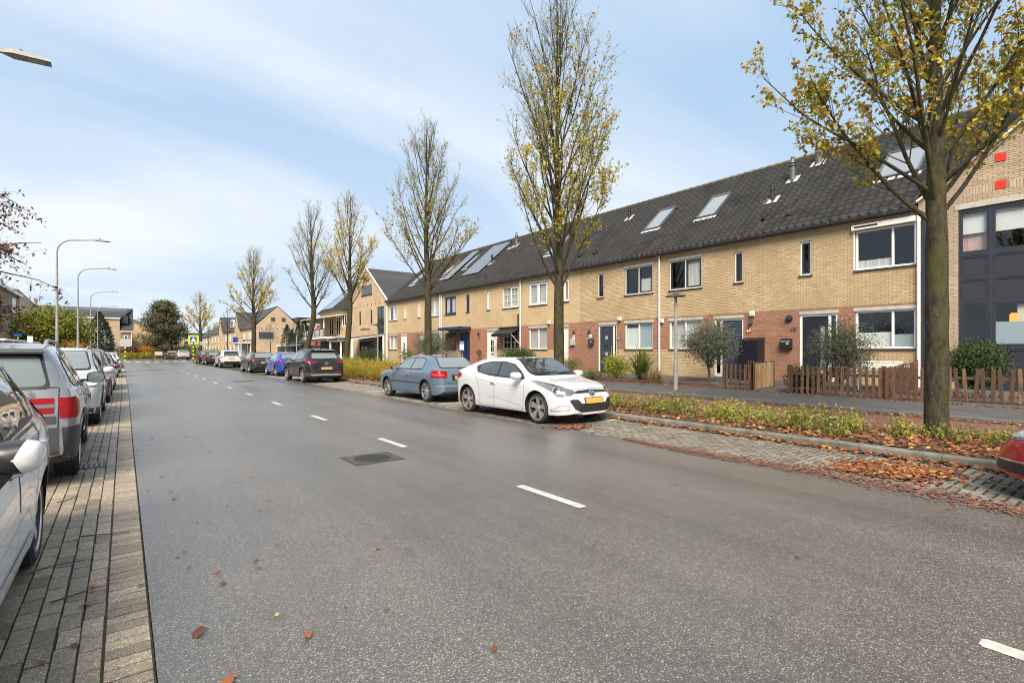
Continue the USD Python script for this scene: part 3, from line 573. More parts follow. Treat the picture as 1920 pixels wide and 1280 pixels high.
hA = house('terraced brick house with wide white shutter box over its upper window', A0, B0, False, dict(w=(5.18, 6.90), s=(8.33, 8.74), d=(7.45, 8.75), frame='white', us=(None, None), gs=(None, None), sp=.37, ssash='anthracite', leaf='door_dark', dstyle='slot', light=.17,
        uc=[None, ('curtain', .0, .22)], gc=[('frost', .0, .35), ('blind', .0, .42)]), True, True, [(5.45, 6.75, 2.35, 4.35)])
hB = house('terraced brick house behind the olive tree, red plate 47 beside its door', B0, C0, True, dict(w=(12.86, 14.55), s=(10.98, 11.35), d=(10.96, 12.27), frame='cream', ulint=True, us=('anthracite', 'anthracite'), uc=[('curtain', 0, 1), None], leaf='door_grey', light=-.2, gc=[('blind', .25, 1), ('curtain', 0, 1)]), True, True, [(13.15, 14.15, 2.5, 4.5)])
hC = house('terraced brick house with blue grey panelled door and small letterbox beside it', C0, D0, False, dict(w=(15.49, 17.20), s=(18.65, 19.07), d=(17.73, 19.03), frame='cream', ulint=True, us=('anthracite', 'anthracite'), uc=[('curtain', .0, .55), None], leaf='door_grey', dstyle='squares', light=.14,
        gc=[('frost', 0, 1), ('blind', 0, .85)]), True, True, [(16.25, 17.25, 2.5, 4.5)])
hD = house('terraced brick house behind the dark round bush, cream window frames', D0, E0, True, dict(w=(23.18, 24.90), s=(21.32, 21.74), d=(21.34, 22.5), frame='cream', ulint=True, us=('white', 'white'), ssash='white', uc=[NET, NET], gc=[NET, NET], leaf='cream', dstyle='white'), False, False, [(24.0, 24.95, 2.2, 4.3)])
hE = house('terraced brick house with cream cottage door and barred window under black awning', E0, F0, False, dict(w=(25.99, 27.70), s=(29.16, 29.55), d=(28.34, 29.55), frame='cream', ulint=False, us=('white', None), ssash='white', ubars=(2, 3), uc=[NET, NET], gbars=(2, 3), leaf='cream', dstyle='cottage'))
hF = house('terraced brick house with navy blue window frame and navy door canopy', F0, G0, True, dict(w=(33.70, 35.40), s=(31.82, 32.26), d=(31.75, 33.05), frame='navy', us=('navy', 'navy'), ssash='navy', uc=[NET, NET], leaf='navy', dstyle='cottage'), False, False, [(35.35, 35.95, 3.1, 5.0)], [(32.0, 34.5, 1.6, 6.1)])
hG = house('terraced brick house half hidden by the third street tree', G0, H0, False, dict(w=(36.34, 37.95), s=(39.56, 39.95), d=(38.4, 39.6), frame='white', us=(None, None), ssash='cream', uc=[NET, NET], gc=[NET, NET], leaf='cream', dstyle='white'), False, False, [(38.0, 39.0, 2.2, 4.2)], [(36.3, 37.6, 1.6, 6.1)])
hH = house('terraced brick house at the far end beside the pale gable house', H0, H1, True, dict(w=(44.11, 45.88), s=(42.22, 42.66), d=(42.12, 43.32), frame='white', us=('white', None), ssash='cream', uc=[('curtain', 0, 1), None], gc=[NET, NET], leaf='white', dstyle='white'), False, False, [(43.3, 44.3, 2.3, 4.3)])
# extras on the houses
emit('shutter_box', MB().box(FX - .14, FX - .005, 5.17, 6.98, 5.74, 5.91), M['white'], hA); emit('vent_grille', MB().box(FX - .148, FX - .141, 6.2, 6.9, 5.80, 5.86), M['black'], hA)
m = MB().box(FX - .03, FX + .034, 5.16, 5.20, 4.36, 5.73).box(FX - .03, FX + .034, 6.91, 6.95, 4.36, 5.73); emit('shutter_rail', m, M['white'], hA)
for hh, y in ((hB, 15.06), (hE, 25.70), (hG, 36.05), (hF, 35.82), (hH, 46.2)): pipe(hh.GetPath(), y)
pipe(hA.GetPath(), 5.09, m='white', r=.05)
pipe(hE.GetPath(), 25.93, top=3.9, m='black', r=.05)
flue(hA.GetPath(), 9.55, 5.35, 'tall'); flue(hB.GetPath(), 10.35, 4.35, 'tall2') if False else flue(hB.GetPath(), 10.3, 4.3, 'tall'); flue(hB.GetPath(), 10.62, 2.75, 'short')
hump(hA.GetPath(), 9.35, 1.15); hump(hB.GetPath(), 10.35, 1.2); hump(hC.GetPath(), 19.8, 1.2); hump(hD.GetPath(), 20.9, 1.2); hump(hF.GetPath(), 31.5, 1.1); hump(hE.GetPath(), 30.3, 1.1)
flue(hE.GetPath(), 30.6, 5.0, 'tall'); flue(hF.GetPath(), 31.2, 4.9, 'short'); flue(hF.GetPath(), 31.7, 3.0, 'short')
flue(hC.GetPath(), 19.6, 4.7, 'short')
def solar(h, y0, y1, t0, t1):
    s = UsdGeom.Xform.Define(stage, upath(pth(h), 'solar_panel')); m = MB().add([roofpt(a, b, u) for a in (y0, y1) for b in (t0, t1) for u in (.10, .135)], BOXF); emit('panel_glass', m, M['solar'], s.GetPath())
    m = MB()
    for a, b, c, d in ((y0 - .015, y1 + .015, t0 - .015, t0 + .012), (y0 - .015, y1 + .015, t1 - .012, t1 + .015), (y0 - .015, y0 + .012, t0, t1), (y1 - .012, y1 + .015, t0, t1)): m.add([roofpt(p, q, u) for p in (a, b) for q in (c, d) for u in (.09, .139)], BOXF)
    emit('panel_frame', m, M['steel'], s.GetPath())
for k in range(2):
    solar(hG, 36.5, 37.5, 1.75 + k * 2.05, 3.75 + k * 2.05); solar(hF, 32.1, 33.2, 1.75 + k * 2.05, 3.75 + k * 2.05); solar(hF, 33.25, 34.35, 1.75 + k * 2.05, 3.75 + k * 2.05)
# awning and canopy
m = MB().quad((FX - .75, 25.8, 2.62), (FX - .75, 27.95, 2.62), (FX, 27.95, 3.02), (FX, 25.8, 3.02)).box(FX - .77, FX - .74, 25.8, 27.95, 2.45, 2.64).box(FX - .1, FX, 25.78, 27.97, 2.99, 3.10); emit('awning', m, M['black'], hE)
m = MB().bar((FX, 25.84, 1.95), (FX - .74, 25.84, 2.6), .03).bar((FX, 27.9, 1.95), (FX - .74, 27.9, 2.6), .03); emit('awning_arm', m, M['white'], hE)
m = MB().box(FX - 1.0, FX, 31.6, 34.75, 3.05, 3.27); emit('canopy', m, M['navy'], hF)
m = MB().box(FX - .42, FX - .05, 26.3, 27.15, .55, 1.25); emit('heat_pump', m, M['cream'], hE); emit('heat_pump_fan', MB().lathe([(.001, 0), (.24, 0), (.24, .02)], (FX - .445, 26.62, .9), 18, 0), M['lead'], hE)
# pale gable house at the right edge
def gable_house(label, y0, y1, apex, mt='brick_p', real=True):
    h = thing('gable_house', label, 'house'); P = h.GetPath(); ym = (y0 + y1) / 2; X = FX - .012
    def span(z):
        if z < 6.36: return (y0, y1)
        k = (apex - z) / (apex - 6.36) * (y1 - y0) / 2; return (ym - max(k, .01), ym + max(k, .01))
    return h, P, ym, X, span
h, P, ym, X, span = gable_house('pale brick gable house with anthracite window wall and two red squares', -5.1, 5.12, 9.9)
w = UsdGeom.Xform.Define(stage, f'{P}/wall').GetPath()
gops = [(-4.2, 4.12, .36, 5.86)]; RSQ = [(3.05, 3.28, 7.10, 7.33), (3.05, 3.28, 6.29, 6.52), (-3.28, -3.05, 7.10, 7.33), (-3.28, -3.05, 6.29, 6.52)]
m = MB(); wall_cells(m, gops, -5.1, 5.12, .0, 6.36, X)
m.add([(X, 5.12, 6.36), (X, -5.1, 6.36), (X, 0.01, 9.9)], [[0, 1, 2]]); emit('wall_mortar', m, M['mortar'], w)
lay_bricks(w, -5.1, 5.12, .15, 9.88, [(-4.2, 4.12, .36, 6.02), (-4.0, 4.0, 6.26, 6.49)] + RSQ, lambda y, z: 0, top=span, mats=('brick_p', 'brick_p'), x=X)
m = MB()
for k in range(109):
    y = -4.0 + k * .0735
    if not any(a - .04 < y + .03 < b + .01 for a, b, c, d in RSQ if c < 6.4): m.box(X - .008, X + .01, y + .004, y + .0665, 6.265, 6.485)
emit('soldier_course', m, M['brick_p'], w, kind='stuff', each=8)
emit('lintel', MB().box(X - .02, X + .12, -4.3, 4.2, 5.87, 6.02), M['concrete'], w)
for a, b, c, d in RSQ[:2]: emit('red_square', MB().box(X - .022, X + .01, a, b, c, d), M['red_square'], P)
m = MB(); k = (9.9 - 6.36) / 5.11
for s in (1, -1):
    a, b = np.array([X - .06, .01 + s * 5.24, 6.36 - .13 * k]), np.array([X - .06, .01, 9.98]); m.bar(a, b, .14, .05); 
emit('verge_trim', m, M['white'], P)
m = MB()
for s in (1, -1): m.quad((X - .1, .01 + s * 5.3, 6.30), (26, .01 + s * 5.3, 6.30), (26, .01, 9.99), (X - .1, .01, 9.99))
emit('gable_roof', m, M['tile_roof'], P)
shell(P, -5.05, 5.08)
r = roof_body(P, -9, A0, .7); roof_tiles(r, -4.4, A0, False, tmin=lambda y: 0.0 if y > 5.0 else max(.75, ((9.9 - abs(y) * k) - RZ0) / SU[2] - .5))
cw = UsdGeom.Xform.Define(stage, f'{P}/window_wall').GetPath(); xg = X + .02
ZR = [.36, 1.62, 1.74, 2.93, 3.05, 3.72, 3.80, 4.42, 4.54, 5.74, 5.86]
cols = [-4.2, -2.83, -1.36, 0.1, 1.75, 3.38, 4.12]
m = MB()
for y in cols: m.box(xg, xg + .09, y - .05, y + .05, .36, 5.86)
for a, b in ((.36, .44), (1.60, 1.70), (2.95, 3.07), (3.71, 3.80), (4.42, 4.53), (5.76, 5.86)): m.box(xg + .003, xg + .087, -4.2, 4.12, a, b)
emit('mullion_grid', m, M['anthracite'], cw)
bl = {(4, 4): ('blind', .45, 1), (5, 4): ('blind', .47, 1), (3, 4): ('curtain', 0, 1), (2, 4): ('blind', .6, 1), (4, 1): ('blind_beige', .52, 1)}
for i, (a, b) in enumerate(zip(cols, cols[1:])):
    for j, (c, d) in enumerate(((.44, 1.60), (1.70, 2.95), (3.07, 3.71), (3.80, 4.42), (4.53, 5.76))):
        a2, b2 = a + .05, b - .05
        if j in (0, 2, 3):
            m = MB(); frame_rect(m, xg + .012, xg + .06, a2 + .003, b2 - .003, c + .003, d - .003, .05); emit('panel_frame', m, M['anthracite'], cw)
            emit('panel', MB().box(xg + .03, xg + .05, a2 + .05, b2 - .05, c + .05, d - .05), M['anth_panel'], cw)
        else:
            m = MB(); frame_rect(m, xg + .012, xg + .06, a2 + .003, b2 - .003, c + .003, d - .003, .045); emit('sash', m, M['anthracite'], cw)
            emit('pane', MB().box(xg + .03, xg + .036, a2 + .045, b2 - .045, c + .045, d - .045), M['pane'], cw)
            if (i, j) in bl: mt, lo, hi = bl[(i, j)]; emit('blind', MB().box(xg + .11, xg + .115, a2 + (.9 if mt == 'blind_beige' and False else .02), b2 - (.5 if mt == 'blind_beige' else .02), c + (d - c) * lo, c + (d - c) * hi), M[mt], cw)
emit('curtain', MB().box(xg + .2, xg + .21, 3.4, 4.1, 4.5, 5.2), M['curtain_red'], cw)
emit('frosted_film', MB().box(xg + .040, xg + .044, 1.85, 3.28, 1.75, 2.40), M['frost'], cw)
pipe(P, 4.93, top=5.95, m='navy', r=.06)
lampm = usdkit.material(stage, '/World/Looks/orange_lamp', {'e': ('emission', {'color': (1.0, 0.14, 0.015), 'strength': 0.9})}, [], surface='e.emission')
lp = thing('table_lamp', 'glowing orange lamp standing behind the ground floor window', 'lamp', (FX + .45, 2.95, 2.30)); emit('shade', MB().lathe([(.07, 0), (.10, .05), (.09, .32), (.06, .36)], n=14), lampm, lp, smooth=30); emit('base', MB().lathe([(.05, -.16), (.02, -.1), (.02, 0), (.05, .0)], n=12), M['black'], lp)
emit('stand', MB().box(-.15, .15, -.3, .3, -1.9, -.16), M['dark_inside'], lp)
# small things fixed to the walls
def wall_lamp(y, z, label, shape='round', mt='black'):
    t = thing('wall_lamp', label, 'wall lamp', (FX, y, z))
    if shape == 'round': emit('body', MB().lathe([(.13, -.01), (.13, -.05), (.105, -.10), (.05, -.12), (.001, -.125)], n=20, ax=0), M[mt], t, smooth=30); emit('grille', MB().box(-.128, -.118, -.11, .11, .02, .035).box(-.128, -.118, -.11, .11, -.035, -.02), M['zinc'], t)
    elif shape == 'flood': emit('body', MB().add([(-.12, a, b) for a in (-.09, .09) for b in (-.11,)] + [(-.03, a, b) for a in (-.09, .09) for b in (-.13,)] + [(-.16, a, .05) for a in (-.09, .09)] + [(-.03, a, .08) for a in (-.09, .09)], [[0, 1, 5, 4], [2, 6, 7, 3], [0, 4, 6, 2], [1, 3, 7, 5], [4, 5, 7, 6], [0, 2, 3, 1]]), M['white'], t); emit('bracket', MB().box(-.05, 0, -.02, .02, -.03, .03), M['black'], t)
    elif shape == 'box': emit('body', MB().box(-.13, -.02, -.07, .07, -.08, .07), M['zinc'], t); emit('mount', MB().box(-.02, 0, -.04, .04, -.04, .04), M['black'], t)
    else:
        emit('arm', MB().tube([(0, 0, .1), (-.16, 0, .16), (-.20, 0, .05)], .014), M[mt], t); emit('lantern', MB().lathe([(.02, .06), (.09, .0), (.07, -.16), (.03, -.19)], (-.2, 0, 0), 8), M[mt], t)
    return t
wall_lamp(9.13, 2.78, 'round black bulkhead lamp on red brick above the black letterbox')
wall_lamp(10.55, 3.07, 'white floodlight on the wall above the red plate 47', 'flood'); wall_lamp(10.62, 2.72, 'small grey box lamp just under the white floodlight', 'box')
wall_lamp(14.92, 2.98, 'white floodlight on the wall beside the white drainpipe behind the footpath lamp', 'flood')
wall_lamp(19.65, 2.62, 'small dark lamp above the blue grey letterbox', 'box'); wall_lamp(20.85, 2.62, 'small grey lamp above the pale grey letterbox', 'box')
wall_lamp(17.5, 3.2, 'white camera lamp above the pier right of the panelled door', 'flood'); wall_lamp(30.35, 2.75, 'black lantern on a bracket above the blue sale sign', 'lantern'); wall_lamp(22.95, 3.25, 'white floodlight beside the trunk of the second tree', 'flood')
def letterbox(y, z, mt, label, w=.42, hh=.40):
    t = thing('letterbox', label, 'letterbox', (FX, y, z)); emit('body', MB().add([(0, s * w / 2, 0) for s in (-1, 1)] + [(-.15, s * w / 2, .0) for s in (-1, 1)] + [(-.15, s * w / 2, hh * .82) for s in (-1, 1)] + [(0, s * w / 2, hh) for s in (-1, 1)], [[0, 2, 4, 6], [1, 7, 5, 3], [2, 3, 5, 4], [4, 5, 7, 6], [0, 1, 3, 2]]), M[mt], t)
    emit('flap', MB().box(-.158, -.151, -w * .42, w * .42, hh * .62, hh * .76), M['steel' if mt == 'black' else mt], t); emit('name_plate', MB().box(-.157, -.151, -w * .3, -w * .08, hh * .42, hh * .52), M['white'], t)
letterbox(9.22, 1.62, 'black', 'black letterbox with silver flap on the red brick wall')
letterbox(19.5, 1.85, 'door_grey', 'blue grey letterbox left of the panelled door', .32, .36); letterbox(20.95, 1.85, 'lead', 'pale grey letterbox beside the second tree trunk', .30, .36)
def plate(y, z, txt, bg, fg, label, w=.2, hh=.2, th=.11):
    t = thing('house_number', label, 'house number', (FX - .012, y, z)); emit('plate', MB().box(-.012, 0, -w / 2, w / 2, -hh / 2, hh / 2), M[bg], t)
    v, f = meshkit.arrays(meshkit.text_mesh(txt, th, .004, True))[:2]; v = v - (v.max(0) + v.min(0)) / 2; v = np.column_stack([-.014 + v[:, 2] * -1, -v[:, 0], v[:, 1]]); emit('numerals', (v, f), M[fg], t)
plate(10.72, 2.36, '47', 'plate_red', 'white', 'dark red house number plate reading 47')
plate(19.62, 2.33, '51', 'white', 'black', 'white number plate left of the panelled door', .2, .18, .09); plate(20.9, 2.33, '53', 'white', 'black', 'white number plate above the pale grey letterbox', .2, .18, .09); plate(17.6, 2.18, '51', 'zinc', 'white', 'small dark number plate right of the panelled door', .24, .16, .09)
t = thing('house_number', 'grey house numerals on red brick right of the round bulkhead lamp', 'house number', (FX - .012, 8.98, 2.36)); v, f = meshkit.arrays(meshkit.text_mesh('45', .13, .01, True))[:2]; v = v - (v.max(0) + v.min(0)) / 2; emit('numerals', (np.column_stack([-.006 - v[:, 2], -v[:, 0], v[:, 1]]), f), M['zinc'], t)
# ------------------------------------------------------------------ farther houses
def simple_window(P, x, y0, y1, z0, z1, frame='white', mull=1, sill=True):
    w = UsdGeom.Xform.Define(stage, upath(pth(P), 'window')); m = MB(); frame_rect(m, x - .01, x + .07, y0, y1, z0, z1, .07)
    for k in range(1, mull): q = y0 + (y1 - y0) * k / mull; m.box(x - .008, x + .07, q - .035, q + .035, z0 + .07, z1 - .07)
    emit('frame', m, M[frame], w.GetPath()); emit('pane', MB().box(x + .03, x + .036, y0 + .05, y1 - .05, z0 + .05, z1 - .05), M['pane_dark'], w.GetPath())
    if sill: emit('sill', MB().box(x - .05, x, y0 - .04, y1 + .04, z0 - .06, z0), M['sill'], w.GetPath())
def window_x(P, y, x0, x1, z0, z1, frame='white'):       # window in a wall that faces -Y
    w = UsdGeom.Xform.Define(stage, upath(pth(P), 'window')); m = MB()
    for a, b, c, d in ((x0, x1, z0, z0 + .08), (x0, x1, z1 - .08, z1), (x0, x0 + .08, z0 + .08, z1 - .08), (x1 - .08, x1, z0 + .08, z1 - .08)): m.box(a, b, y - .03, y + .05, c, d)
    emit('frame', m, M[frame], w.GetPath()); emit('pane', MB().box(x0 + .05, x1 - .05, y - .012, y - .006, z0 + .05, z1 - .05), M['pane_dark'], w.GetPath())
M['wall_pale'] = brickmat('sand_brickwork', (0.50, 0.365, 0.23), (0.44, 0.31, 0.19), (0.34, 0.26, 0.17))
M['roof_dark'] = usdkit.material(stage, '/World/Looks/far_roof', {'g': ('geometry', {}), 's': ('separate_xyz', {}), 'w': ('combine_xyz', {'z': 0.0}), 'b': ('brick_texture', {'offset': 0.0, 'color1': (0.055, 0.05, 0.048), 'color2': (0.042, 0.038, 0.037), 'mortar': (0.018, 0.017, 0.017), 'scale': 1.0, 'mortar_size': 0.03, 'brick_width': 0.3, 'row_height': 0.24}), 'bp': ('bump', {'strength': 0.8, 'distance': 0.03, 'invert': True}), 'p': ('principled_bsdf', {'roughness': 0.6})},
    [('g.position', 's.vector'), ('s.y', 'w.x'), ('s.z', 'w.y'), ('w.vector', 'b.vector'), ('b.color', 'p.base_color'), ('b.fac', 'bp.height'), ('bp.normal', 'p.normal')], surface='p.BSDF')
M['roof_far'] = usdkit.material(stage, '/World/Looks/far_roof_x', {'g': ('geometry', {}), 's': ('separate_xyz', {}), 'w': ('combine_xyz', {'z': 0.0}), 'b': ('brick_texture', {'offset': 0.0, 'color1': (0.075, 0.062, 0.055), 'color2': (0.055, 0.046, 0.042), 'mortar': (0.022, 0.02, 0.019), 'scale': 1.0, 'mortar_size': 0.03, 'brick_width': 0.34, 'row_height': 0.30}), 'p': ('principled_bsdf', {'roughness': 0.7})},
    [('g.position', 's.vector'), ('s.x', 'w.x'), ('s.z', 'w.y'), ('w.vector', 'b.vector'), ('b.color', 'p.base_color')], surface='p.BSDF')
# second gable house of the terrace
h2, P2, ym, X2, span2 = gable_house('pale gable house halfway along the terrace with french balcony and white verge', H1, 56.6, 10.0)
m = MB(); G2 = [(53.05, 53.55, 4.3, 5.65), (50.0, 50.45, 4.3, 5.65), (47.1, 48.75, .5, 5.85), (49.3, 53.4, .4, 2.5)]
wall_cells(m, G2, H1, 56.6, .1, 6.4, X2); emit('wall', m, M['wall_pale'], P2)
m = MB().add([(X2, 56.6, 6.4), (X2, H1, 6.4), (X2, ym, 10.0)], [[0, 1, 2]]); emit('gable_wall', m, M['wall_pale'], P2)
for a, b, c, d in G2[:2]: simple_window(P2, X2 + .04, a, b, c, d, 'anthracite')
simple_window(P2, X2 + .04, 47.1, 48.75, 4.0, 5.85, 'anthracite', 2, False); emit('infill_panel', MB().box(X2 + .03, X2 + .06, 47.1, 48.75, 3.0, 4.0), M['anthracite'], P2); simple_window(P2, X2 + .04, 47.1, 48.75, .5, 3.0, 'anthracite', 2, False)
emit('balcony_rail', MB().box(X2 - .06, X2 - .02, 47.1, 48.75, 3.55, 3.60).box(X2 - .06, X2 - .02, 47.1, 48.75, 4.2, 4.25), M['anthracite'], P2)
simple_window(P2, X2 + .04, 49.3, 53.4, .4, 2.5, 'anthracite', 4, False)
w = UsdGeom.Xform.Define(stage, upath(P2, 'window')); emit('frame', MB().box(X2 - .05, X2 - .003, 50.0, 52.9, 7.2, 7.35), M['anthracite'], w.GetPath()); emit('pane', MB().box(X2 - .03, X2 - .003, 50.1, 52.8, 7.35, 8.3), M['pane_dark'], w.GetPath())
for k in range(9): emit('wall_block', MB().box(X2 - .06, X2, 46.9 + k * 1.05, 47.03 + k * 1.05, 6.2, 6.36), M['brick_wall_brown'], P2)
m = MB(); k = (10.0 - 6.4) / 5.18
for s_ in (1, -1): m.bar((X2 - .06, ym + s_ * 5.28, 6.4 - .1 * k), (X2 - .06, ym, 10.07), .14, .05)
emit('verge_trim', m, M['white'], P2)
m = MB()
for s_ in (1, -1):
    for z0_, z1_ in ((0, 1),): m.quad((X2 - .1, ym + s_ * 5.3, 6.32), (27, ym + s_ * 5.3, 6.32), (27, ym, 10.06), (X2 - .1, ym, 10.06))
emit('gable_roof', m, M['roof_dark'], P2); shell(P2, H1 + .05, 56.55); pipe(P2, H1 + .12, top=6.1)
emit('wall_bracket', MB().tube([(X2 - .05, 50.6, 3.75), (X2 - .9, 50.6, 3.75), (X2 - .95, 50.6, 3.5)], .03).tube([(X2 - .05, 53.2, 3.75), (X2 - .05, 50.6, 3.75)], .03), M['zinc'], P2)
# its white pergola
pg = thing('pergola', 'white wooden veranda with sloping roof before the pale gable house', 'pergola', (0, 0, 0))
for y in (47.0, 50.0, 53.2):
    for x_ in (17.3,): emit('post', MB().box(x_ - .07, x_ + .07, y - .07, y + .07, .22, 2.55), M['white'], pg)
    emit('beam', MB().bar((17.0, y, 2.58), (20.45, y, 3.05), .08, .2), M['white'], pg)
emit('post', MB().box(20.32, 20.44, 46.95, 47.09, .35, 3.0), M['white'], pg); emit('front_beam', MB().box(17.2, 17.4, 46.9, 53.3, 2.4, 2.52), M['white'], pg)
emit('roof_sheet', MB().add([(x_, y, z + u) for x_, z in ((16.9, 2.70), (20.45, 3.16)) for y in (46.85, 53.35) for u in (0, .03)], BOXF), M['pane_sky'], pg)
m = MB().box(17.28, 17.32, 50.0, 53.2, 1.0, 1.06).box(17.28, 17.32, 50.0, 53.2, .3, .36).bar((17.3, 50.1, .36), (17.3, 51.5, 1.0), .05).bar((17.3, 51.5, .36), (17.3, 50.1, 1.0), .05).bar((17.3, 51.7, .36), (17.3, 53.1, 1.0), .05).bar((17.3, 53.1, .36), (17.3, 51.7, 1.0), .05); emit('cross_railing', m, M['white'], pg)
# house with the balcony
hb = thing('balcony_house', 'brick end house with covered balcony and solar panels beyond the pale gable house', 'house'); PB = hb.GetPath()
m = MB(); GB = [(57.6, 58.9, 4.3, 5.7), (59.6, 61.0, 3.3, 5.5), (62.0, 63.6, 3.3, 5.5), (57.4, 60, .6, 2.8)]
wall_cells(m, GB, 56.6, 67.0, .1, 6.15, FX); emit('wall', m, M['brick_wall_y'], PB); m = MB().quad((FX, 67, 0), (29.6, 67, 0), (29.6, 67, 6.15), (FX, 67, 6.15)).add([(20.3, 67, 6.15), (29.7, 67, 6.15), (25, 67, 10.3)], [[0, 1, 2]]); emit('side_wall', m, M['brick_wall_x'], PB)
for a, b, c, d in GB: simple_window(PB, FX + .04, a, b, c, d, 'white', 2, False)
shell(PB, 56.65, 66.95); r = roof_body(PB, 56.6, 67.2); roof_tiles(r, 56.6, 67.2, False); gutter(PB, 56.6, 67.2)
for k in range(2):
    for j in range(3): solar(hb, 62.8 + j * 1.15, 63.9 + j * 1.15, .6 + k * 2.0, 2.5 + k * 2.0)
m = MB().box(18.3, FX, 58.6, 67.0, 2.86, 3.06); emit('balcony_floor', m, M['white'], PB)
m = MB().box(18.3, 18.36, 58.6, 67, 3.92, 3.98).box(18.3, 18.36, 58.6, 67, 3.1, 3.15).box(18.36, FX, 58.6, 58.66, 3.92, 3.98)
for y in np.linspace(58.62, 66.95, 6): m.box(18.3, 18.36, y - .03, y + .03, 3.06, 3.95)
for z in (3.35, 3.62): m.box(18.31, 18.35, 58.6, 67, z, z + .03)
emit('balcony_railing', m, M['black'], PB); emit('balcony_infill', MB().box(18.37, 18.38, 58.7, 66.9, 3.12, 3.9), M['blind'], PB)
for y in (59.0, 62.6, 66.6): emit('balcony_post', MB().box(18.4, 18.5, y - .05, y + .05, 3.06, 5.2), M['cream'], PB)
emit('balcony_roof', MB().add([(x_, y, z + u) for x_, z in ((18.1, 5.2), (FX, 5.6)) for y in (58.4, 67.1) for u in (0, .08)], BOXF), M['cream'], PB)
dv = thing('veranda', 'dark grey veranda under the balcony beyond the white pergola', 'veranda', (0, 0, 0))
for y in (57.0, 59.6, 62.4, 65.8): emit('post', MB().box(17.0, 17.14, y - .07, y + .07, .2, 2.5), M['anthracite'], dv)
emit('roof', MB().add([(x_, y, z + u) for x_, z in ((16.8, 2.45), (20.4, 2.8)) for y in (56.8, 66) for u in (0, .12)], BOXF), M['zinc'], dv); emit('awning', MB().add([(x_, y, z + u) for x_, z in ((15.9, 2.0), (17.0, 2.4)) for y in (60.5, 66) for u in (0, .03)], BOXF), M['door_grey'], dv)
sh = thing('shed', 'small red tiled shed behind the leaning tree trunk', 'shed', (21.5, 74, 0)); emit('wall', MB().box(0, 5, 0, 6, 0, 2.2), M['brick_wall_x'], sh); M['roof_red'] = mat('red_roof', (0.26, 0.08, 0.05), 0.8, noise=(0.18, 0.06, 0.04), nscale=2)
emit('roof', MB().add([(-.3, -.3, 2.15), (5.3, -.3, 2.15), (5.3, 6.3, 2.15), (-.3, 6.3, 2.15), (2.5, -.3, 5.0), (2.5, 6.3, 5.0)], [[0, 1, 4], [1, 2, 5], [1, 5, 4], [2, 3, 5], [3, 0, 4], [3, 4, 5]]), M['roof_red'], sh)
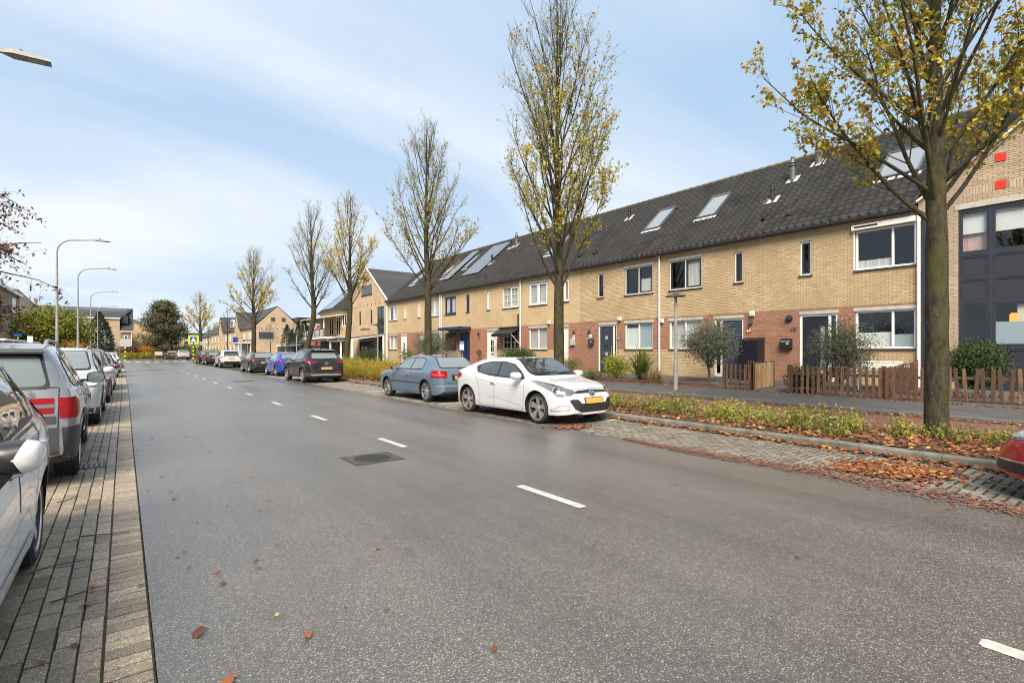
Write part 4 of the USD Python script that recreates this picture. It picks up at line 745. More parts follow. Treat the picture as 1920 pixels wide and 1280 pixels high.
# terrace beyond the crossing
def far_house(label, y0, y1, gable_end=False, dorm=None, gablefront=False, x=20.6, zc=5.9, zr=10.4, name='far_terraced_house'):
    h = thing(name, label, 'house'); P = h.GetPath(); yc = (y0 + y1) / 2
    emit('wall', MB().box(x, x + 9.4, y0, y1, 0, zc), M['wall_pale'], P)
    m = MB().add([(x - .3, y0 - .1, zc - .1), (x - .3, y1 + .1, zc - .1), (x + 4.7, y1 + .1, zr), (x + 4.7, y0 - .1, zr), (x + 9.7, y0 - .1, zc - .1), (x + 9.7, y1 + .1, zc - .1)], [[0, 2, 1], [0, 3, 2], [3, 4, 5], [3, 5, 2]]); emit('roof', m, M['roof_dark'], P)
    n = int((y1 - y0) / 5)
    for k in range(n):
        q = y0 + (k + .5) * (y1 - y0) / n
        for z0_, z1_ in ((.9, 2.5), (3.5, 5.0)): simple_window(P, x - .06, q - 1.5, q + .1, z0_, z1_, 'white', 2)
        emit('door', MB().box(x - .05, x - .004, q + .8, q + 1.8, .1, 2.3), M['door_grey'], P)
    if gable_end:
        emit('gable', MB().add([(x, y0 - .02, zc - .2), (x + 9.4, y0 - .02, zc - .2), (x + 4.7, y0 - .02, zr - .08)], [[0, 1, 2]]).quad((x, y0 - .02, 0), (x + 9.4, y0 - .02, 0), (x + 9.4, y0 - .02, zc - .2), (x, y0 - .02, zc - .2)), M['brick_wall_x'], P)
        for a, b, c, d in ((x + 3.4, x + 4.3, 7.2, 8.1), (x + 5.4, x + 6.3, 7.2, 8.1), (x + 1.2, x + 4.0, 3.7, 5.2), (x + 6.6, x + 8.4, 3.7, 5.2)): window_x(P, y0 - .03, a, b, c, d, 'brick_wall_brown' if d > 7 else 'grey_paint')
        emit('door', MB().box(x + 4.7, x + 6.0, y0 - .08, y0 - .021, 0, 2.3), M['door_grey'], P); emit('lintel', MB().box(x + 4.4, x + 6.3, y0 - .1, y0 - .022, 2.32, 2.5), M['white'], P)
        for k in range(9): emit('wall_block', MB().box(x + .6 + k, x + .75 + k, y0 - .1, y0 - .022, 5.75, 5.92), M['sill'], P)
    if gablefront:
        emit('gable_front', MB().add([(x - .4, y0 + .2, 0), (x - .4, y0 + 5, 0), (x - .4, y0 + 5, 6.4), (x - .4, y0 + 2.6, 9.6), (x - .4, y0 + .2, 6.4), (x + 4, y0 + .2, 0), (x + 4, y0 + 5, 0), (x + 4, y0 + 5, 6.4), (x + 4, y0 + 2.6, 9.6), (x + 4, y0 + .2, 6.4)], [[0, 4, 2], [0, 2, 1], [4, 3, 2], [0, 5, 9], [0, 9, 4], [1, 2, 7], [1, 7, 6]]), M['wall_pale'], P)
        emit('gable_roof', MB().quad((x - .5, y0, 6.2), (x + 4.2, y0, 6.2), (x + 4.2, y0 + 2.6, 9.75), (x - .5, y0 + 2.6, 9.75)).quad((x - .5, y0 + 2.6, 9.75), (x + 4.2, y0 + 2.6, 9.75), (x + 4.2, y0 + 5.2, 6.2), (x - .5, y0 + 5.2, 6.2)), M['roof_dark'], P)
    if dorm: emit('dormer', MB().box(x + .5, x + 3.2, dorm, dorm + 3.2, 6.9, 8.6), M['white'], P); emit('dormer_window', MB().box(x + .46, x + .499, dorm + .3, dorm + 2.9, 7.3, 8.4), M['pane_dark'], P)
    return h
fh = far_house('pale brick end house beyond the crossing, gable towards the camera', 110, 121, True)
emit('balcony_floor', MB().box(18.4, 20.6, 111, 116.5, 2.85, 3.05), M['white'], fh); m = MB().box(18.4, 18.45, 111, 116.5, 3.95, 4.0).box(18.45, 20.6, 111, 111.05, 3.95, 4.0)
for q in np.linspace(111, 116.5, 12): m.box(18.4, 18.45, q - .02, q + .02, 3.05, 3.95)
emit('balcony_railing', m, M['black'], fh); emit('balcony_wall', MB().box(18.6, 20.6, 113.2, 115.5, 0, 2.85), M['lead'], fh)
for q in (111.2, 116.3): emit('balcony_post', MB().box(18.45, 18.6, q - .07, q + .07, 0, 2.85), M['white'], fh)
far_house('far terraced house with white dormer on its dark roof', 121.2, 143, dorm=134, gablefront=True)
far_house('farthest terraced house in the row beyond the crossing', 143.2, 166, gablefront=True)
far_house('last low house of the far row behind the small yellow tree', 166.2, 190, zc=5.4, zr=9.2)
# house closing the street
he = thing('detached_house', 'brick house with dark sloping roof closing the end of the street on the left', 'house'); PE = he.GetPath(); ye = 117
emit('wall', MB().box(-14, .2, ye, ye + 9, 0, 7.4), M['brick_wall_x'], PE); emit('low_wall', MB().box(.2, 2.0, ye, ye + 9, 0, 4.9), M['brick_wall_brown'], PE)
emit('roof', MB().add([(-14.2, ye - .2, 7.3), (.3, ye - .2, 7.3), (.3, ye - .2, 4.9), (2.2, ye - .2, 4.9), (2.2, ye + 4.2, 9.4), (-14.2, ye + 4.2, 9.4), (-14.2, ye + 9.2, 4.9), (2.2, ye + 9.2, 4.9), (.3, ye + 1.9, 7.3), (2.2, ye + 1.9, 7.2)], [[0, 1, 4], [0, 4, 5], [5, 4, 7], [5, 7, 6], [2, 3, 9], [2, 9, 8], [8, 9, 4], [1, 8, 4]]), M['roof_dark'], PE)
emit('fascia', MB().box(-14, .25, ye - .25, ye - .1, 7.2, 7.36).box(.25, 2.2, ye - .28, ye - .1, 4.85, 5.0), M['white'], PE); emit('downpipe', MB().box(1.85, 1.95, ye - .1, ye - .01, 0, 4.85), M['white'], PE)
window_x(PE, ye - .03, -3.4, -2.0, 2.9, 4.8); window_x(PE, ye - .03, .85, 1.4, 2.9, 4.2); window_x(PE, ye - .03, -6.5, -5, 2.9, 4.8)
emit('solar_array', MB().add([(x_, y_, z_ + u) for x_ in (-9, 1.2) for y_, z_ in ((ye + 1.9, 8.05), (ye + 3.9, 9.2)) for u in (.1, .16)], BOXF), M['solar'], PE); emit('dormer', MB().box(.35, 1.4, ye + .6, ye + 2.5, 6.4, 7.9), M['anthracite'], PE); emit('chimney_pipe', MB().tube([(1.6, ye + 1.0, 6.4), (1.6, ye + 1.0, 7.6)], .12), M['black'], PE)
hy = thing('detached_house', 'yellow gabled house half hidden behind the pine', 'house'); emit('wall', MB().box(1.6, 7.5, 127, 137, 0, 4.2).add([(1.6, 127, 4.2), (7.5, 127, 4.2), (2.6, 127, 7.6)], [[0, 1, 2]]), M['brick_wall_y'], hy); emit('roof', MB().quad((2.5, 126.8, 7.7), (7.7, 126.8, 4.1), (7.7, 137.2, 4.1), (2.5, 137.2, 7.7)).quad((2.5, 126.8, 7.7), (2.5, 137.2, 7.7), (1.3, 137.2, 4.1), (1.3, 126.8, 4.1)), M['roof_dark'], hy); emit('window', MB().box(5.6, 6.4, 126.95, 126.99, 1.5, 2.8), M['pane_dark'], hy)
# houses on the left
hl = thing('brown_brick_house', 'brown brick house with slot windows at the left edge of the street', 'house'); PL = hl.GetPath()
emit('wall', MB().box(-19, -8.6, 52, 77, 0, 7.6), M['brick_wall_brown'], PL); emit('roof', MB().add([(-19.3, 51.7, 7.6), (-8.3, 51.7, 7.6), (-8.3, 77.2, 7.6), (-19.3, 77.2, 7.6), (-19.3, 51.7, 11), (-19.3, 77.2, 11)], [[0, 1, 4], [1, 2, 5], [1, 5, 4], [2, 3, 5]]), M['roof_dark'], PL)
emit('fascia', MB().box(-8.62, -8.28, 51.7, 77.2, 7.3, 7.55), M['white'], PL)
for y in (56, 61, 66): emit('slot_window', MB().box(-8.6, -8.56, y, y + .45, 3.2, 6.6), M['sill'], PL)
for y in (72.3,): emit('white_panel', MB().box(-8.6, -8.55, y, y + 2.2, 5.4, 6.9), M['white'], PL); emit('window', MB().box(-8.6, -8.56, y + .2, y + 2.0, 3.3, 5.3), M['pane_dark'], PL)
emit('downpipe', MB().tube([(-8.5, 76.9, 0), (-8.5, 76.9, 7.3)], .07), M['white'], PL); emit('chimney', MB().box(-10.6, -9.6, 66, 67.5, 8, 9.4), M['lead'], PL); emit('chimney_cowl', MB().tube([(-9.9, 67, 9.4), (-9.9, 67, 10.0)], .2), M['black'], PL)
h3 = thing('dark_roof_house', 'house with steep dark tiled roof and two chimney pots behind the large green shrub', 'house'); P3 = h3.GetPath(); emit('wall', MB().box(-19.5, -7.4, 84.2, 97.8, 0, 5.1), M['brick_wall_brown'], P3); emit('roof', MB().add([(-20, 83.8, 5.1), (-6.9, 83.8, 5.1), (-6.9, 98.2, 5.1), (-20, 98.2, 5.1), (-20, 91, 9.4), (-10.2, 91, 9.4)], [[0, 1, 5], [0, 5, 4], [1, 2, 5], [2, 3, 4], [2, 4, 5], [3, 0, 4]]), M['roof_far'], P3)
emit('fascia', MB().box(-20, -6.8, 83.65, 83.8, 4.9, 5.15).box(-6.95, -6.8, 83.8, 98.2, 4.9, 5.15), M['white'], P3)
for x_ in (-8.7, -7.9): emit('chimney_pot', MB().lathe([(.16, -1.2), (.16, .4), (.22, .45), (.18, .75), (.001, .8)], (x_, 92.5, 7.6 - (x_ + 8.7) * .9), 10), M['brick_wall_brown'], P3)
emit('window', MB().box(-8.6, -7.9, 84.15, 84.19, 2.8, 4.5), M['pane_dark'], P3)
gw = thing('garden_wall', 'low white coped garden wall behind the left row of cars', 'wall'); emit('panel', MB().box(-5.3, -5.1, 40, 56, 0, 2.1), M['brick_wall_brown'], gw); emit('coping', MB().box(-5.4, -5.0, 39.9, 56.1, 2.1, 2.22), M['white'], gw); emit('gate_post', MB().box(-4.6, -4.35, 44.6, 44.9, 0, 2.45), M['white'], gw)
bs = thing('street_sign', 'small blue street name sign on the white coped wall', 'sign', (-4.98, 44.2, 2.5)); emit('panel', MB().box(-.19, .19, -.02, .02, -.06, .07), mat('sign_blue', (0.01, 0.045, 0.30), 0.4), bs); M['sign_blue'] = UsdShade.Material.Get(stage, '/World/Looks/sign_blue'); emit('post', MB().tube([(0, .05, -2.5), (0, .05, -.1)], .03), M['steel'], bs)
for i, (a, b, y, hgt, lab) in enumerate(((12, 34, 290, 8.5, 'far dark flat roofed block behind the leafless trees'), (-70, -25, 190, 9, 'long far block on the left horizon'), (40, 110, 150, 9.5, 'far block behind the terrace gap'))):
    fb = thing('apartment_block', lab, 'building'); emit('wall', MB().box(a, b, y, y + 12, 0, hgt), M['brick_wall_x'], fb); emit('roof', MB().box(a - .3, b + .3, y - .3, y + 12.3, hgt, hgt + 1.2), M['roof_dark'], fb)
    for k in range(int((b - a) / 4)):
        for z in (1.2, 4.2, 7.0): emit('window', MB().box(a + 1 + k * 4, a + 2.8 + k * 4, y - .05, y - .003, z, z + 1.5), M['pane_dark'], fb)
# ------------------------------------------------------------------ parked cars
def paint(name, c, metal=0.0, rough=0.32, dirt=None):
    return mat('paint_' + name, c, rough, spec=0.5 if max(c) > .05 else .3, metal=metal, coat=1.0 if max(c) > .05 else .55, coat_rough=0.025, noise=dirt, nscale=1.3)
M['tyre'] = mat('tyre_rubber', (0.018, 0.018, 0.018), 0.75)
M['rim'] = mat('alloy_rim', (0.55, 0.55, 0.55), 0.28, metal=0.85)
M['rim_dark'] = mat('grey_alloy_rim', (0.36, 0.33, 0.315), 0.3, metal=0.6)
M['disc'] = mat('brake_disc', (0.06, 0.058, 0.055), 0.5, metal=0.6)
M['carglass'] = mat('car_glass', (0.022, 0.027, 0.026), 0.02, spec=0.85, coat=1.0, coat_rough=0.0)
M['carglass_pale'] = mat('pale_car_glass', (0.13, 0.155, 0.15), 0.03, spec=0.9, coat=1.0, coat_rough=0.0)
M['lens_red'] = mat('red_lens', (0.22, 0.002, 0.004), 0.25, spec=0.25, coat=0.15)
M['lens_clear'] = mat('clear_lens', (0.42, 0.43, 0.44), 0.08, spec=0.9, coat=1.0)
M['lens_dark'] = mat('lamp_inside', (0.10, 0.10, 0.105), 0.15, spec=0.8, coat=1.0)
M['chrome'] = mat('chrome', (0.75, 0.75, 0.76), 0.12, metal=1.0)
M['trim'] = mat('black_trim', (0.016, 0.016, 0.017), 0.4)
M['cladding'] = mat('grey_cladding', (0.035, 0.035, 0.037), 0.6, bump=0.15, bscale=300)
M['plate_yellow'] = mat('yellow_plate', (0.40, 0.25, 0.05), 0.5)
M['under'] = mat('wheel_well', (0.010, 0.010, 0.010), 0.9)
def pch(pts, x):
    p = sorted(pts); return PchipInterpolator([a for a, b in p], [b for a, b in p])(np.clip(x, p[0][0], p[-1][0]))
def raycast(tri, o, d):
    """first hit distance along d for rays o (n,3); tri (m,3,3)"""
    e1, e2 = tri[:, 1] - tri[:, 0], tri[:, 2] - tri[:, 0]
    h = np.cross(d, e2); a = (e1 * h).sum(1); ok = np.abs(a) > 1e-12; fi = np.where(ok, 1 / np.where(ok, a, 1), 0)
    out = np.full(len(o), np.inf); idx = np.zeros(len(o), int)
    for i0 in range(0, len(o), 64):
        s = o[i0:i0 + 64, None] - tri[None, :, 0]; u = (s * h).sum(2) * fi; q = np.cross(s, e1[None]); v = (q @ d) * fi; t = (q * e2[None]).sum(2) * fi
        hit = ok & (u >= -1e-6) & (v >= -1e-6) & (u + v <= 1 + 1e-6) & (t > 1e-6); t = np.where(hit, t, np.inf); out[i0:i0 + 64] = t.min(1); idx[i0:i0 + 64] = t.argmin(1)
    return out, idx
class Car:
    def __init__(s, spec):
        s.c = c = dict(dict(z0=.19, nr=.32, nf=.38, roof_in=.60, tumble=.0, tyre=.32, tw=.205, track=.0), **spec)
        L, W = c['L'], c['W']; hw = W / 2
        top, belt = c['top'], c['belt']; xs = np.linspace(0, L, 700); zt = pch(top, xs)
        arc = np.concatenate([[0], np.cumsum(np.hypot(np.diff(xs), np.diff(zt) * 1.4))]); n = c.get('n', 66)
        st = np.interp(np.linspace(0, arc[-1], n), arc, xs); st = np.unique(np.concatenate([st, [0.015, .04, .08, L - .08, L - .04, L - .015]]))
        secs = []
        for x in st:
            z = float(pch(top, x)); zb = min(float(pch(belt, x)), z - .012); z0 = c['z0'] + .10 * max(0, (.35 - x) / .35) ** 2 + .06 * max(0, (x - L + .35) / .35) ** 2
            tr, tf = min(1, max(0, x / c['nr'])), min(1, max(0, (L - x) / c['nf']))
            k = (c.get('cr', .62) + (1 - c.get('cr', .62)) * (1 - (1 - tr) ** 2.6)) * (c.get('cf', .55) + (1 - c.get('cf', .55)) * (1 - (1 - tf) ** 2.4))
            w = hw * k * (1 - .035 * ((x - L * .5) / (L * .5)) ** 2)
            for ax in (c['ra'], c['fa']): w += .022 * math.exp(-((x - ax) / .34) ** 2)
            g = z - zb; sgh = min(1, max(0, (g - .07) / .33)); sgh = sgh * sgh * (3 - 2 * sgh)
            wr = hw * c.get('wr', .70) * min(1, .8 + .2 * k) ; wb = w * .955
            h = zb - z0
            low = [(0, z0), (.70 * w, z0), (.88 * w, z0 + .006), (.955 * w, z0 + .045), (.975 * w, z0 + .12 * h + .03), (.985 * w, z0 + .33 * h), (w, z0 + .62 * h), (.997 * w, z0 + .76 * h), (.985 * w, z0 + .9 * h), (wb, zb)]
            gh = [(wb - .018, zb + .012), (wb + (wr - wb) * .33, zb + g * .30), (wb + (wr - wb) * .68, zb + g * .63), (wr + (wb - wr) * .05, zb + g * .86), (wr * .93, zb + g * .948), (wr * .72, zb + g * .985), (wr * .4, zb + g * .998), (0, z)]
            hd = [(.93 * w, zb + g * .28), (.86 * w, zb + g * .50), (.77 * w, zb + g * .68), (.66 * w, zb + g * .81), (.52 * w, zb + g * .90), (.36 * w, zb + g * .96), (.18 * w, zb + g * .99), (0, z)]
            up = [(a[0] * sgh + b[0] * (1 - sgh), a[1] * sgh + b[1] * (1 - sgh)) for a, b in zip(gh, hd)]
            pts = np.array(low + up); d = np.concatenate([[0], np.cumsum(np.hypot(*np.diff(pts, axis=0).T) + .02)])
            q = np.concatenate([np.linspace(0, d[3], 4), np.linspace(d[3], d[-1], 30)[1:]])
            f = PchipInterpolator(d, pts); secs.append(f(q))
        secs = np.array(secs); k = secs.shape[1]
        left = secs; right = secs[:, 1:-1][:, ::-1] * [-1, 1]
        loop = np.concatenate([left, right], 1); m = loop.shape[1]; N = len(st)
        v = np.concatenate([np.repeat(st, m)[:, None], loop.reshape(-1, 2)], 1)
        i, j = np.meshgrid(np.arange(N - 1), np.arange(m), indexing='ij'); j2 = (j + 1) % m
        q = np.stack([i * m + j, i * m + j2, (i + 1) * m + j2, (i + 1) * m + j], -1).reshape(-1, 4); f = np.vstack([q[:, [0, 1, 2]], q[:, [0, 2, 3]]])
        cen = [np.append(st[0] - .004, loop[0].mean(0)), np.append(st[-1] + .004, loop[-1].mean(0))]; v = np.vstack([v, cen]); nv = len(v)
        jj = np.arange(m); f = np.vstack([f, np.stack([(jj + 1) % m, jj, np.full(m, nv - 2)], 1), np.stack([jj + (N - 1) * m, (jj + 1) % m + (N - 1) * m, np.full(m, nv - 1)], 1)])
        t = trimesh.Trimesh(v, f, process=False)
        if t.volume < 0: f = f[:, ::-1]
        man = m3.Manifold(m3.Mesh(v.astype(np.float32), f.astype(np.uint32)))
        R = c['tyre'] + .048; s.R = R
        for ax in (c['ra'], c['fa']):
            for sg in (1, -1):
                cyl = m3.Manifold.cylinder(.62, R, R, 40).rotate([90 if sg < 0 else -90, 0, 0]).translate([ax, sg * (hw - .33), c['tyre'] + .012]); man = man - cyl
        mm = man.to_mesh(); s.v, s.f = mm.vert_properties[:, :3].astype(float), mm.tri_verts.astype(int); s.tri = s.v[s.f]
        cen = s.tri.mean(1); nn = np.cross(s.tri[:, 1] - s.tri[:, 0], s.tri[:, 2] - s.tri[:, 0]); nn /= np.maximum(np.linalg.norm(nn, axis=1, keepdims=True), 1e-12)
        dark = (nn[:, 2] < -.75) & (cen[:, 2] < c['z0'] + .16)
        for ax in (c['ra'], c['fa']): dark |= (np.hypot(cen[:, 0] - ax, cen[:, 2] - c['tyre'] - .012) < R + .003) & (cen[:, 2] < c['tyre'] + R + .02)
        s.dark = dark; s.parts = []; s.vn = nn
        s.emit('body', (s.v, s.f[~dark]), c['paint'], smooth=38); s.emit('wheel_well', (s.v, s.f[dark]), M['under'])
    def emit(s, name, mesh, m, smooth=False, sub=None, parent=None): s.parts.append((name, mesh, m, smooth, parent)); return len(s.parts) - 1
    def proj(s, poly, view, off=.004, res=.055, smoothpoly=0, flush=False):
        """a skin patch on the body: poly in (u, v=z); view 'L' (u=x), 'F'/'B' (u=y) or an angle in degrees: direction of view measured from the front, u = sideways"""
        if isinstance(poly, list) and len(poly[0]) == 3: poly = s.obl(poly, view)
        P = Polygon(poly) if not isinstance(poly, Polygon) else poly
        if smoothpoly: P = P.buffer(-smoothpoly).buffer(smoothpoly * 2).buffer(-smoothpoly)
        if P.is_empty: return None
        if P.geom_type != 'Polygon': P = max(P.geoms, key=lambda g: g.area)
        ring = P.exterior; n = max(12, int(ring.length / res * 1.6)); pts = [ring.interpolate(i / n, True).coords[0] for i in range(n)] + list(ring.coords)[:-1]
        for r_ in P.interiors: pts += [r_.interpolate(i / 24, True).coords[0] for i in range(24)]
        x0, y0, x1, y1 = P.bounds; gx, gy = np.meshgrid(np.arange(x0 + res / 2, x1, res), np.arange(y0 + res / 2, y1, res)); g = np.column_stack([gx.ravel(), gy.ravel()])
        if len(g): inn = shapely.contains_xy(P.buffer(-res * .3), g[:, 0], g[:, 1]); pts = np.vstack([pts, g[inn]])
        pts = np.unique(np.round(np.array(pts), 4), axis=0)
        tri = Delaunay(pts).simplices; cc = pts[tri].mean(1); tri = tri[shapely.contains_xy(P.buffer(1e-4), cc[:, 0], cc[:, 1])]
        if view == 'L': U, D, O = np.array([1.0, 0, 0]), np.array([0, -1.0, 0]), np.array([0, 6.0, 0])
        else:
            a = math.radians({'F': 0, 'B': 180}.get(view, view) if isinstance(view, str) else view); D = -np.array([math.cos(a), math.sin(a), 0]); U = np.array([-math.sin(a), math.cos(a), 0]); 
            if view == 'B': U = np.array([0, 1.0, 0])
            ctr = np.array([s.c['L'] / 2, 0, 0]); O = ctr - D * 6
        o = O + pts[:, :1] * U + pts[:, 1:] * np.array([0, 0, 1.0])
        tu = s.tri @ U; tz = s.tri[:, :, 2]; ou = o @ U
        sel = (tu.max(1) >= ou.min() - .01) & (tu.min(1) <= ou.max() + .01) & (tz.max(1) >= pts[:, 1].min() - .01) & (tz.min(1) <= pts[:, 1].max() + .01)
        t, ix = raycast(s.tri[sel], o, D); okv = np.isfinite(t)
        if view == 'L': okv &= (6 - t) > 0.0
        tri = tri[okv[tri].all(1)]
        if not len(tri): return None
        tm = np.where(okv, t, 0); sp = tm[tri]; tri = tri[(sp.max(1) - sp.min(1)) < .35]
        v = o + tm[:, None] * D + s.vn[sel][ix] * off - D * .001
        n = np.cross(v[tri[:, 1]] - v[tri[:, 0]], v[tri[:, 2]] - v[tri[:, 0]]) @ D; tri = np.where((n > 0)[:, None], tri[:, ::-1], tri)
        us = np.unique(tri); mp = np.full(len(v), -1); mp[us] = np.arange(len(us))
        return v[us], mp[tri]
    def obl(s, pts, a):
        """points (distance in from the car's nose or tail, y, z) as seen from the oblique direction a"""
        r = math.radians(a); L = s.c['L']; return [(-math.sin(r) * ((d if a > 90 else L - d) - L / 2) + math.cos(r) * y, z) if a < 90 else (-(math.sin(r) * ((d) - L / 2) - math.cos(r) * y), z) for d, y, z in pts]
    def skin(s, name, poly, view, m, off=.004, both=False, **k):
        r = s.proj(poly, view, off, **k)
        if r is None: return
        s.emit(name, r, m, True)
        if both: s.emit(name, (r[0] * [1, -1, 1], r[1][:, ::-1]), m, True)
    def seam(s, name, line, view, w=.006, m=None, off=.0025, both=True): s.skin(name, LineString(line).buffer(w / 2, cap_style=2), view, m or M['trim'], off, both, res=.05)
    def wheels(s, style='five', rim='rim', rr=.72):
        c = s.c
        for ax in (c['ra'], c['fa']):
            for sg in (1, -1):
                y = sg * (c['W'] / 2 - .035 - c['tw'] / 2 + c['track']); r, w = c['tyre'], c['tw'] / 2; ri = r * rr
                t = MB().lathe([(ri, -w * .9), (ri + .015, -w), (r - .035, -w), (r - .008, -w * .78), (r, -w * .5), (r, w * .5), (r - .008, w * .78), (r - .035, w), (ri + .015, w), (ri, w * .9)], (0, 0, 0), 32, 1)
                rm = MB().lathe([(ri + .003, w * .93), (ri - .012, w * .93), (ri - .022, w * .80), (ri - .03, w * .2), (ri - .03, -w * .8), (.001, -w * .75)], (0, 0, 0), 30, 1)
                sp = MB(); ns = {'five': 5, 'twin': 5, 'ten': 10, 'seven': 7, 'six': 6}[style]
                for k in range(ns):
                    a = 2 * math.pi * k / ns + .3
                    for da in ((-.15, .15) if style == 'twin' else (0,)):
                        d = np.array([math.cos(a + da), 0, math.sin(a + da)]); e = np.array([-d[2], 0, d[0]]); w0, w1 = {'five': (.055, .038), 'twin': (.020, .030), 'ten': (.022, .018), 'seven': (.035, .026), 'six': (.04, .034)}[style]
                        yo = w * .80; p = [d * .03 + e * w0 * .8, d * .03 - e * w0 * .8, d * (ri - .008) - e * w1, d * (ri - .008) + e * w1]
                        v = [q + [0, yo - .012 if i < 2 else yo, 0] for i, q in enumerate(p)] + [q + [0, yo - .055, 0] for q in p]
                        sp.add(v, [[0, 1, 2, 3], [7, 6, 5, 4], [0, 4, 5, 1], [1, 5, 6, 2], [2, 6, 7, 3], [3, 7, 4, 0]])
                sp.lathe([(ri + .006, w * .97), (ri - .014, w * .95), (ri - .018, w * .78)], (0, 0, 0), 30, 1)
                sp.lathe([(.001, w * .80), (.055, w * .80), (.065, w * .72), (.065, w * .2)], (0, 0, 0), 14, 1)
                ds = MB().lathe([(.001, w * .25), (ri * .72, w * .25), (ri * .72, w * .15)], (0, 0, 0), 20, 1)
                loc = np.array([ax, y, r])
                for nm, b, mt in (('tyre', t, 'tyre'), ('rim_barrel', rm, 'disc'), ('rim', sp, rim), ('brake_disc', ds, 'disc')):
                    v, f = b.done(); v = v * [1, sg, 1]; f = f if sg > 0 else f[:, ::-1]; s.emit(nm, (v + loc, f), M[mt], 30, parent=('wheel', ax, sg))
                # parent handled when placed
    def mirrors(s, x, z, mt, big=1.0, both=True):
        for sg in (1, -1):
            w = s.c['W'] / 2; b = MB(); P = [(x - .075 * big, .94), (x - .06 * big, 1.0), (x + .0, 1.0), (x + .05 * big, .95), (x + .08 * big, .78), (x + .095 * big, .42), (x + .098 * big, .05)]
            b.tube([(px, sg * (w + .09), z) for px, _ in P], [0.02] * 7, 14); v, f = b.done(); n = 14
            for i, (px, k) in enumerate(P):
                for j in range(n):
                    a = 2 * math.pi * j / n; cy, cz = math.cos(a), math.sin(a); e = .72
                    v[i * n + j] = (px, sg * (w + s.c.get('mirror_out', .085 * big)) + sg * .105 * big * k * np.sign(cy) * abs(cy) ** e, z + .078 * big * k * np.sign(cz) * abs(cz) ** e)
            if np.linalg.det([v[1] - v[0], v[n] - v[0], v[0] - v[:].mean(0)]) < 0: pass
            nq = 6 * n; jq = (np.arange(len(f)) % nq) % n; ins = (np.cos(2 * np.pi * (jq + .5) / n) < .30) & (np.arange(len(f)) < 2 * nq) & bool(s.c.get('mirror_two'))
            if ins.any(): s.emit('mirror_housing', (v, f[ins]), M['trim'], 40)
            s.emit('mirror', (v, f[~ins]), mt, 40); s.emit('mirror_stalk', MB().bar((x + .03, sg * (w - .12), z - .045), (x + .03, sg * (w + .02), z - .045), .05, .035), M['trim'])
            a = np.linspace(0, 2 * np.pi, 16, endpoint=False); yy = sg * (w + s.c.get('mirror_out', .085 * big)) + sg * .092 * big * np.sign(np.cos(a)) * abs(np.cos(a)) ** .72; zz = z + .066 * big * np.sign(np.sin(a)) * abs(np.sin(a)) ** .72
            vv = np.vstack([[x - .078 * big, sg * (w + s.c.get('mirror_out', .085 * big)), z], np.column_stack([np.full(16, x - .0765 * big), yy, zz])]); ff = np.array([[0, i + 1, (i + 1) % 16 + 1] for i in range(16)])
            s.emit('mirror_glass', (vv, ff), M['carglass_pale'])
    def place(s, name, label, x, y, heading, group=None, z=0.0, cat='car'):
        """local x axis points along the heading (radians from +X); (x, y) is where the middle of the car stands"""
        t = thing(name, label, cat, (x - math.cos(heading) * s.c['L'] / 2, y - math.sin(heading) * s.c['L'] / 2, z), heading, group); P = pth(t); wh = {}
        for nm, mesh, m, sm, par in s.parts:
            pp = P
            if par:
                if par not in wh: wh[par] = UsdGeom.Xform.Define(stage, upath(P, 'wheel')).GetPath()
                pp = wh[par]
            emit(nm, mesh, m, pp, sm)
        return t
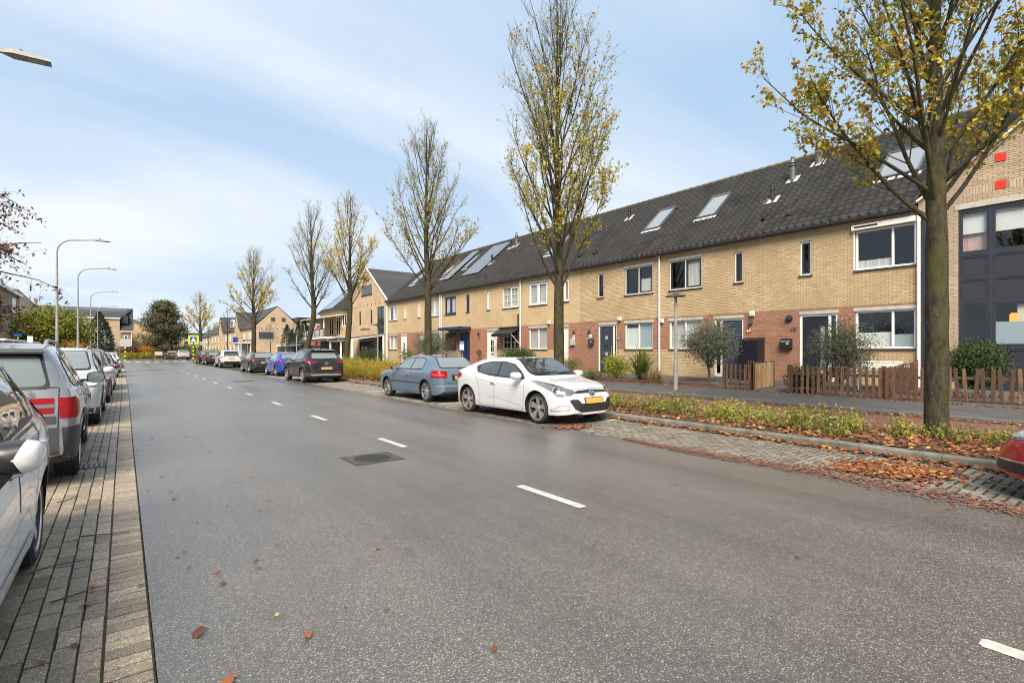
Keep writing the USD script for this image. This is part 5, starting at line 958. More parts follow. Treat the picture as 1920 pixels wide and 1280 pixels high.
def standard(spec, doors=4, lamps=True):
    """the usual glass, seams, lamps and plates for a hatchback / estate / SUV, from a few numbers"""
    s = Car(spec); c = s.c; L, W, H = c['L'], c['W'], c['H']; hw = W / 2; sg = c['side_glass']      # side_glass: polygon (x,z); pillars: [x...]
    SG = Polygon(sg); s.skin('window_trim', SG.buffer(.022), 'L', M['trim'] if not c.get('chrome') else M['chrome'], .0025, True, res=.07)
    cuts = c.get('pillars', []); lo = SG.bounds; e = [lo[0] - .1] + cuts + [lo[2] + .1]; lean = c.get('lean', .12)
    for a, b in zip(e, e[1:]):
        z0_, z1_ = lo[1] - .1, lo[3] + .1; band = Polygon([(a + .028, z0_), (b - .028, z0_), (b - .028 - lean * .3, z1_), (a + .028 - lean * .3, z1_)]); g = SG.intersection(band).buffer(-.004)
        if g.area > .01: s.skin('side_window', g, 'L', M[c.get('glass', 'carglass')], .005, True, res=.07)
    ws = c['windscreen']; s.skin('windscreen_trim', [(-ws[1] - .03, ws[0] - .03), (ws[1] + .03, ws[0] - .03), (ws[3] + .03, ws[2] + .02), (-ws[3] - .03, ws[2] + .02)], 'F', M['trim'], .007, smoothpoly=.04, res=.04)
    s.skin('windscreen', [(-ws[1], ws[0]), (ws[1], ws[0]), (ws[3], ws[2]), (-ws[3], ws[2])], 'F', M[c.get('wglass', c.get('glass', 'carglass'))], .012, smoothpoly=.05, res=.04)
    rw = c['rear_window']; s.skin('rear_window_trim', [(-rw[1] - .03, rw[0] - .03), (rw[1] + .03, rw[0] - .03), (rw[3] + .03, rw[2] + .03), (-rw[3] - .03, rw[2] + .03)], 'B', M['trim'], .003, smoothpoly=.04)
    s.skin('rear_window', [(-rw[1], rw[0]), (rw[1], rw[0]), (rw[3], rw[2]), (-rw[3], rw[2])], 'B', M[c.get('rglass', c.get('glass', 'carglass'))], .006, smoothpoly=.05)
    for ds in c.get('doors', []): s.seam('door_seam', ds, 'L')
    for hx, hz in c.get('handles', []):
        y = None; r = s.proj([(hx - .1, hz - .02), (hx + .1, hz - .02), (hx + .1, hz + .02), (hx - .1, hz + .02)], 'L', 0.0, res=.03)
        if r is None: continue
        y = r[0][:, 1].max()
        for k in (1, -1): s.emit('door_handle', MB().tube([(hx - .095, k * (y - .01), hz), (hx - .07, k * (y + .022), hz), (hx + .07, k * (y + .026), hz + .003), (hx + .095, k * (y - .01), hz)], [.012, .015, .015, .012], 8), c.get('handle_mat', c['paint']), 40)
    if c.get('cladding'):
        cz = c['cladding']; R = s.R
        side = Polygon([(c['ra'], c['z0'] - .02), (c['fa'], c['z0'] - .02), (c['fa'], c['z0'] + cz), (c['ra'], c['z0'] + cz)])
        side = shapely.union_all([side] + [Point(ax, c['tyre'] + .012).buffer(R + .065) for ax in (c['ra'], c['fa'])] + [Polygon([(0.2, c['z0'] - .02), (c['ra'], c['z0'] - .02), (c['ra'], c['z0'] + cz + .08), (.2, c['z0'] + cz + .08)]), Polygon([(c['fa'], c['z0'] - .02), (L - .25, c['z0'] - .02), (L - .25, c['z0'] + cz + .05), (c['fa'], c['z0'] + cz + .05)])])
        side = side.difference(shapely.union_all([Point(ax, c['tyre'] + .012).buffer(R + .004) for ax in (c['ra'], c['fa'])]))
        for g in getattr(side, 'geoms', [side]): s.skin('wheel_arch_cladding', g, 'L', M['cladding'], .008, True, res=.05)
        cr_ = c.get('clad_rear', c['z0'] + cz + .16); s.skin('bumper_cladding', [(-hw * .80, c['z0'] + .02), (hw * .80, c['z0'] + .02), (hw * .80, cr_), (-hw * .80, cr_)], 'B', M['cladding'], .006)
        s.skin('bumper_corner', [(.05, hw * .80, c['z0'] + .03), (.42, hw, c['z0'] + .03), (.42, hw, cr_), (.05, hw * .80, cr_)], 142, M['cladding'], .009, True, res=.04)
        s.skin('bumper_cladding', [(-hw * .86, c['z0'] + .02), (hw * .86, c['z0'] + .02), (hw * .86, c['z0'] + cz + .05), (-hw * .86, c['z0'] + cz + .05)], 'F', M['cladding'], .006)
    tl = c.get('tail')
    if tl: s.skin('tail_light', tl, 142, M['lens_red'], .010, True, res=.04, smoothpoly=.02)
    hl = c.get('head')
    if hl: s.skin('headlight', hl, 40, M['lens_dark'], .006, True, res=.04, smoothpoly=.015); p = Polygon(s.obl(hl, 40)); s.skin('headlight_lens', p.buffer(-.025), 40, M['lens_clear'], .010, True, res=.035)
    pz = c.get('plate_r')
    def plate_(z, view, mt='plate_yellow'):
        s.skin('plate_holder', [(-.275, z - .07), (.275, z - .07), (.275, z + .07), (-.275, z + .07)], view, M['trim'], .008, res=.12); s.skin('number_plate', [(-.26, z - .055), (.26, z - .055), (.26, z + .055), (-.26, z + .055)], view, M[mt], .013, res=.12)
    if pz: plate_(pz, 'B')
    if c.get('plate_f'): plate_(c['plate_f'], 'F')
    for g in c.get('grilles', []): s.skin('grille', g, 'F', M['trim'], .005, smoothpoly=.01)
    if c.get('hatch'): s.seam('hatch_seam', c['hatch'], 'B', .008, both=False)
    if c.get('bonnet'): s.seam('bonnet_seam', c['bonnet'], 'F', .008, both=False)
    if c.get('wiper'): z = c['wiper']; r = s.proj([(-.35, z - .01), (.12, z - .01), (.12, z + .06), (-.35, z + .06)], 'B', .012, res=.06); s.emit('rear_wiper', MB().bar(*[(r[0][:, 0].min() - .02, y, z + d) for y, d in ((.05, .0), (-.40, .05))], .025, .02), M['trim']) if r else None
    if c.get('spoiler'):
        x, z, w_ = c['spoiler']; s.emit('spoiler', MB().add([(x - .16, -w_, z - .01), (x - .16, w_, z - .01), (x + .12, w_, z + .028), (x + .12, -w_, z + .028), (x - .15, -w_, z - .05), (x - .15, w_, z - .05), (x + .12, w_, z - .02), (x + .12, -w_, z - .02)], [[0, 3, 2, 1], [4, 5, 6, 7], [0, 1, 5, 4], [1, 2, 6, 5], [2, 3, 7, 6], [3, 0, 4, 7]]), c.get('spoiler_mat', c['paint']))
    if c.get('rails'):
        x0, x1, z, y = c['rails']
        for k in (1, -1): s.emit('roof_rail', MB().tube([(x0, k * y, z - .05), (x0 + .10, k * y, z + .045), (x0 + .3, k * y, z + .062), (x1 - .35, k * y, z + .055), (x1 - .12, k * y, z + .02), (x1, k * y, z - .07)], [.02, .021, .018, .018, .02, .018], 8), M[c.get('rail_mat', 'steel')], 40)
    if c.get('antenna'): x, z = c['antenna']; s.emit('antenna', MB().tube([(x, 0, z), (x - .06, 0, z + .05), (x - .10, 0, z + .06)], [.025, .014, .004], 6), M['trim'])
    s.wheels(c.get('rimstyle', 'five'), c.get('rim', 'rim'), c.get('rr', .70)); mx, mz = c['mirror']; s.mirrors(mx, mz, c.get('mirror_mat', c['paint']), c.get('mirror_size', 1.0))
    return s
def scaled(base, **kw):
    d = dict(base); d.update(kw); return d
# the white coupe hatchback with pointed headlights
VEL = dict(L=4.22, W=1.79, H=1.40, ra=.70, fa=3.35, tyre=.325, tw=.215, z0=.17, wr=.66, nr=.36, nf=.55, cr=.70, cf=.50, paint=paint('white', (0.49, 0.495, 0.50), 0, .3),
    top=[(0, .60), (.025, .82), (.07, .99), (.2, 1.10), (.65, 1.275), (1.05, 1.36), (1.6, 1.40), (2.0, 1.405), (2.35, 1.38), (2.75, 1.22), (3.16, 1.01), (3.30, .955), (3.7, .88), (3.98, .795), (4.10, .70), (4.17, .58), (4.22, .44)],
    belt=[(0, .50), (.06, .88), (.25, 1.02), (.7, 1.04), (1.2, .985), (2.0, .905), (3.1, .865), (3.6, .80), (3.95, .69), (4.1, .60), (4.22, .40)],
    side_glass=[(.98, 1.17), (1.10, 1.05), (1.55, .985), (2.1, .955), (2.86, .94), (2.62, 1.09), (2.36, 1.225), (2.0, 1.275), (1.5, 1.275), (1.2, 1.235)], pillars=[1.12, 1.92], lean=.18, glass='carglass',
    windscreen=(1.035, .66, 1.345, .53), rear_window=(1.07, .52, 1.30, .46), rglass='carglass',
    doors=[[(2.93, .88), (2.96, .62), (2.90, .30), (2.86, .24)], [(1.90, .93), (1.86, .6), (1.84, .24)], [(1.05, .98), (1.20, .75), (1.25, .45), (1.2, .27), (1.3, .24), (2.86, .24)]],
    handles=[(1.82, .80)], handle_mat=M['chrome'],
    tail=[(.05, .58, .84), (.20, .80, .82), (.44, .88, .90), (.46, .88, .98), (.22, .82, 1.02), (.10, .62, .99)], head=None, mirror=(2.80, 1.0), mirror_size=1.05, rimstyle='twin', rim='rim_dark', rr=.755, wglass='carglass')
v = standard(VEL)
HLP = v.obl([(.09, .46, .70), (.12, .58, .625), (.22, .70, .60), (.34, .79, .62), (.46, .84, .72), (1.05, .87, .895), (1.0, .85, .92), (.62, .79, .872), (.30, .64, .795), (.16, .52, .74)], 38)
v.skin('headlight', HLP, 38, M['lens_dark'], .006, True, res=.035, smoothpoly=.008)
v.skin('headlight_rim', Polygon(HLP).difference(Polygon(HLP).buffer(-.018)), 38, M['chrome'], .009, True, res=.02)
cx = v.obl([(.36, .78, .7)], 38)[0][0]
v.skin('projector_lens', Point(cx, .725).buffer(.052), 38, M['carglass'], .018, True, res=.02); v.skin('projector_ring', Point(cx, .725).buffer(.075).difference(Point(cx, .725).buffer(.05)), 38, M['chrome'], .014, True, res=.02)
v.skin('indicator', Polygon([(cx - .20, .69), (cx - .09, .66), (cx - .09, .685), (cx - .19, .715)]), 38, M['chrome'], .012, True, res=.025)
v.skin('upper_grille', [(-.50, .665), (.50, .665), (.42, .715), (0, .735), (-.42, .715)], 'F', M['trim'], .005, smoothpoly=.01)
v.skin('lower_grille', [(-.62, .52), (-.58, .55), (-.44, .545), (-.36, .46), (.36, .46), (.44, .545), (.58, .55), (.62, .52), (.52, .35), (.40, .285), (-.40, .285), (-.52, .35)], 'F', M['trim'], .006, smoothpoly=.01)
for k in range(3): v.skin('grille_bar', [(-.40, .315 + k * .045), (.40, .315 + k * .045), (.42, .325 + k * .045), (-.42, .325 + k * .045)], 'F', M['cladding'], .012, res=.1)
v.skin('plate_holder', [(-.28, .435), (.28, .435), (.28, .575), (-.28, .575)], 'F', M['trim'], .020, res=.14); v.skin('number_plate', [(-.26, .45), (.26, .45), (.26, .56), (-.26, .56)], 'F', M['plate_yellow'], .026, res=.13)
EL_ = Point(0, 0).buffer(1, 24); RING = shapely.affinity.translate(shapely.affinity.scale(EL_, .092, .052), 0, .655); v.skin('badge', RING.difference(shapely.affinity.translate(shapely.affinity.scale(EL_, .074, .038), 0, .655)), 'F', M['chrome'], .016, res=.02)
v.skin('badge_plate', RING.buffer(-.004), 'F', M['trim'], .012, res=.03)
for q in (-.034, .034): v.skin('badge_letter', Polygon([(q - .016, .622), (q - .002, .622), (q + .016, .688), (q + .002, .688)]), 'F', M['chrome'], .019, res=.02)
v.skin('badge_letter', Polygon([(-.034, .647), (.034, .655), (.034, .668), (-.034, .660)]), 'F', M['chrome'], .019, res=.02)
v.skin('fog_light', [(.20, .58, .345), (.18, .60, .42), (.28, .74, .41), (.42, .86, .34), (.40, .85, .315), (.28, .72, .32)], 30, M['lens_clear'], .006, True, res=.03, smoothpoly=.01)
v.skin('fog_trim', Polygon(v.obl([(.20, .56, .33), (.18, .58, .435), (.28, .75, .425), (.44, .87, .335), (.41, .86, .30), (.28, .72, .305)], 30)).difference(Polygon(v.obl([(.20, .58, .345), (.18, .60, .42), (.28, .74, .41), (.42, .86, .34), (.40, .85, .315), (.28, .72, .32)], 30))), 30, M['chrome'], .007, True, res=.02)
v.seam('bumper_seam', [(3.72, .79), (3.74, .70), (3.70, .63)], 'L', .006); v.seam('bonnet_seam', [(-.72, .84), (-.60, .745), (0, .752), (.60, .745), (.72, .84)], 'F', .007, both=False)
v.seam('side_crease', [(1.1, .87), (1.9, .80), (2.6, .755), (2.95, .75)], 'L', .008, M['lead']); v.seam('sill_crease', [(1.55, .40), (1.72, .475), (1.95, .47), (2.86, .33)], 'L', .014, M['lead'])
v.skin('sunroof', [(-.46, 1.372), (.46, 1.372), (.50, 1.398), (-.50, 1.398)], 'F', M['carglass'], .006, res=.06)
v.skin('wiper', [(-.62, 1.03), (.05, 1.06), (.05, 1.075), (-.62, 1.045)], 'F', M['trim'], .02, res=.08); v.skin('wiper', [(.0, 1.03), (.6, 1.06), (.6, 1.075), (.0, 1.045)], 'F', M['trim'], .022, res=.08)
v.place('white_car', 'white coupe hatchback with pointed headlights facing the camera, parked on the pavers', 7.93, 9.62, -math.pi / 2 + .02)
# blue grey three-door hatchback
A3 = dict(L=4.21, W=1.765, H=1.42, ra=.76, fa=3.335, tyre=.318, z0=.18, wr=.68, nr=.40, nf=.45, cr=.72, cf=.60, paint=paint('blue_grey', (0.115, 0.165, 0.225), .45, .35),
    top=[(0, .52), (.015, .66), (.05, .80), (.13, .985), (.22, 1.02), (.62, 1.30), (.72, 1.345), (1.3, 1.41), (1.8, 1.425), (2.25, 1.395), (2.75, 1.18), (3.12, 1.0), (3.25, .97), (3.7, .90), (4.0, .80), (4.12, .70), (4.19, .55), (4.21, .42)],
    belt=[(0, .42), (.06, .74), (.15, .93), (.5, .955), (1.5, .93), (3.1, .89), (3.7, .82), (4.0, .72), (4.21, .40)],
    side_glass=[(1.00, .995), (1.04, 1.26), (1.14, 1.305), (1.7, 1.325), (2.15, 1.295), (2.5, 1.12), (2.72, .985), (2.0, .975)], pillars=[1.80], lean=.5, glass='carglass_pale', windscreen=(1.03, .64, 1.355, .55), rear_window=(1.045, .60, 1.325, .50), rglass='carglass_pale',
    doors=[[(1.70, .95), (1.62, .6), (1.62, .26), (2.85, .24), (2.92, .45), (2.88, .9)]], handles=[(1.84, .80)], tail=[(.06, .50, .745), (.20, .80, .745), (.40, .87, .76), (.42, .87, .90), (.30, .85, .955), (.12, .66, .955), (.08, .52, .93)],
    plate_r=.735, hatch=[(-.58, .62), (-.50, .60), (.50, .60), (.58, .62), (.62, .90)], wiper=1.02, antenna=(.95, 1.385), mirror=(2.62, 1.0), mirror_mat=M['trim'], rimstyle='seven', rr=.70)
a = standard(A3)
a.seam('side_strip', [(1.05, .565), (3.0, .565)], 'L', .03, M['disc'], .004); a.skin('high_brake_light', [(-.30, 1.338), (.30, 1.338), (.30, 1.352), (-.30, 1.352)], 'B', M['lens_red'], .02, res=.1)
a.seam('bumper_crease', [(-.80, .50), (.80, .50)], 'B', .014, M['lead'], .004, both=False); a.skin('plate_recess', [(-.36, .66), (.36, .66), (.36, .83), (-.36, .83)], 'B', M['trim'], .0045, res=.12)
for k in range(4): q = Point(-.105 + k * .07, .905).buffer(.046, 10); a.skin('badge_ring', q.difference(q.buffer(-.010)), 'B', M['chrome'], .012 + .001 * k, res=.03)
a.skin('tail_light_band', [(.09, .55, .80), (.22, .79, .80), (.37, .86, .81), (.37, .86, .87), (.12, .60, .86)], 142, M['plate_red'], .0125, True, res=.04)
a.skin('valance', [(-.70, .20), (.70, .20), (.66, .33), (-.66, .33)], 'B', M['trim'], .006)
a.place('blue_grey_car', 'blue grey three-door hatchback with red tail lights behind the white coupe', 8.17, 15.25, math.pi / 2 + .03)
# black SUV
SUV = dict(L=4.48, W=1.86, H=1.63, ra=.90, fa=3.575, tyre=.352, tw=.225, z0=.22, wr=.70, nr=.38, nf=.45, cr=.76, cf=.62, paint=paint('black', (0.012, 0.013, 0.016), 0, .25),
    top=[(0, .60), (.02, .75), (.08, .98), (.20, 1.12), (.52, 1.42), (.62, 1.54), (.9, 1.60), (1.6, 1.63), (2.1, 1.62), (2.5, 1.56), (2.95, 1.33), (3.3, 1.14), (3.45, 1.10), (3.95, 1.02), (4.25, .90), (4.38, .76), (4.46, .58), (4.48, .46)],
    belt=[(0, .48), (.08, .86), (.2, 1.04), (.6, 1.10), (1.6, 1.06), (3.2, 1.0), (3.9, .93), (4.25, .82), (4.48, .44)],
    side_glass=[(.78, 1.28), (.86, 1.18), (1.4, 1.12), (2.9, 1.07), (2.66, 1.27), (2.36, 1.44), (1.9, 1.49), (1.2, 1.48), (.95, 1.44)], pillars=[1.22, 2.0], lean=.2, glass='carglass', windscreen=(1.16, .68, 1.53, .57), rear_window=(1.17, .63, 1.46, .52), rglass='carglass_pale',
    doors=[[(2.05, 1.05), (2.0, .6), (2.0, .36)], [(3.02, .98), (3.08, .6), (3.0, .36)], [(1.1, 1.1), (1.28, .8), (1.32, .45)]], handles=[(1.95, .96), (1.28, 1.0)], tail=[(.08, .42, .97), (.14, .72, .94), (.45, .91, 1.0), (.43, .91, 1.06), (.16, .74, 1.05), (.09, .42, 1.0)],
    plate_r=.70, hatch=[(-.62, .56), (.62, .56)], wiper=1.13, antenna=(.95, 1.60), cladding=.12, spoiler=(.62, 1.56, .56), rails=(.85, 2.5, 1.585, .60), rail_mat='black', mirror=(2.86, 1.12), rimstyle='twin', rr=.72, chrome=False)
b = standard(SUV); q = Point(0, .93).buffer(.075, 14); b.skin('badge_ring', q.difference(q.buffer(-.014)), 'B', M['chrome'], .012, res=.03); b.seam('badge_bolt', [(-.095, .935), (.0, .945), (-.0, .915), (.095, .925)], 'B', .014, M['chrome'], .014, both=False)
b.skin('skid_strip', [(-.68, .36), (.68, .36), (.72, .41), (.55, .43), (-.55, .43), (-.72, .41)], 'B', M['steel'], .014); b.skin('reflector', [(.45, .52), (.72, .52), (.72, .56), (.45, .56)], 'B', M['lens_red'], .012, True)
b.place('black_car', 'large black SUV seen from behind with silver lower bumper strip', 7.85, 26.95, math.pi / 2 + .01)
# blue hatchback
BLU = scaled(A3, L=4.06, W=1.70, H=1.45, ra=.74, fa=3.21, paint=paint('blue', (0.012, 0.035, 0.30), .2, .3), glass='carglass_pale', top=[(min(x, 9) * 4.06 / 4.21, z + .02 * (z > .9)) for x, z in A3['top']], belt=[(x * 4.06 / 4.21, z) for x, z in A3['belt']],
    side_glass=[(x * 4.06 / 4.21 - .05, z + .015) for x, z in A3['side_glass']], doors=[[(1.75, .95), (1.70, .6), (1.70, .26)], [(2.72, .24), (2.80, .45), (2.76, .9)], [(1.02, .95), (1.12, .7)]], handles=[(1.70, .82), (1.0, .84)], pillars=[1.12, 1.72], lean=.25, tail=[(.06, .52, .80), (.20, .78, .80), (.34, .84, .82), (.32, .84, .92), (.12, .66, .92)], mirror=(2.5, 1.0), mirror_mat=None, plate_r=.58)
BLU['mirror_mat'] = BLU['paint']
standard(BLU).place('blue_car', 'bright blue hatchback parked just beyond the black SUV', 8.28, 34.25, math.pi / 2)
DK = scaled(A3, L=4.34, W=1.80, ra=.80, fa=3.43, paint=paint('charcoal', (0.035, 0.035, 0.04), .4, .3), top=[(x * 4.34 / 4.21, z) for x, z in A3['top']], belt=[(x * 4.34 / 4.21, z) for x, z in A3['belt']], side_glass=[(.82, 1.04), (1.04, 1.26), (1.2, 1.31), (1.8, 1.325), (2.25, 1.295), (2.6, 1.12), (2.82, .985), (2.0, .975), (1.0, .99)], pillars=[1.12, 1.90], lean=.3, glass='carglass',
    tail=[(.07, .42, .85), (.20, .78, .82), (.42, .87, .87), (.38, .87, .93), (.10, .48, .92)], mirror=(2.72, 1.0), rimstyle='ten', plate_r=.70, handles=[(1.86, .82), (1.1, .84)], doors=[[(1.92, .95), (1.88, .6), (1.88, .26)], [(2.95, .24), (3.02, .45), (2.98, .9)], [(1.05, .95), (1.2, .7)]])
DK['mirror_mat'] = DK['paint']
standard(DK).place('charcoal_car', 'charcoal hatchback with slim red tail lights beyond the blue one', 8.0, 40.4, math.pi / 2)
CHR = scaled(SUV, L=4.36, W=1.80, H=1.56, ra=.86, fa=3.50, tyre=.345, paint=paint('pearl_white', (0.43, 0.43, 0.425), 0, .3), top=[(x * 4.36 / 4.48, .6 + (z - .6) * .93 if z > .6 else z) for x, z in SUV['top']], belt=[(x * 4.36 / 4.48, z * .96) for x, z in SUV['belt']],
    side_glass=[(1.0, 1.25), (1.25, 1.16), (2.8, 1.02), (2.55, 1.22), (2.25, 1.37), (1.8, 1.41), (1.3, 1.38)], pillars=[1.95], windscreen=(1.10, .66, 1.45, .55), rear_window=(1.06, .60, 1.36, .50), rglass='carglass', tail=[(.08, .50, .92), (.16, .74, .86), (.5, .88, 1.02), (.36, .88, 1.02), (.16, .72, .96), (.09, .52, .97)], rails=None, wiper=None, antenna=None, mirror=(2.76, 1.06), spoiler=(.60, 1.48, .54), plate_r=.86, cladding=.14)
c_ = standard(CHR); c_.skin('rear_diffuser', [(-.72, .30), (.72, .30), (.60, .56), (-.60, .56)], 'B', M['trim'], .010); c_.place('white_crossover', 'white crossover with yellow plate beyond the grey marker post', 8.0, 53.4, math.pi / 2)
SM = scaled(A3, L=3.95, W=1.70, ra=.70, fa=3.15, H=1.5, paint=paint('dark_grey', (0.03, 0.032, 0.036), .3, .3), top=[(x * 3.95 / 4.21, z * 1.03) for x, z in A3['top']], belt=[(x * 3.95 / 4.21, z) for x, z in A3['belt']], side_glass=[(x * 3.95 / 4.21, z * 1.02) for x, z in A3['side_glass']], pillars=[1.65], handles=[(1.6, .82)], doors=[[(1.6, .95), (1.55, .3)]], mirror=(2.45, 1.0), n=48, glass='carglass', antenna=None)
SM['mirror_mat'] = SM['paint']
standard(SM).place('dark_hatchback', 'dark grey hatchback beyond the white crossover', 8.1, 63.8, math.pi / 2)
SM2 = scaled(SM, paint=paint('black_small', (0.012, 0.012, 0.014), 0, .3)); SM2['mirror_mat'] = SM2['paint']
standard(SM2).place('small_black_car', 'small black car with a lit red tail light, last before the crossing', 8.05, 69.6, math.pi / 2)
FS = scaled(SUV, n=46, paint=paint('silver_far', (0.42, 0.42, 0.43), .6, .35), antenna=None, glass='carglass'); standard(FS).place('silver_car', 'silver car parked beyond the zebra crossing left of the striped pole', 8.4, 100.5, math.pi / 2)
FD = scaled(SUV, n=46, paint=paint('dark_far', (0.03, 0.028, 0.03), .3, .35), antenna=None); standard(FD).place('dark_car', 'dark car parked farthest away in front of the low hedge', 7.3, 106.5, math.pi / 2)
# left row --------------------------------------------------------------------------------------
# near silver grey MPV: faces the camera
MPV = dict(L=4.36, W=1.82, H=1.62, ra=.86, fa=3.56, tyre=.325, z0=.18, wr=.70, nr=.40, nf=.5, cr=.72, cf=.58, paint=paint('pale_silver', (0.68, 0.68, 0.68), .1, .34, dirt=(0.60, 0.585, 0.565)),
    top=[(0, .60), (.02, .76), (.07, 1.0), (.16, 1.14), (.5, 1.48), (.75, 1.56), (1.4, 1.62), (2.1, 1.615), (2.5, 1.54), (3.0, 1.25), (3.4, 1.05), (3.55, 1.0), (3.95, .90), (4.2, .76), (4.32, .60), (4.36, .44)],
    belt=[(0, .46), (.08, .88), (.2, 1.02), (1.0, 1.03), (2.0, .99), (3.2, .94), (3.8, .83), (4.2, .66), (4.36, .40)],
    side_glass=[(.62, 1.24), (.85, 1.10), (1.6, 1.06), (2.6, 1.02), (3.12, .985), (2.80, 1.23), (2.48, 1.42), (2.1, 1.485), (1.4, 1.485), (.9, 1.42)], pillars=[1.08, 1.95, 2.72], lean=.2, glass='carglass', windscreen=(1.07, .68, 1.52, .58), rear_window=(1.16, .62, 1.46, .53),
    doors=[[(1.95, 1.03), (1.92, .6), (1.92, .28)], [(2.98, .98), (3.06, .65), (3.0, .28)], [(1.02, 1.06), (1.22, .7), (1.28, .4)]], handles=[(2.12, .905), (1.25, .94)], tail=[(.08, .6, .85), (.20, .84, .85), (.3, .88, 1.15), (.14, .72, 1.15)], head=[(.16, .52, .66), (.34, .80, .68), (.62, .88, .86), (.34, .74, .80)], grilles=[[(-.5, .3), (.5, .3), (.5, .5), (-.5, .5)]], plate_f=.5, mirror=(2.60, 1.055), mirror_size=1.0, mirror_two=True, mirror_out=.065, rimstyle='five', chrome=False)
M['white_handle'] = mat('white_handle', (0.62, 0.62, 0.62), 0.3, coat=1.0); mp = standard(MPV)
for hx, hz in MPV['handles']:
    yy = mp.proj([(hx - .1, hz - .02), (hx + .1, hz - .02), (hx + .1, hz + .02), (hx - .1, hz + .02)], 'L', 0.0, res=.03)[0][:, 1].max()
    for k in (1, -1): mp.emit('door_handle', MB().tube([(hx - .11, k * (yy - .01), hz), (hx - .08, k * (yy + .035), hz), (hx + .08, k * (yy + .038), hz + .003), (hx + .11, k * (yy - .01), hz)], [.018, .024, .024, .018], 10), M['white_handle'], 40); mp.emit('handle_recess', MB().box(hx - .07, hx + .07, min(k * yy, k * (yy + .006)), max(k * yy, k * (yy + .006)), hz - .035, hz + .03), M['trim'])
    mp.emit('mirror_base', MB().add([(2.52, k * .80, .92), (2.74, k * .80, .92), (2.62, k * .93, 1.0), (2.56, k * .93, 1.0), (2.5, k * .8, 1.0), (2.7, k * .8, 1.02)], [[0, 1, 2], [0, 2, 3], [0, 3, 4], [1, 5, 2], [4, 3, 2], [4, 2, 5]]), M['trim']) if False else None
for k in (1, -1): mp.emit('mirror_arm', MB().bar((2.66, k * .86, .90), (2.61, k * .93, 1.0), .10, .05), M['trim'])
mp.seam('belt_strip', [(1.0, 1.045), (3.0, .965)], 'L', .012, M['trim'], .006); mp.seam('sill_strip', [(1.3, .36), (2.9, .36)], 'L', .03, M['lead'], .006)
mp.place('silver_mpv', 'pale silver people carrier in the left foreground with black and silver door mirror', -1.36, 3.83, -math.pi / 2 - .012)
X3 = dict(L=4.57, W=1.86, H=1.67, ra=.93, fa=3.72, tyre=.362, tw=.24, z0=.25, wr=.68, nr=.26, nf=.45, cr=.87, cf=.62, paint=paint('silver_grey', (0.27, 0.275, 0.285), .45, .3, dirt=(0.21, 0.21, 0.215)),
    top=[(0, .60), (.015, .78), (.05, .97), (.10, 1.16), (.36, 1.52), (.46, 1.60), (.9, 1.655), (1.6, 1.67), (2.2, 1.65), (2.6, 1.58), (3.0, 1.34), (3.35, 1.16), (3.5, 1.12), (4.0, 1.04), (4.35, .93), (4.48, .80), (4.55, .62), (4.57, .48)],
    belt=[(0, .48), (.06, .88), (.16, 1.06), (.5, 1.10), (1.6, 1.08), (3.3, 1.03), (3.9, .96), (4.3, .85), (4.57, .46)],
    side_glass=[(.52, 1.22), (.62, 1.15), (1.4, 1.125), (2.98, 1.085), (2.75, 1.28), (2.46, 1.47), (2.0, 1.525), (1.2, 1.515), (.78, 1.47), (.60, 1.36)], pillars=[1.05, 1.98], lean=.2, glass='carglass_pale', windscreen=(1.17, .67, 1.56, .56), rear_window=(1.16, .64, 1.50, .55), rglass='carglass_pale',
    doors=[[(2.05, 1.08), (2.02, .6), (2.02, .40)], [(3.08, 1.03), (3.16, .7), (3.1, .40)], [(1.12, 1.1), (1.34, .8), (1.36, .5)]], handles=[(2.14, .97), (1.36, .99)], tail=None, plate_r=.78, hatch=[(-.74, .56), (-.74, 1.1)], cladding=.16, clad_rear=.70, spoiler=(.42, 1.595, .60), rails=(.75, 2.75, 1.63, .58), mirror=(2.92, 1.14), mirror_mat=M['trim'], mirror_size=1.1, rimstyle='five', rr=.70)
x = standard(X3)
x.skin('tail_light', [(.04, .745, .80), (.20, .88, .80), (.36, .93, .86), (.38, .93, .975), (.26, .91, .985), (.20, .88, 1.02), (.06, .745, 1.03)], 142, M['lens_red'], .008, True, res=.035, smoothpoly=.012)
x.skin('indicator_lens', [(.13, .83, 1.035), (.20, .885, 1.022), (.27, .91, .99), (.38, .93, .98), (.33, .92, 1.06), (.23, .875, 1.115), (.15, .83, 1.125)], 142, M['lens_clear'], .009, True, res=.035, smoothpoly=.008)
x.skin('tailgate_light', [(.30, .86), (.70, .86), (.70, 1.03), (.20, 1.03), (.22, .93)], 'B', M['lens_red'], .007, True, res=.05, smoothpoly=.01)
x.skin('reversing_light', [(.46, .945), (.52, .92), (.70, .92), (.70, .962), (.49, .962)], 'B', M['lens_dark'], .011, True, res=.04)
x.seam('tailgate_seam', [(.735, .50), (.735, .8), (.74, 1.14)], 'B', .010, both=True); x.seam('tailgate_edge', [(-.73, 1.145), (.73, 1.145)], 'B', .012, both=False)
x.emit('spoiler_underside', MB().box(.26, .50, -.58, .58, 1.525, 1.545), M['trim']); x.skin('tailgate_band', [(-.72, .74), (.72, .74), (.72, .83), (-.72, .83)], 'B', M['cladding'], .004, res=.1)
tv, tf = meshkit.arrays(meshkit.text_mesh('X3', .075, .004))[:2]; tv = (tv - (tv.max(0) + tv.min(0)) / 2) * [1.45, 1, 1]
r_ = x.proj([(-.55, 1.04), (-.3, 1.04), (-.3, 1.12), (-.55, 1.12)], 'B', .006); xx = r_[0][:, 0].min(); x.emit('lettering', (np.column_stack([xx - .004 - tv[:, 2], -.44 - tv[:, 0], 1.085 + tv[:, 1]]), tf), M['chrome'])
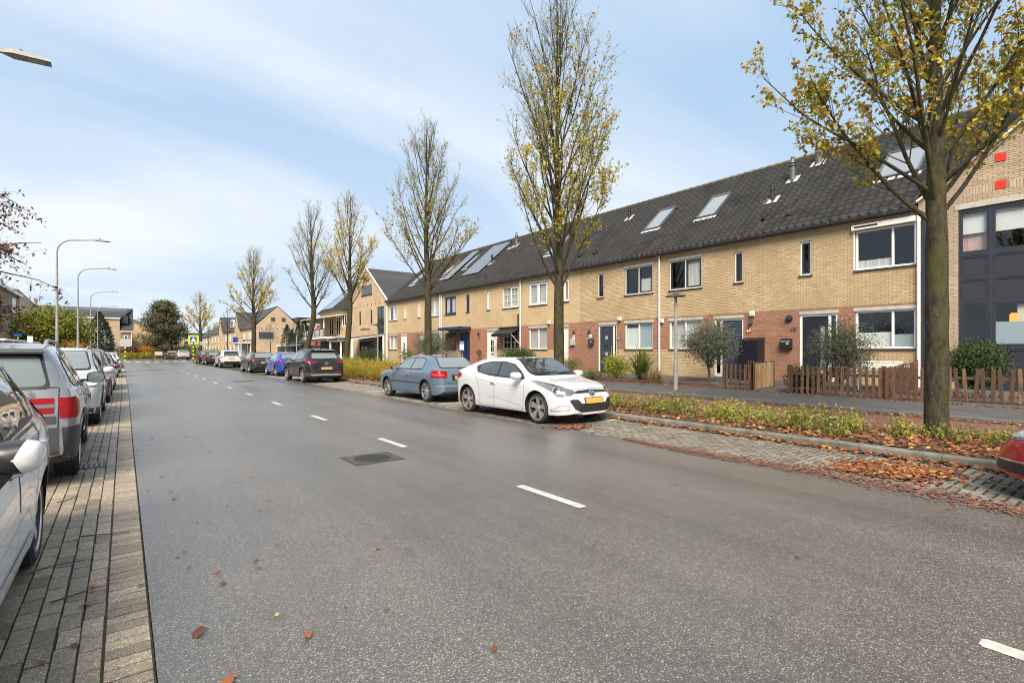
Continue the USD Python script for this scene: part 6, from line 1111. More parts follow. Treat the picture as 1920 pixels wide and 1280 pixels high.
for k in (-.52, -.2, .2, .52): r_ = x.proj([(k - .03, .48), (k + .03, .48), (k + .03, .54), (k - .03, .54)], 'B', .004); x.emit('parking_sensor', MB().lathe([(.001, 0), (.018, 0), (.022, .004)], (r_[0][:, 0].min(), k, .51), 12, 0), M['trim'])
for k in (1, -1):
    x.emit('rear_seat', MB().box(.95, 1.1, k * .45 - .3, k * .45 + .3, .8, 1.3), M['trim'])
x.place('silver_estate', 'silver grey estate SUV with black roof spoiler and red tail lights on the left', -1.30, 9.92, math.pi / 2 + .012)
WS = scaled(SUV, L=4.4, W=1.84, paint=paint('white_suv', (0.43, 0.43, 0.43), 0, .3), glass='carglass', wglass='carglass_pale', tail=None, head=[(.14, .56, .80), (.30, .82, .82), (.70, .90, 1.0), (.34, .78, .94), (.16, .58, .90)], grilles=[[(-.5, .62), (.5, .62), (.46, .86), (-.46, .86)], [(-.6, .32), (.6, .32), (.55, .5), (-.55, .5)]], plate_f=.55, rail_mat='steel', top=[(x_ * 4.4 / 4.48, z) for x_, z in SUV['top']], belt=[(x_ * 4.4 / 4.48, z) for x_, z in SUV['belt']], fa=3.52, ra=.88, n=56)
standard(WS).place('white_suv', 'white SUV facing the camera behind the silver grey estate', -1.17, 15.55, -math.pi / 2 - .012)
RM = scaled(MPV, paint=paint('dark_red', (0.10, 0.03, 0.035), .3, .35), n=50, wglass='carglass_pale', H=1.6); RM['mirror_mat'] = RM['paint']; RM['mirror_size'] = 1.0; RM['mirror_two'] = False; RM['mirror_out'] = .085
standard(RM).place('dark_red_mpv', 'dark maroon people carrier fourth in the left row', -1.05, 21.2, -math.pi / 2 - .012)
LS = scaled(MPV, paint=paint('white_far', (0.48, 0.48, 0.48), 0, .35), n=46, mirror_size=1.0, wglass='carglass_pale', H=1.5, top=[(a_, b_ * .93 if b_ > 1 else b_) for a_, b_ in MPV['top']], windscreen=(1.02, .68, 1.42, .58), rear_window=(1.1, .62, 1.36, .53), side_glass=[(a_, b_ * .95) for a_, b_ in MPV['side_glass']])
standard(LS).place('white_hatchback', 'white hatchback fifth in the left row beside the maroon car', -.98, 26.9, -math.pi / 2 - .012)
LF = scaled(A3, n=46, paint=paint('light_grey_far', (0.55, 0.55, 0.56), .3, .35), glass='carglass'); standard(LF).place('light_grey_hatchback', 'light grey hatchback showing its tail light far down the left row', -.85, 38.5, math.pi / 2 - .012)
LG = scaled(A3, n=46, paint=paint('white_far_b', (0.48, 0.48, 0.48), 0, .35), glass='carglass'); standard(LG).place('white_car', 'farthest white car at the end of the left row', -.72, 45.5, math.pi / 2 - .012)
# red car at the right edge, front towards the far end of the street
RED = dict(L=4.0, W=1.72, H=1.46, ra=.66, fa=3.17, tyre=.31, z0=.17, wr=.68, nr=.4, nf=.50, cr=.70, cf=.58, paint=paint('red', (0.30, 0.004, 0.008), .1, .25), top=[(0, .6), (.05, .9), (.15, 1.0), (.5, 1.36), (.7, 1.42), (1.6, 1.46), (2.1, 1.42), (2.6, 1.18), (2.95, 1.02), (3.1, .98), (3.5, .90), (3.8, .76), (3.92, .62), (3.98, .50), (4.0, .40)],
    belt=[(0, .46), (.08, .85), (.2, .95), (1.5, .95), (2.9, .90), (3.5, .80), (3.8, .66), (4.0, .38)], side_glass=[(.6, 1.1), (.8, 1.0), (2.55, .97), (2.3, 1.2), (2.0, 1.32), (1.2, 1.33), (.75, 1.25)], pillars=[1.6], windscreen=(1.05, .62, 1.38, .52), rear_window=(1.06, .6, 1.32, .5), doors=[[(1.6, .95), (1.55, .28)], [(2.7, .9), (2.75, .28)]], handles=[(1.5, .84)], tail=[(.08, .55, .8), (.2, .78, .8), (.3, .83, .98), (.12, .62, .98)],
    head=[(.13, .48, .62), (.28, .72, .64), (.50, .83, .74), (.62, .84, .81), (.36, .72, .78), (.18, .5, .70)], plate_f=.46, grilles=[[(-.4, .36), (.4, .36), (.34, .52), (-.34, .52)]], mirror=(2.4, 1.0))
rc = standard(RED); rc.skin('intake', [(.08, .44, .29), (.26, .74, .28), (.34, .80, .33), (.30, .78, .40), (.08, .46, .40)], 40, M['trim'], .006, True, res=.04, smoothpoly=.02); rc.seam('intake_trim', rc.obl([(.08, .44, .41), (.30, .79, .41), (.34, .82, .32), (.28, .76, .235), (.2, .66, .22)], 40), 40, .022, M['chrome'], .012)
rc.place('red_car', 'red car at the right edge of the street with only its nose in view', 8.15, -.78, math.pi / 2)
# ------------------------------------------------------------------ trees and plants
def bark(name, c1, c2, moss):
    return usdkit.material(stage, '/World/Looks/' + name, {'g': ('geometry', {}), 'mp': ('mapping', {'mapping_type': 'point', 'scale': (1, 1, .35)}), 'n': ('noise_texture', {'scale': 16.0, 'detail': 6.0, 'roughness': .65}), 'r': ('rgb_ramp', {'ramp': [(.3, c1), (.7, c2)]}),
        'n2': ('noise_texture', {'scale': 2.6, 'detail': 6.0, 'roughness': .7}), 'r2': ('rgb_ramp', {'ramp': [(.46, (0, 0, 0)), (.66, (.8, .8, .8))]}), 'mx': ('mix', {'color2': moss}), 'v': ('voronoi_texture', {'scale': 5.5, 'randomness': 1.0}), 'r3': ('rgb_ramp', {'ramp': [(.0, (.7, .7, .7)), (.045, (.4, .4, .4)), (.075, (0, 0, 0)), (1, (0, 0, 0))]}),
        'm2': ('mix', {'color2': (.30, .30, .24)}), 'b': ('bump', {'strength': .8, 'distance': .02}), 'p': ('principled_bsdf', {'roughness': .9, 'specular_ior_level': .2})},
        [('g.position', 'mp.vector'), ('mp.vector', 'n.vector'), ('n.fac', 'r.fac'), ('g.position', 'n2.vector'), ('n2.fac', 'r2.fac'), ('r.color', 'mx.color1'), ('r2.color', 'mx.fac'), ('g.position', 'v.vector'), ('v.distance', 'r3.fac'), ('mx.color', 'm2.color1'), ('r3.color', 'm2.fac'), ('m2.color', 'p.base_color'), ('n.fac', 'b.height'), ('b.normal', 'p.normal')], surface='p.BSDF')
M['bark'] = bark('mossy_bark', (0.013, 0.011, 0.008), (0.070, 0.057, 0.038), (0.058, 0.058, 0.012))
M['twig'] = mat('twig_bark', (0.06, 0.05, 0.036), 0.9, noise=(0.11, 0.10, 0.05), nscale=1.5)
M['stem'] = mat('shrub_stem', (0.09, 0.06, 0.04), 0.9)
def leafmat(name, ramp, trans=.3): return mat(name, ramp[0][1], 0.6, spec=.35, island=ramp, trans=trans)
M['autumn'] = leafmat('autumn_leaf', [(0, (.12, .15, .02)), (.3, (.23, .25, .03)), (.55, (.36, .33, .035)), (.75, (.46, .34, .035)), (.9, (.48, .24, .03)), (1, (.28, .28, .04))])
M['autumn_y'] = leafmat('yellow_leaf', [(0, (.22, .21, .02)), (.4, (.45, .36, .03)), (.8, (.55, .38, .03)), (1, (.50, .26, .03))])
M['hedge_y'] = leafmat('yellow_green_leaf', [(0, (.13, .14, .018)), (.35, (.26, .25, .03)), (.7, (.34, .30, .035)), (.88, (.38, .20, .03)), (1, (.20, .19, .025))])
M['hedge_o'] = leafmat('orange_leaf', [(0, (.24, .20, .03)), (.4, (.42, .22, .03)), (.8, (.46, .16, .025)), (1, (.30, .10, .03))])
M['strip_leaf'] = leafmat('strip_shrub_leaf', [(0, (.09, .11, .022)), (.4, (.22, .24, .04)), (.75, (.34, .33, .055)), (1, (.20, .15, .04))])
M['dome_leaf'] = leafmat('dome_leaf', [(0, (.08, .11, .015)), (.5, (.17, .20, .025)), (1, (.28, .28, .04))], .25)
M['olive'] = leafmat('olive_leaf', [(0, (.05, .06, .038)), (.5, (.09, .10, .065)), (.85, (.14, .15, .10)), (1, (.20, .20, .14))], .15)
M['dark_leaf'] = leafmat('dark_leaf', [(0, (.018, .032, .010)), (.5, (.035, .055, .016)), (1, (.065, .085, .028))], .15)
M['mid_leaf'] = leafmat('mid_leaf', [(0, (.05, .075, .014)), (.5, (.10, .13, .022)), (1, (.18, .20, .035))], .2)
M['lime_leaf'] = leafmat('lime_leaf', [(0, (.16, .18, .02)), (.5, (.32, .33, .035)), (1, (.46, .42, .06))])
M['red_leaf'] = leafmat('maroon_leaf', [(0, (.05, .02, .018)), (.6, (.09, .035, .03)), (1, (.14, .06, .04))], .1)
M['rust_leaf'] = leafmat('rust_leaf', [(0, (.16, .07, .025)), (.6, (.30, .13, .04)), (1, (.38, .20, .07))], .1)
M['straw'] = leafmat('straw', [(0, (.20, .13, .06)), (.5, (.34, .23, .11)), (1, (.42, .31, .16))], .2)
M['conifer'] = leafmat('conifer_leaf', [(0, (.010, .026, .012)), (.6, (.022, .045, .020)), (1, (.04, .065, .03))], .1)
M['pine'] = leafmat('pine_needle', [(0, (.03, .05, .02)), (.4, (.055, .075, .03)), (.7, (.10, .075, .035)), (1, (.08, .10, .045))], .1)
def leaf_cloud(c, size, rg, aspect=.62, droop=0.0, jitter=.3):
    c = np.asarray(c, float); n = len(c); d = rg.normal(size=(n, 3)); d[:, 2] -= droop; d /= np.linalg.norm(d, axis=1, keepdims=True)
    e = rg.normal(size=(n, 3)); e -= d * (e * d).sum(1, keepdims=True); e /= np.linalg.norm(e, axis=1, keepdims=True); nn = np.cross(d, e)
    s = (size * (1 + jitter * rg.uniform(-1, 1, n)))[:, None]; w = s * aspect * .5
    v = np.stack([c, c + d * s * .5 + e * w + nn * w * .35, c + d * s, c + d * s * .5 - e * w + nn * w * .35], 1).reshape(-1, 3)
    i = np.arange(n)[:, None] * 4; return v, np.vstack([i + [0, 1, 2], i + [0, 2, 3]])
def grow(p, d, L, rg, n=5, bend=.0, up=.0, wig=.06):
    pts = [np.asarray(p, float)]; d = np.asarray(d, float) / np.linalg.norm(d)
    for k in range(n):
        d = d + np.array([0, 0, up]) / n + rg.normal(size=3) * wig; d /= np.linalg.norm(d); pts.append(pts[-1] + d * L / n)
    return np.array(pts)
def street_tree(label, X, Y, H, cb, hw, r0, seed, nl=1500, lean=(0, 0), leafm='autumn', lsize=.065, npri=24, dens=1.0, bias=None, top=.95, zg=.09):
    rg = np.random.default_rng(seed); t = thing('street_tree', label, 'tree', (X, Y, 0), group=None)
    zs = np.array([zg - .15, zg + .03, zg + .25, 1.2, cb, cb + (H - cb) * .35, cb + (H - cb) * .7, H * .985]); f = np.clip(zs / cb, 0, 1)
    ax = np.column_stack([lean[0] * (1 - f) + np.cumsum(rg.normal(0, .025, len(zs))) * (zs > cb), lean[1] * (1 - f) + np.cumsum(rg.normal(0, .025, len(zs))) * (zs > cb), zs]); ax[0, :2] = ax[1, :2]
    rr = np.array([1.5, 1.28, 1.1, 1.0, .88, .5, .22, .05]) * r0
    zi = np.linspace(zs[0], zs[-1], 34); px = np.column_stack([PchipInterpolator(zs, ax[:, k])(zi) for k in range(3)]); ri = PchipInterpolator(zs, rr)(zi)
    v, fc = tube(px, ri, 14); nz = meshkit.noise(v * [5, 5, 2.2], seed) - .5; cen = np.column_stack([np.interp(v[:, 2], px[:, 2], px[:, 0]), np.interp(v[:, 2], px[:, 2], px[:, 1])]); v[:, :2] = cen + (v[:, :2] - cen) * (1 + .22 * nz[:, None])
    emit('trunk', (v, fc), M['bark'], t, 50)
    axis = lambda z: np.array([np.interp(z, px[:, 2], px[:, 0]), np.interp(z, px[:, 2], px[:, 1]), z]); big, small, pos = MB(), MB(), []
    env = lambda u: hw * np.interp(u, [0, .12, .30, .55, .8, 1.0], [.68, .94, 1.0, .90, .64, .24])
    for k in range(npri):
        u0 = (k / npri) ** 1.25 * .80; z = cb * .97 + (H - cb) * u0; az = k * 2.399 + rg.normal(0, .25)
        tip_u = min(1.0, u0 + rg.uniform(.22, .42) + .08 * (1 - u0)); R = env(tip_u) * rg.uniform(.80, 1.08); hz = max(.5, (tip_u - u0) * (H - cb)); L = math.hypot(R, hz)
        a0 = math.atan2(R * 1.2, hz * .9); d = np.array([math.cos(az) * math.sin(a0), math.sin(az) * math.sin(a0), math.cos(a0)])
        p = grow(axis(z), d, L, rg, 7, up=.55, wig=.05); r1 = max(.012, r0 * np.interp(u0, [0, .8], [.27, .11]) * rg.uniform(.8, 1.1)); big.tube(p, np.linspace(r1, .007, len(p)), 6, False)
        lf = (bias(p[-1]) if bias else 1.0) * rg.uniform(.4, 1.6) * np.interp(tip_u, [.25, .55, .85, 1], [1.6, .9, .28, .1])
        for j in range(int(6 + 3 * L * dens)):
            s = rg.uniform(.22, 1.0); q = p[0] + 0; ii = s * (len(p) - 1); i0 = min(int(ii), len(p) - 2); q = p[i0] + (p[i0 + 1] - p[i0]) * (ii - i0); dd = p[i0 + 1] - p[i0]; dd /= np.linalg.norm(dd)
            sd = rg.normal(size=3); sd -= dd * (sd @ dd); sd /= np.linalg.norm(sd); L2 = L * rg.uniform(.16, .36) * (1.15 - .55 * s); d2 = dd * .78 + sd * .62 + np.array([0, 0, .22])
            p2 = grow(q, d2, L2, rg, 4, up=.35, wig=.09); small.tube(p2, np.linspace(max(.0055, r1 * .32 * (1 - .6 * s)), .0032, 5), 4, False)
            for i in range(int(3 + 4 * dens * min(1.3, L2))):
                s3 = rg.uniform(.2, 1); ii = s3 * 4; i1 = min(int(ii), 3); q3 = p2[i1] + (p2[i1 + 1] - p2[i1]) * (ii - i1); d3 = p2[i1 + 1] - p2[i1]; d3 = d3 / np.linalg.norm(d3) * .8 + rg.normal(size=3) * .42 + [0, 0, .15]
                p3 = grow(q3, d3, rg.uniform(.18, .48), rg, 2, up=.2, wig=.12); small.tube(p3, [.0034, .0027, .0018], 3, False)
                nn = rg.poisson(4.0 * lf); 
                if nn: pos.append(p3[0] + (p3[-1] - p3[0]) * rg.uniform(.1, 1.05, (nn, 1)) + rg.normal(0, .025, (nn, 3)))
    emit('branches', big, M['bark'], t, 60); emit('twigs', small, M['twig'], t, kind='stuff')
    pos = np.vstack(pos); pos = pos[rg.permutation(len(pos))[:nl]]; emit('foliage', leaf_cloud(pos, lsize, rg, .72, .5), M[leafm], t, kind='stuff', each=4, clump=.35)
    return t
right = lambda p: 2.3 if p[1] < -.3 else .75          # leafier on the side away from the far end
street_tree('nearest street tree with mossy trunk and many yellow leaves at the right', 11.1, 2.52, 12.6, 3.75, 2.5, .168, 11, 12500, npri=44, dens=1.1, lsize=.088, bias=lambda p: 1.8 if p[1] < 0 else 1.35)
street_tree('tall narrow street tree directly behind the white coupe', 11.15, 12.05, 13.0, 3.5, 2.1, .172, 5, 8500, npri=40, dens=1.1, lsize=.075, bias=right)
street_tree('slender street tree behind the blue grey hatchback', 11.2, 20.85, 12.0, 4.3, 2.0, .17, 23, 3600, npri=34, lsize=.08, bias=lambda p: .9)
street_tree('street tree standing in the yellow hedge by the black SUV', 11.35, 31.2, 11.2, 4.3, 1.8, .18, 31, 3600, lsize=.09, lean=(-.25, .1), leafm='autumn_y', npri=26, bias=lambda p: 1.0)
street_tree('leaning street tree behind the black SUV with sparse leaves', 11.3, 38.4, 12.2, 4.5, 1.95, .20, 47, 1500, lsize=.08, lean=(-.75, .3), npri=28)
street_tree('street tree before the far gable house with yellow green crown', 11.2, 58.8, 12.3, 4.3, 2.7, .23, 53, 4200, lsize=.11, leafm='autumn_y', npri=30)
street_tree('small far street tree by the zebra crossing sign with orange lower crown', 11.2, 102.5, 11.6, 4.2, 2.5, .25, 61, 3000, lsize=.15, leafm='autumn_y', npri=26, dens=.8)
street_tree('thin young tree with a few yellow leaves before the far terrace', 15.5, 104, 9.6, 4.0, 1.6, .10, 67, 350, leafm='autumn_y', npri=14, dens=.6)
def blob_points(n, rg, rx, ry, rz, c=(0, 0, 0), shell=.55, clump=9, cr=.35):
    """points in clumps through an ellipsoid, denser near its surface, top more than bottom"""
    k = max(3, int(n / clump)); d = rg.normal(size=(k, 3)); d /= np.linalg.norm(d, axis=1, keepdims=True); r = rg.uniform(shell, 1, (k, 1)) * (1 + .13 * np.sin(d[:, :1] * 5 + d[:, 1:2] * 7)); q = d * r
    q = np.repeat(q, clump, 0) + rg.normal(0, cr / 3, (k * clump, 3)); return q * [rx, ry, rz] + np.asarray(c)
def shrub(name, label, X, Y, z, rx, ry, rz, mt, n, seed, lsize=.05, cat='shrub', aspect=.55, trunk=None, shell=.45, group=None, stems=9, lift=.0, clump=9, cr=.35, twist=0):
    rg = np.random.default_rng(seed); t = thing(name, label, cat, (X, Y, z), group=group); zc = (trunk or 0) + rz * (1 - lift)
    p = blob_points(n, rg, rx, ry, rz, (0, 0, zc), shell, clump, cr); p = p[p[:, 2] > .02]; m = MB()
    if trunk: m.tube([(0, 0, -.05), (.03, .02, trunk * .5), (.0, .05, trunk), (0, 0, trunk + rz * .9)], [.06, .05, .04, .015], 7)
    for k in range(stems):
        e = p[rg.integers(len(p))]; b = np.array([0, 0, trunk * .8 if trunk else 0]) + rg.normal(0, .04, 3) * [rx, ry, 0]; m.tube([b, (b + e) / 2 + rg.normal(0, .05, 3), e], [.008, .005, .003], 4, False)
    emit('trunk' if trunk else 'stems', m, M['stem'], t); emit('foliage', leaf_cloud(p, lsize, rg, aspect), M[mt], t, kind='stuff', each=4, clump=.4); return t
# low shrubs in the planting strip
for i, (x, y, rx, ry, rz, n, lab) in enumerate(((10.3, 9.1, .5, .65, .24, 1500, 'low yellow green shrub beside the nose of the white coupe'), (10.3, 7.35, .6, .72, .30, 2100, 'low sprawling shrub right of the nose of the white coupe'), (10.15, 5.6, .6, .62, .31, 2000, 'middle low shrub of the leafy strip below the picket gate'), (10.25, 4.05, .62, .72, .32, 2300, 'wide low shrub left of the nearest trunk'), (10.75, 2.75, .40, .45, .22, 700, 'small shrub close against the left of the nearest trunk'), (10.75, 1.85, .40, .4, .2, 800, 'green tuft at the right foot of the nearest trunk'), (10.9, 1.05, .35, .35, .26, 500, 'small bright sprig by the red car'))):
    rg = np.random.default_rng(100 + i); t = thing('low_shrub', lab, 'shrub', (x, y, .09), group=None); m = MB(); pts = []
    for k in range(int(n / 28)):
        b = np.array([rg.uniform(-.85, .85) * rx, rg.uniform(-.9, .9) * ry, 0]); d = np.array([rg.normal(0, .55), rg.normal(0, .55), 1.0]); p = grow(b, d, rg.uniform(.7, 1.6) * rz, rg, 4, wig=.16); m.tube(p, np.linspace(.006, .002, 5), 3, False); s = rg.uniform(.35, 1.05, (22, 1)); pts.append(p[0] + (p[-1] - p[0]) * s + rg.normal(0, .045, (22, 3)))
    emit('stems', m, M['stem'], t, kind='stuff'); emit('foliage', leaf_cloud(np.vstack(pts), .062, rg, .5), M['strip_leaf'], t, kind='stuff', each=4, clump=.4)
# taller hedge bushes further along
for i, (x, y, rx, ry, rz, mt, lab) in enumerate(((10.4, 22.0, .9, 1.1, .42, 'hedge_o', 'orange tipped end bush of the hedge just left of the blue grey hatchback'), (10.4, 24.0, .95, 1.2, .50, 'hedge_y', 'yellow green hedge bush behind the blue grey hatchback mirror'), (10.3, 26.2, .95, 1.2, .50, 'hedge_y', 'yellow green hedge bush in the middle between the two cars'), (10.3, 28.4, .9, 1.2, .52, 'hedge_y', 'yellow green hedge bush right of the mossy trunk beside the black SUV'), (10.6, 33.0, .9, 1.4, .55, 'hedge_o', 'orange bush between the black SUV and the tree trunk'), (10.5, 18.6, .8, 1.0, .35, 'hedge_y', 'low hedge bush hidden behind the roof of the blue grey hatchback'), (10.4, 44.5, .9, 2.2, .4, 'hedge_o', 'rusty bush beyond the charcoal hatchback'))):
    shrub('hedge_bush', lab, x, y, .08, rx, ry, rz, mt, 9000 if i < 6 else 4000, 200 + i, .07, 'bush', .5, shell=.3, stems=26, clump=7, cr=.5)
# front garden plants
gz = side_z
shrub('olive_tree', 'round grey green olive tree on a short trunk behind the picket corner', 18.45, 11.25, gz(18.4), 1.0, 1.05, .85, 'olive', 15000, 301, .075, 'tree', .34, trunk=.75, shell=.25, stems=60, clump=8, cr=.45)
shrub('olive_bush', 'upright grey green olive bush behind the picket fence by the dark door', 18.3, 6.55, gz(18.3), .72, .95, .95, 'olive', 11000, 302, .075, 'shrub', .32, trunk=.35, shell=.15, stems=70, clump=7, cr=.55)
shrub('olive_bush', 'tall grey green olive bush behind the trunk of the third street tree', 18.6, 34.2, gz(18.6), 1.35, 1.9, 1.3, 'olive', 12000, 303, .10, 'shrub', .3, trunk=.3, shell=.25, stems=60)
shrub('lime_shrub', 'bright lime yellow shrub before the panelled door', 17.9, 15.6, gz(17.9), .62, .65, .62, 'lime_leaf', 2600, 304, .075, 'shrub', .6, shell=.3, stems=24)
shrub('round_bush', 'dark round evergreen bush left of the second street tree', 18.3, 23.2, gz(18.3), .95, 1.1, .72, 'dark_leaf', 11000, 305, .075, 'bush', .5, shell=.55)
shrub('round_bush', 'dark clipped bush behind the picket fence below the frosted window', 18.4, 3.3, gz(18.4), .65, .62, .62, 'dark_leaf', 11000, 306, .065, 'bush', .5, trunk=.3, shell=.55)
shrub('garden_bush', 'mixed green bush below the pale grey letterbox', 18.8, 19.6, gz(18.8), .7, .9, .45, 'mid_leaf', 2600, 307, .06, 'bush', .5, shell=.3)
shrub('ivy_bush', 'dark leafy plant growing through the left end of the picket fence', 17.35, 7.25, gz(17.2), .42, .55, .42, 'dark_leaf', 4500, 308, .07, 'bush', .6, shell=.3)
shrub('garden_bush', 'small dark plant under the yucca by the lime shrub', 17.1, 16.1, gz(17.1), .4, .5, .25, 'mid_leaf', 900, 309, .06, 'bush')
shrub('hydrangea', 'rusty hydrangea below the navy canopy', 18.6, 32.4, gz(18.6), .6, .8, .45, 'rust_leaf', 1500, 310, .08, 'shrub', .8, shell=.4); shrub('hydrangea', 'rusty hydrangea left of the sale sign', 18.4, 30.9, gz(18.4), .5, .6, .42, 'rust_leaf', 1000, 311, .08, 'shrub', .8, shell=.4)
shrub('climbing_plant', 'thin green climber below the white doors beyond the olive bush', 18.8, 38.6, gz(18.8), .6, 1.5, .75, 'mid_leaf', 1800, 312, .08, 'shrub', .6, shell=.3); shrub('hedge', 'clipped dark hedge beside the white pergola', 17.6, 43.4, .22, .7, 3.0, .72, 'dark_leaf', 5200, 313, .085, 'hedge', .5, shell=.55); shrub('round_bush', 'light green cushion bush before the dark hedge by the pergola', 16.7, 44.3, .2, .6, .8, .45, 'mid_leaf', 1800, 314, .07, 'bush')
shrub('hedge', 'green hedge below the covered balcony', 17.0, 61, .2, .8, 5.0, .55, 'mid_leaf', 3500, 315, .1, 'hedge'); shrub('hanging_plant', 'hanging basket with ivy on the red brick under the lantern', FX - .25, 30.2, 1.2, .22, .3, .2, 'dark_leaf', 300, 316, .06, 'plant')
# yucca and ornamental grass
def blades(name, label, X, Y, z, n, L, w, mt, seed, spread, cat, droop=.35, h0=.15):
    rg = np.random.default_rng(seed); t = thing(name, label, cat, (X, Y, z)); V, F = [], []; c = 0
    for k in range(n):
        az = rg.uniform(0, 2 * np.pi); el = rg.uniform(*spread); d = np.array([math.cos(az) * math.cos(el), math.sin(az) * math.cos(el), math.sin(el)]); l = L * rg.uniform(.7, 1.1); b = np.array([rg.normal(0, .08), rg.normal(0, .08), rg.uniform(0, h0)]); s = np.cross(d, [0, 0, 1]); s /= np.linalg.norm(s) + 1e-9
        p = [b, b + d * l * .5 + [0, 0, -.03 * droop], b + d * l * .8 + [0, 0, -.12 * l * droop], b + d * l + [0, 0, -.35 * l * droop]]; W = [w * .7, w, w * .7, w * .06]
        for q, ww in zip(p, W): V += [q + s * ww, q - s * ww]
        F += [[c + i, c + i + 1, c + i + 3] for i in (0, 2, 4)] + [[c + i, c + i + 3, c + i + 2] for i in (0, 2, 4)]; c += 8
    emit('foliage', (np.array(V), np.array(F)), M[mt], t, kind='stuff', each=8); return t
blades('yucca', 'dark green spiky yucca between the lime shrub and the brown grass', 17.75, 14.0, gz(17.7), 260, 1.25, .018, 'mid_leaf', 401, (.25, 1.45), 'plant', .25, .5); M['yucca'] = M['mid_leaf']
blades('ornamental_grass', 'brown tufted ornamental grass right of the yucca', 17.3, 12.95, gz(17.3), 420, .85, .006, 'straw', 402, (.5, 1.5), 'plant', .9, .05)
# conifers, far shrubs
def cypress(label, X, Y, H, r, seed, mt='conifer', name='cypress', n=2600, ls=.16):
    rg = np.random.default_rng(seed); t = thing(name, label, 'tree', (X, Y, 0)); z = rg.uniform(.02, 1, n) ** 1.1; rad = r * np.interp(z, [0, .08, .45, .8, 1], [.7, .95, 1, .55, .04]) * rg.uniform(.75, 1.06, n); az = rg.uniform(0, 2 * np.pi, n); p = np.column_stack([rad * np.cos(az), rad * np.sin(az), z * H]); v, f = leaf_cloud(p, ls, rg, .5); 
    emit('trunk', MB().tube([(0, 0, -.05), (0, 0, H * .9)], [.12, .02], 7), M['stem'], t); emit('foliage', (v, f), M[mt], t, kind='stuff', each=4, clump=.3); return t
cypress('left thuja of the dark row before the far gable house', 17.6, 71.5, 4.9, .8, 501); cypress('short thuja squeezed into the dark row', 17.9, 70.2, 4.2, .55, 502); cypress('slim thuja in the middle of the dark row', 18.2, 68.4, 5.2, .6, 503); cypress('right and broadest thuja of the dark row', 18.4, 66.6, 5.4, .85, 504)
cypress('broad dark evergreen before the house that closes the street', -2.3, 100, 7.2, 1.75, 505, n=4200, ls=.3, name='evergreen_tree')
def big_shrub(name, label, X, Y, rx, ry, rz, mt, n, seed, ls, cat='shrub', lift=.1, trunk=None): return shrub(name, label, X, Y, 0, rx, ry, rz, mt, n, seed, ls, cat, .55, shell=.5, stems=30, lift=lift, trunk=trunk, clump=12, cr=.4)
big_shrub('large_shrub', 'large dome of yellow green foliage behind the nearest lamp post', -4.6, 60, 2.6, 3.0, 1.95, 'dome_leaf', 16000, 601, .22, lift=.0, trunk=1.25); big_shrub('large_shrub', 'bare brownish shrub below the green dome', -5.6, 54, 1.4, 2.0, 1.1, 'straw', 2200, 602, .12); big_shrub('large_shrub', 'dark orange shrub between the first two lamp posts', -3.0, 56, 1.2, 1.4, 1.25, 'hedge_o', 2500, 603, .12); big_shrub('large_shrub', 'grey green shrub under the second lamp post', -2.7, 66, 1.2, 2.0, 1.0, 'olive', 2200, 604, .14)
big_shrub('hedge', 'bright green hedge at the left edge above the parked cars', -4.3, 27, 1.2, 4.5, 1.1, 'mid_leaf', 7000, 605, .12, 'hedge'); big_shrub('large_shrub', 'leafy shrub before the house that closes the street', -1.6, 103, 2.0, 2.0, 1.6, 'olive', 1800, 606, .2)
pt = thing('pine_tree', 'broad old pine with brownish needles at the end of the street', 'tree', (6.6, 113, 0)); rg = np.random.default_rng(77); m = MB().tube([(0, 0, -.1), (.1, 0, 3), (-.1, .1, 6), (0, 0, 10)], [.28, .24, .17, .04], 8); pts = []
for k in range(46):
    z = 1.6 + 8.6 * (k / 46) ** .9; az = k * 2.4; L = np.interp(z, [1.6, 3.5, 6, 8.5, 10.3], [3.0, 4.3, 3.6, 2.2, .7]) * rg.uniform(.75, 1.1); p = grow((0, 0, z), (math.cos(az), math.sin(az), .12), L, rg, 4, up=.25, wig=.08); m.tube(p, np.linspace(.06, .015, 5), 5, False); s = rg.uniform(.15, 1.05, (340, 1)); pts.append(p[0] + (p[-1] - p[0]) * s + rg.normal(0, 1, (340, 3)) * [.45, .45, .30])
emit('trunk', m, M['stem'], pt); emit('foliage', leaf_cloud(np.vstack(pts), .36, rg, .45), M['pine'], pt, kind='stuff', each=4, clump=.4)
for i, (x, y, rx, ry, rz, mt, lab) in enumerate(((1.6, 112, 1.6, 1.5, 1.3, 'red_leaf', 'maroon bush before the house that closes the street'), (4.0, 112.5, 1.7, 1.4, 1.3, 'hedge_o', 'orange bush left of the pine'), (6.6, 111.5, 2.2, 1.4, 1.25, 'dark_leaf', 'dark green bush under the pine'), (10.5, 112.5, 2.4, 1.6, 1.3, 'mid_leaf', 'green bush right of the far lamp post'), (14.0, 111, 2.0, 1.4, .9, 'hedge_y', 'yellowish bush behind the striped sign pole'), (9.0, 121, 5, 3, 1.7, 'dark_leaf', 'dark mass of shrubs behind the pine'))): big_shrub('far_bush', lab, x, y, rx, ry, rz, mt, 2200, 620 + i, .22, 'bush')
for i, (x, mt, lab) in enumerate(((1.6, 'hedge_y', 'low olive hedge section at the left end of the road'), (4.3, 'hedge_y', 'low yellow hedge section in the middle at the end of the road'), (7.0, 'rust_leaf', 'low rusty hedge section left of the far dark car'))): big_shrub('low_hedge', lab, x, 110.6, 1.8, 1.0, .62, mt, 2400, 640 + i, .16, 'hedge')
def bare_tree(label, X, Y, H, r, seed): return street_tree(label, X, Y, H, H * .38, r, .07, seed, 60, npri=16, dens=.7, leafm='rust_leaf')
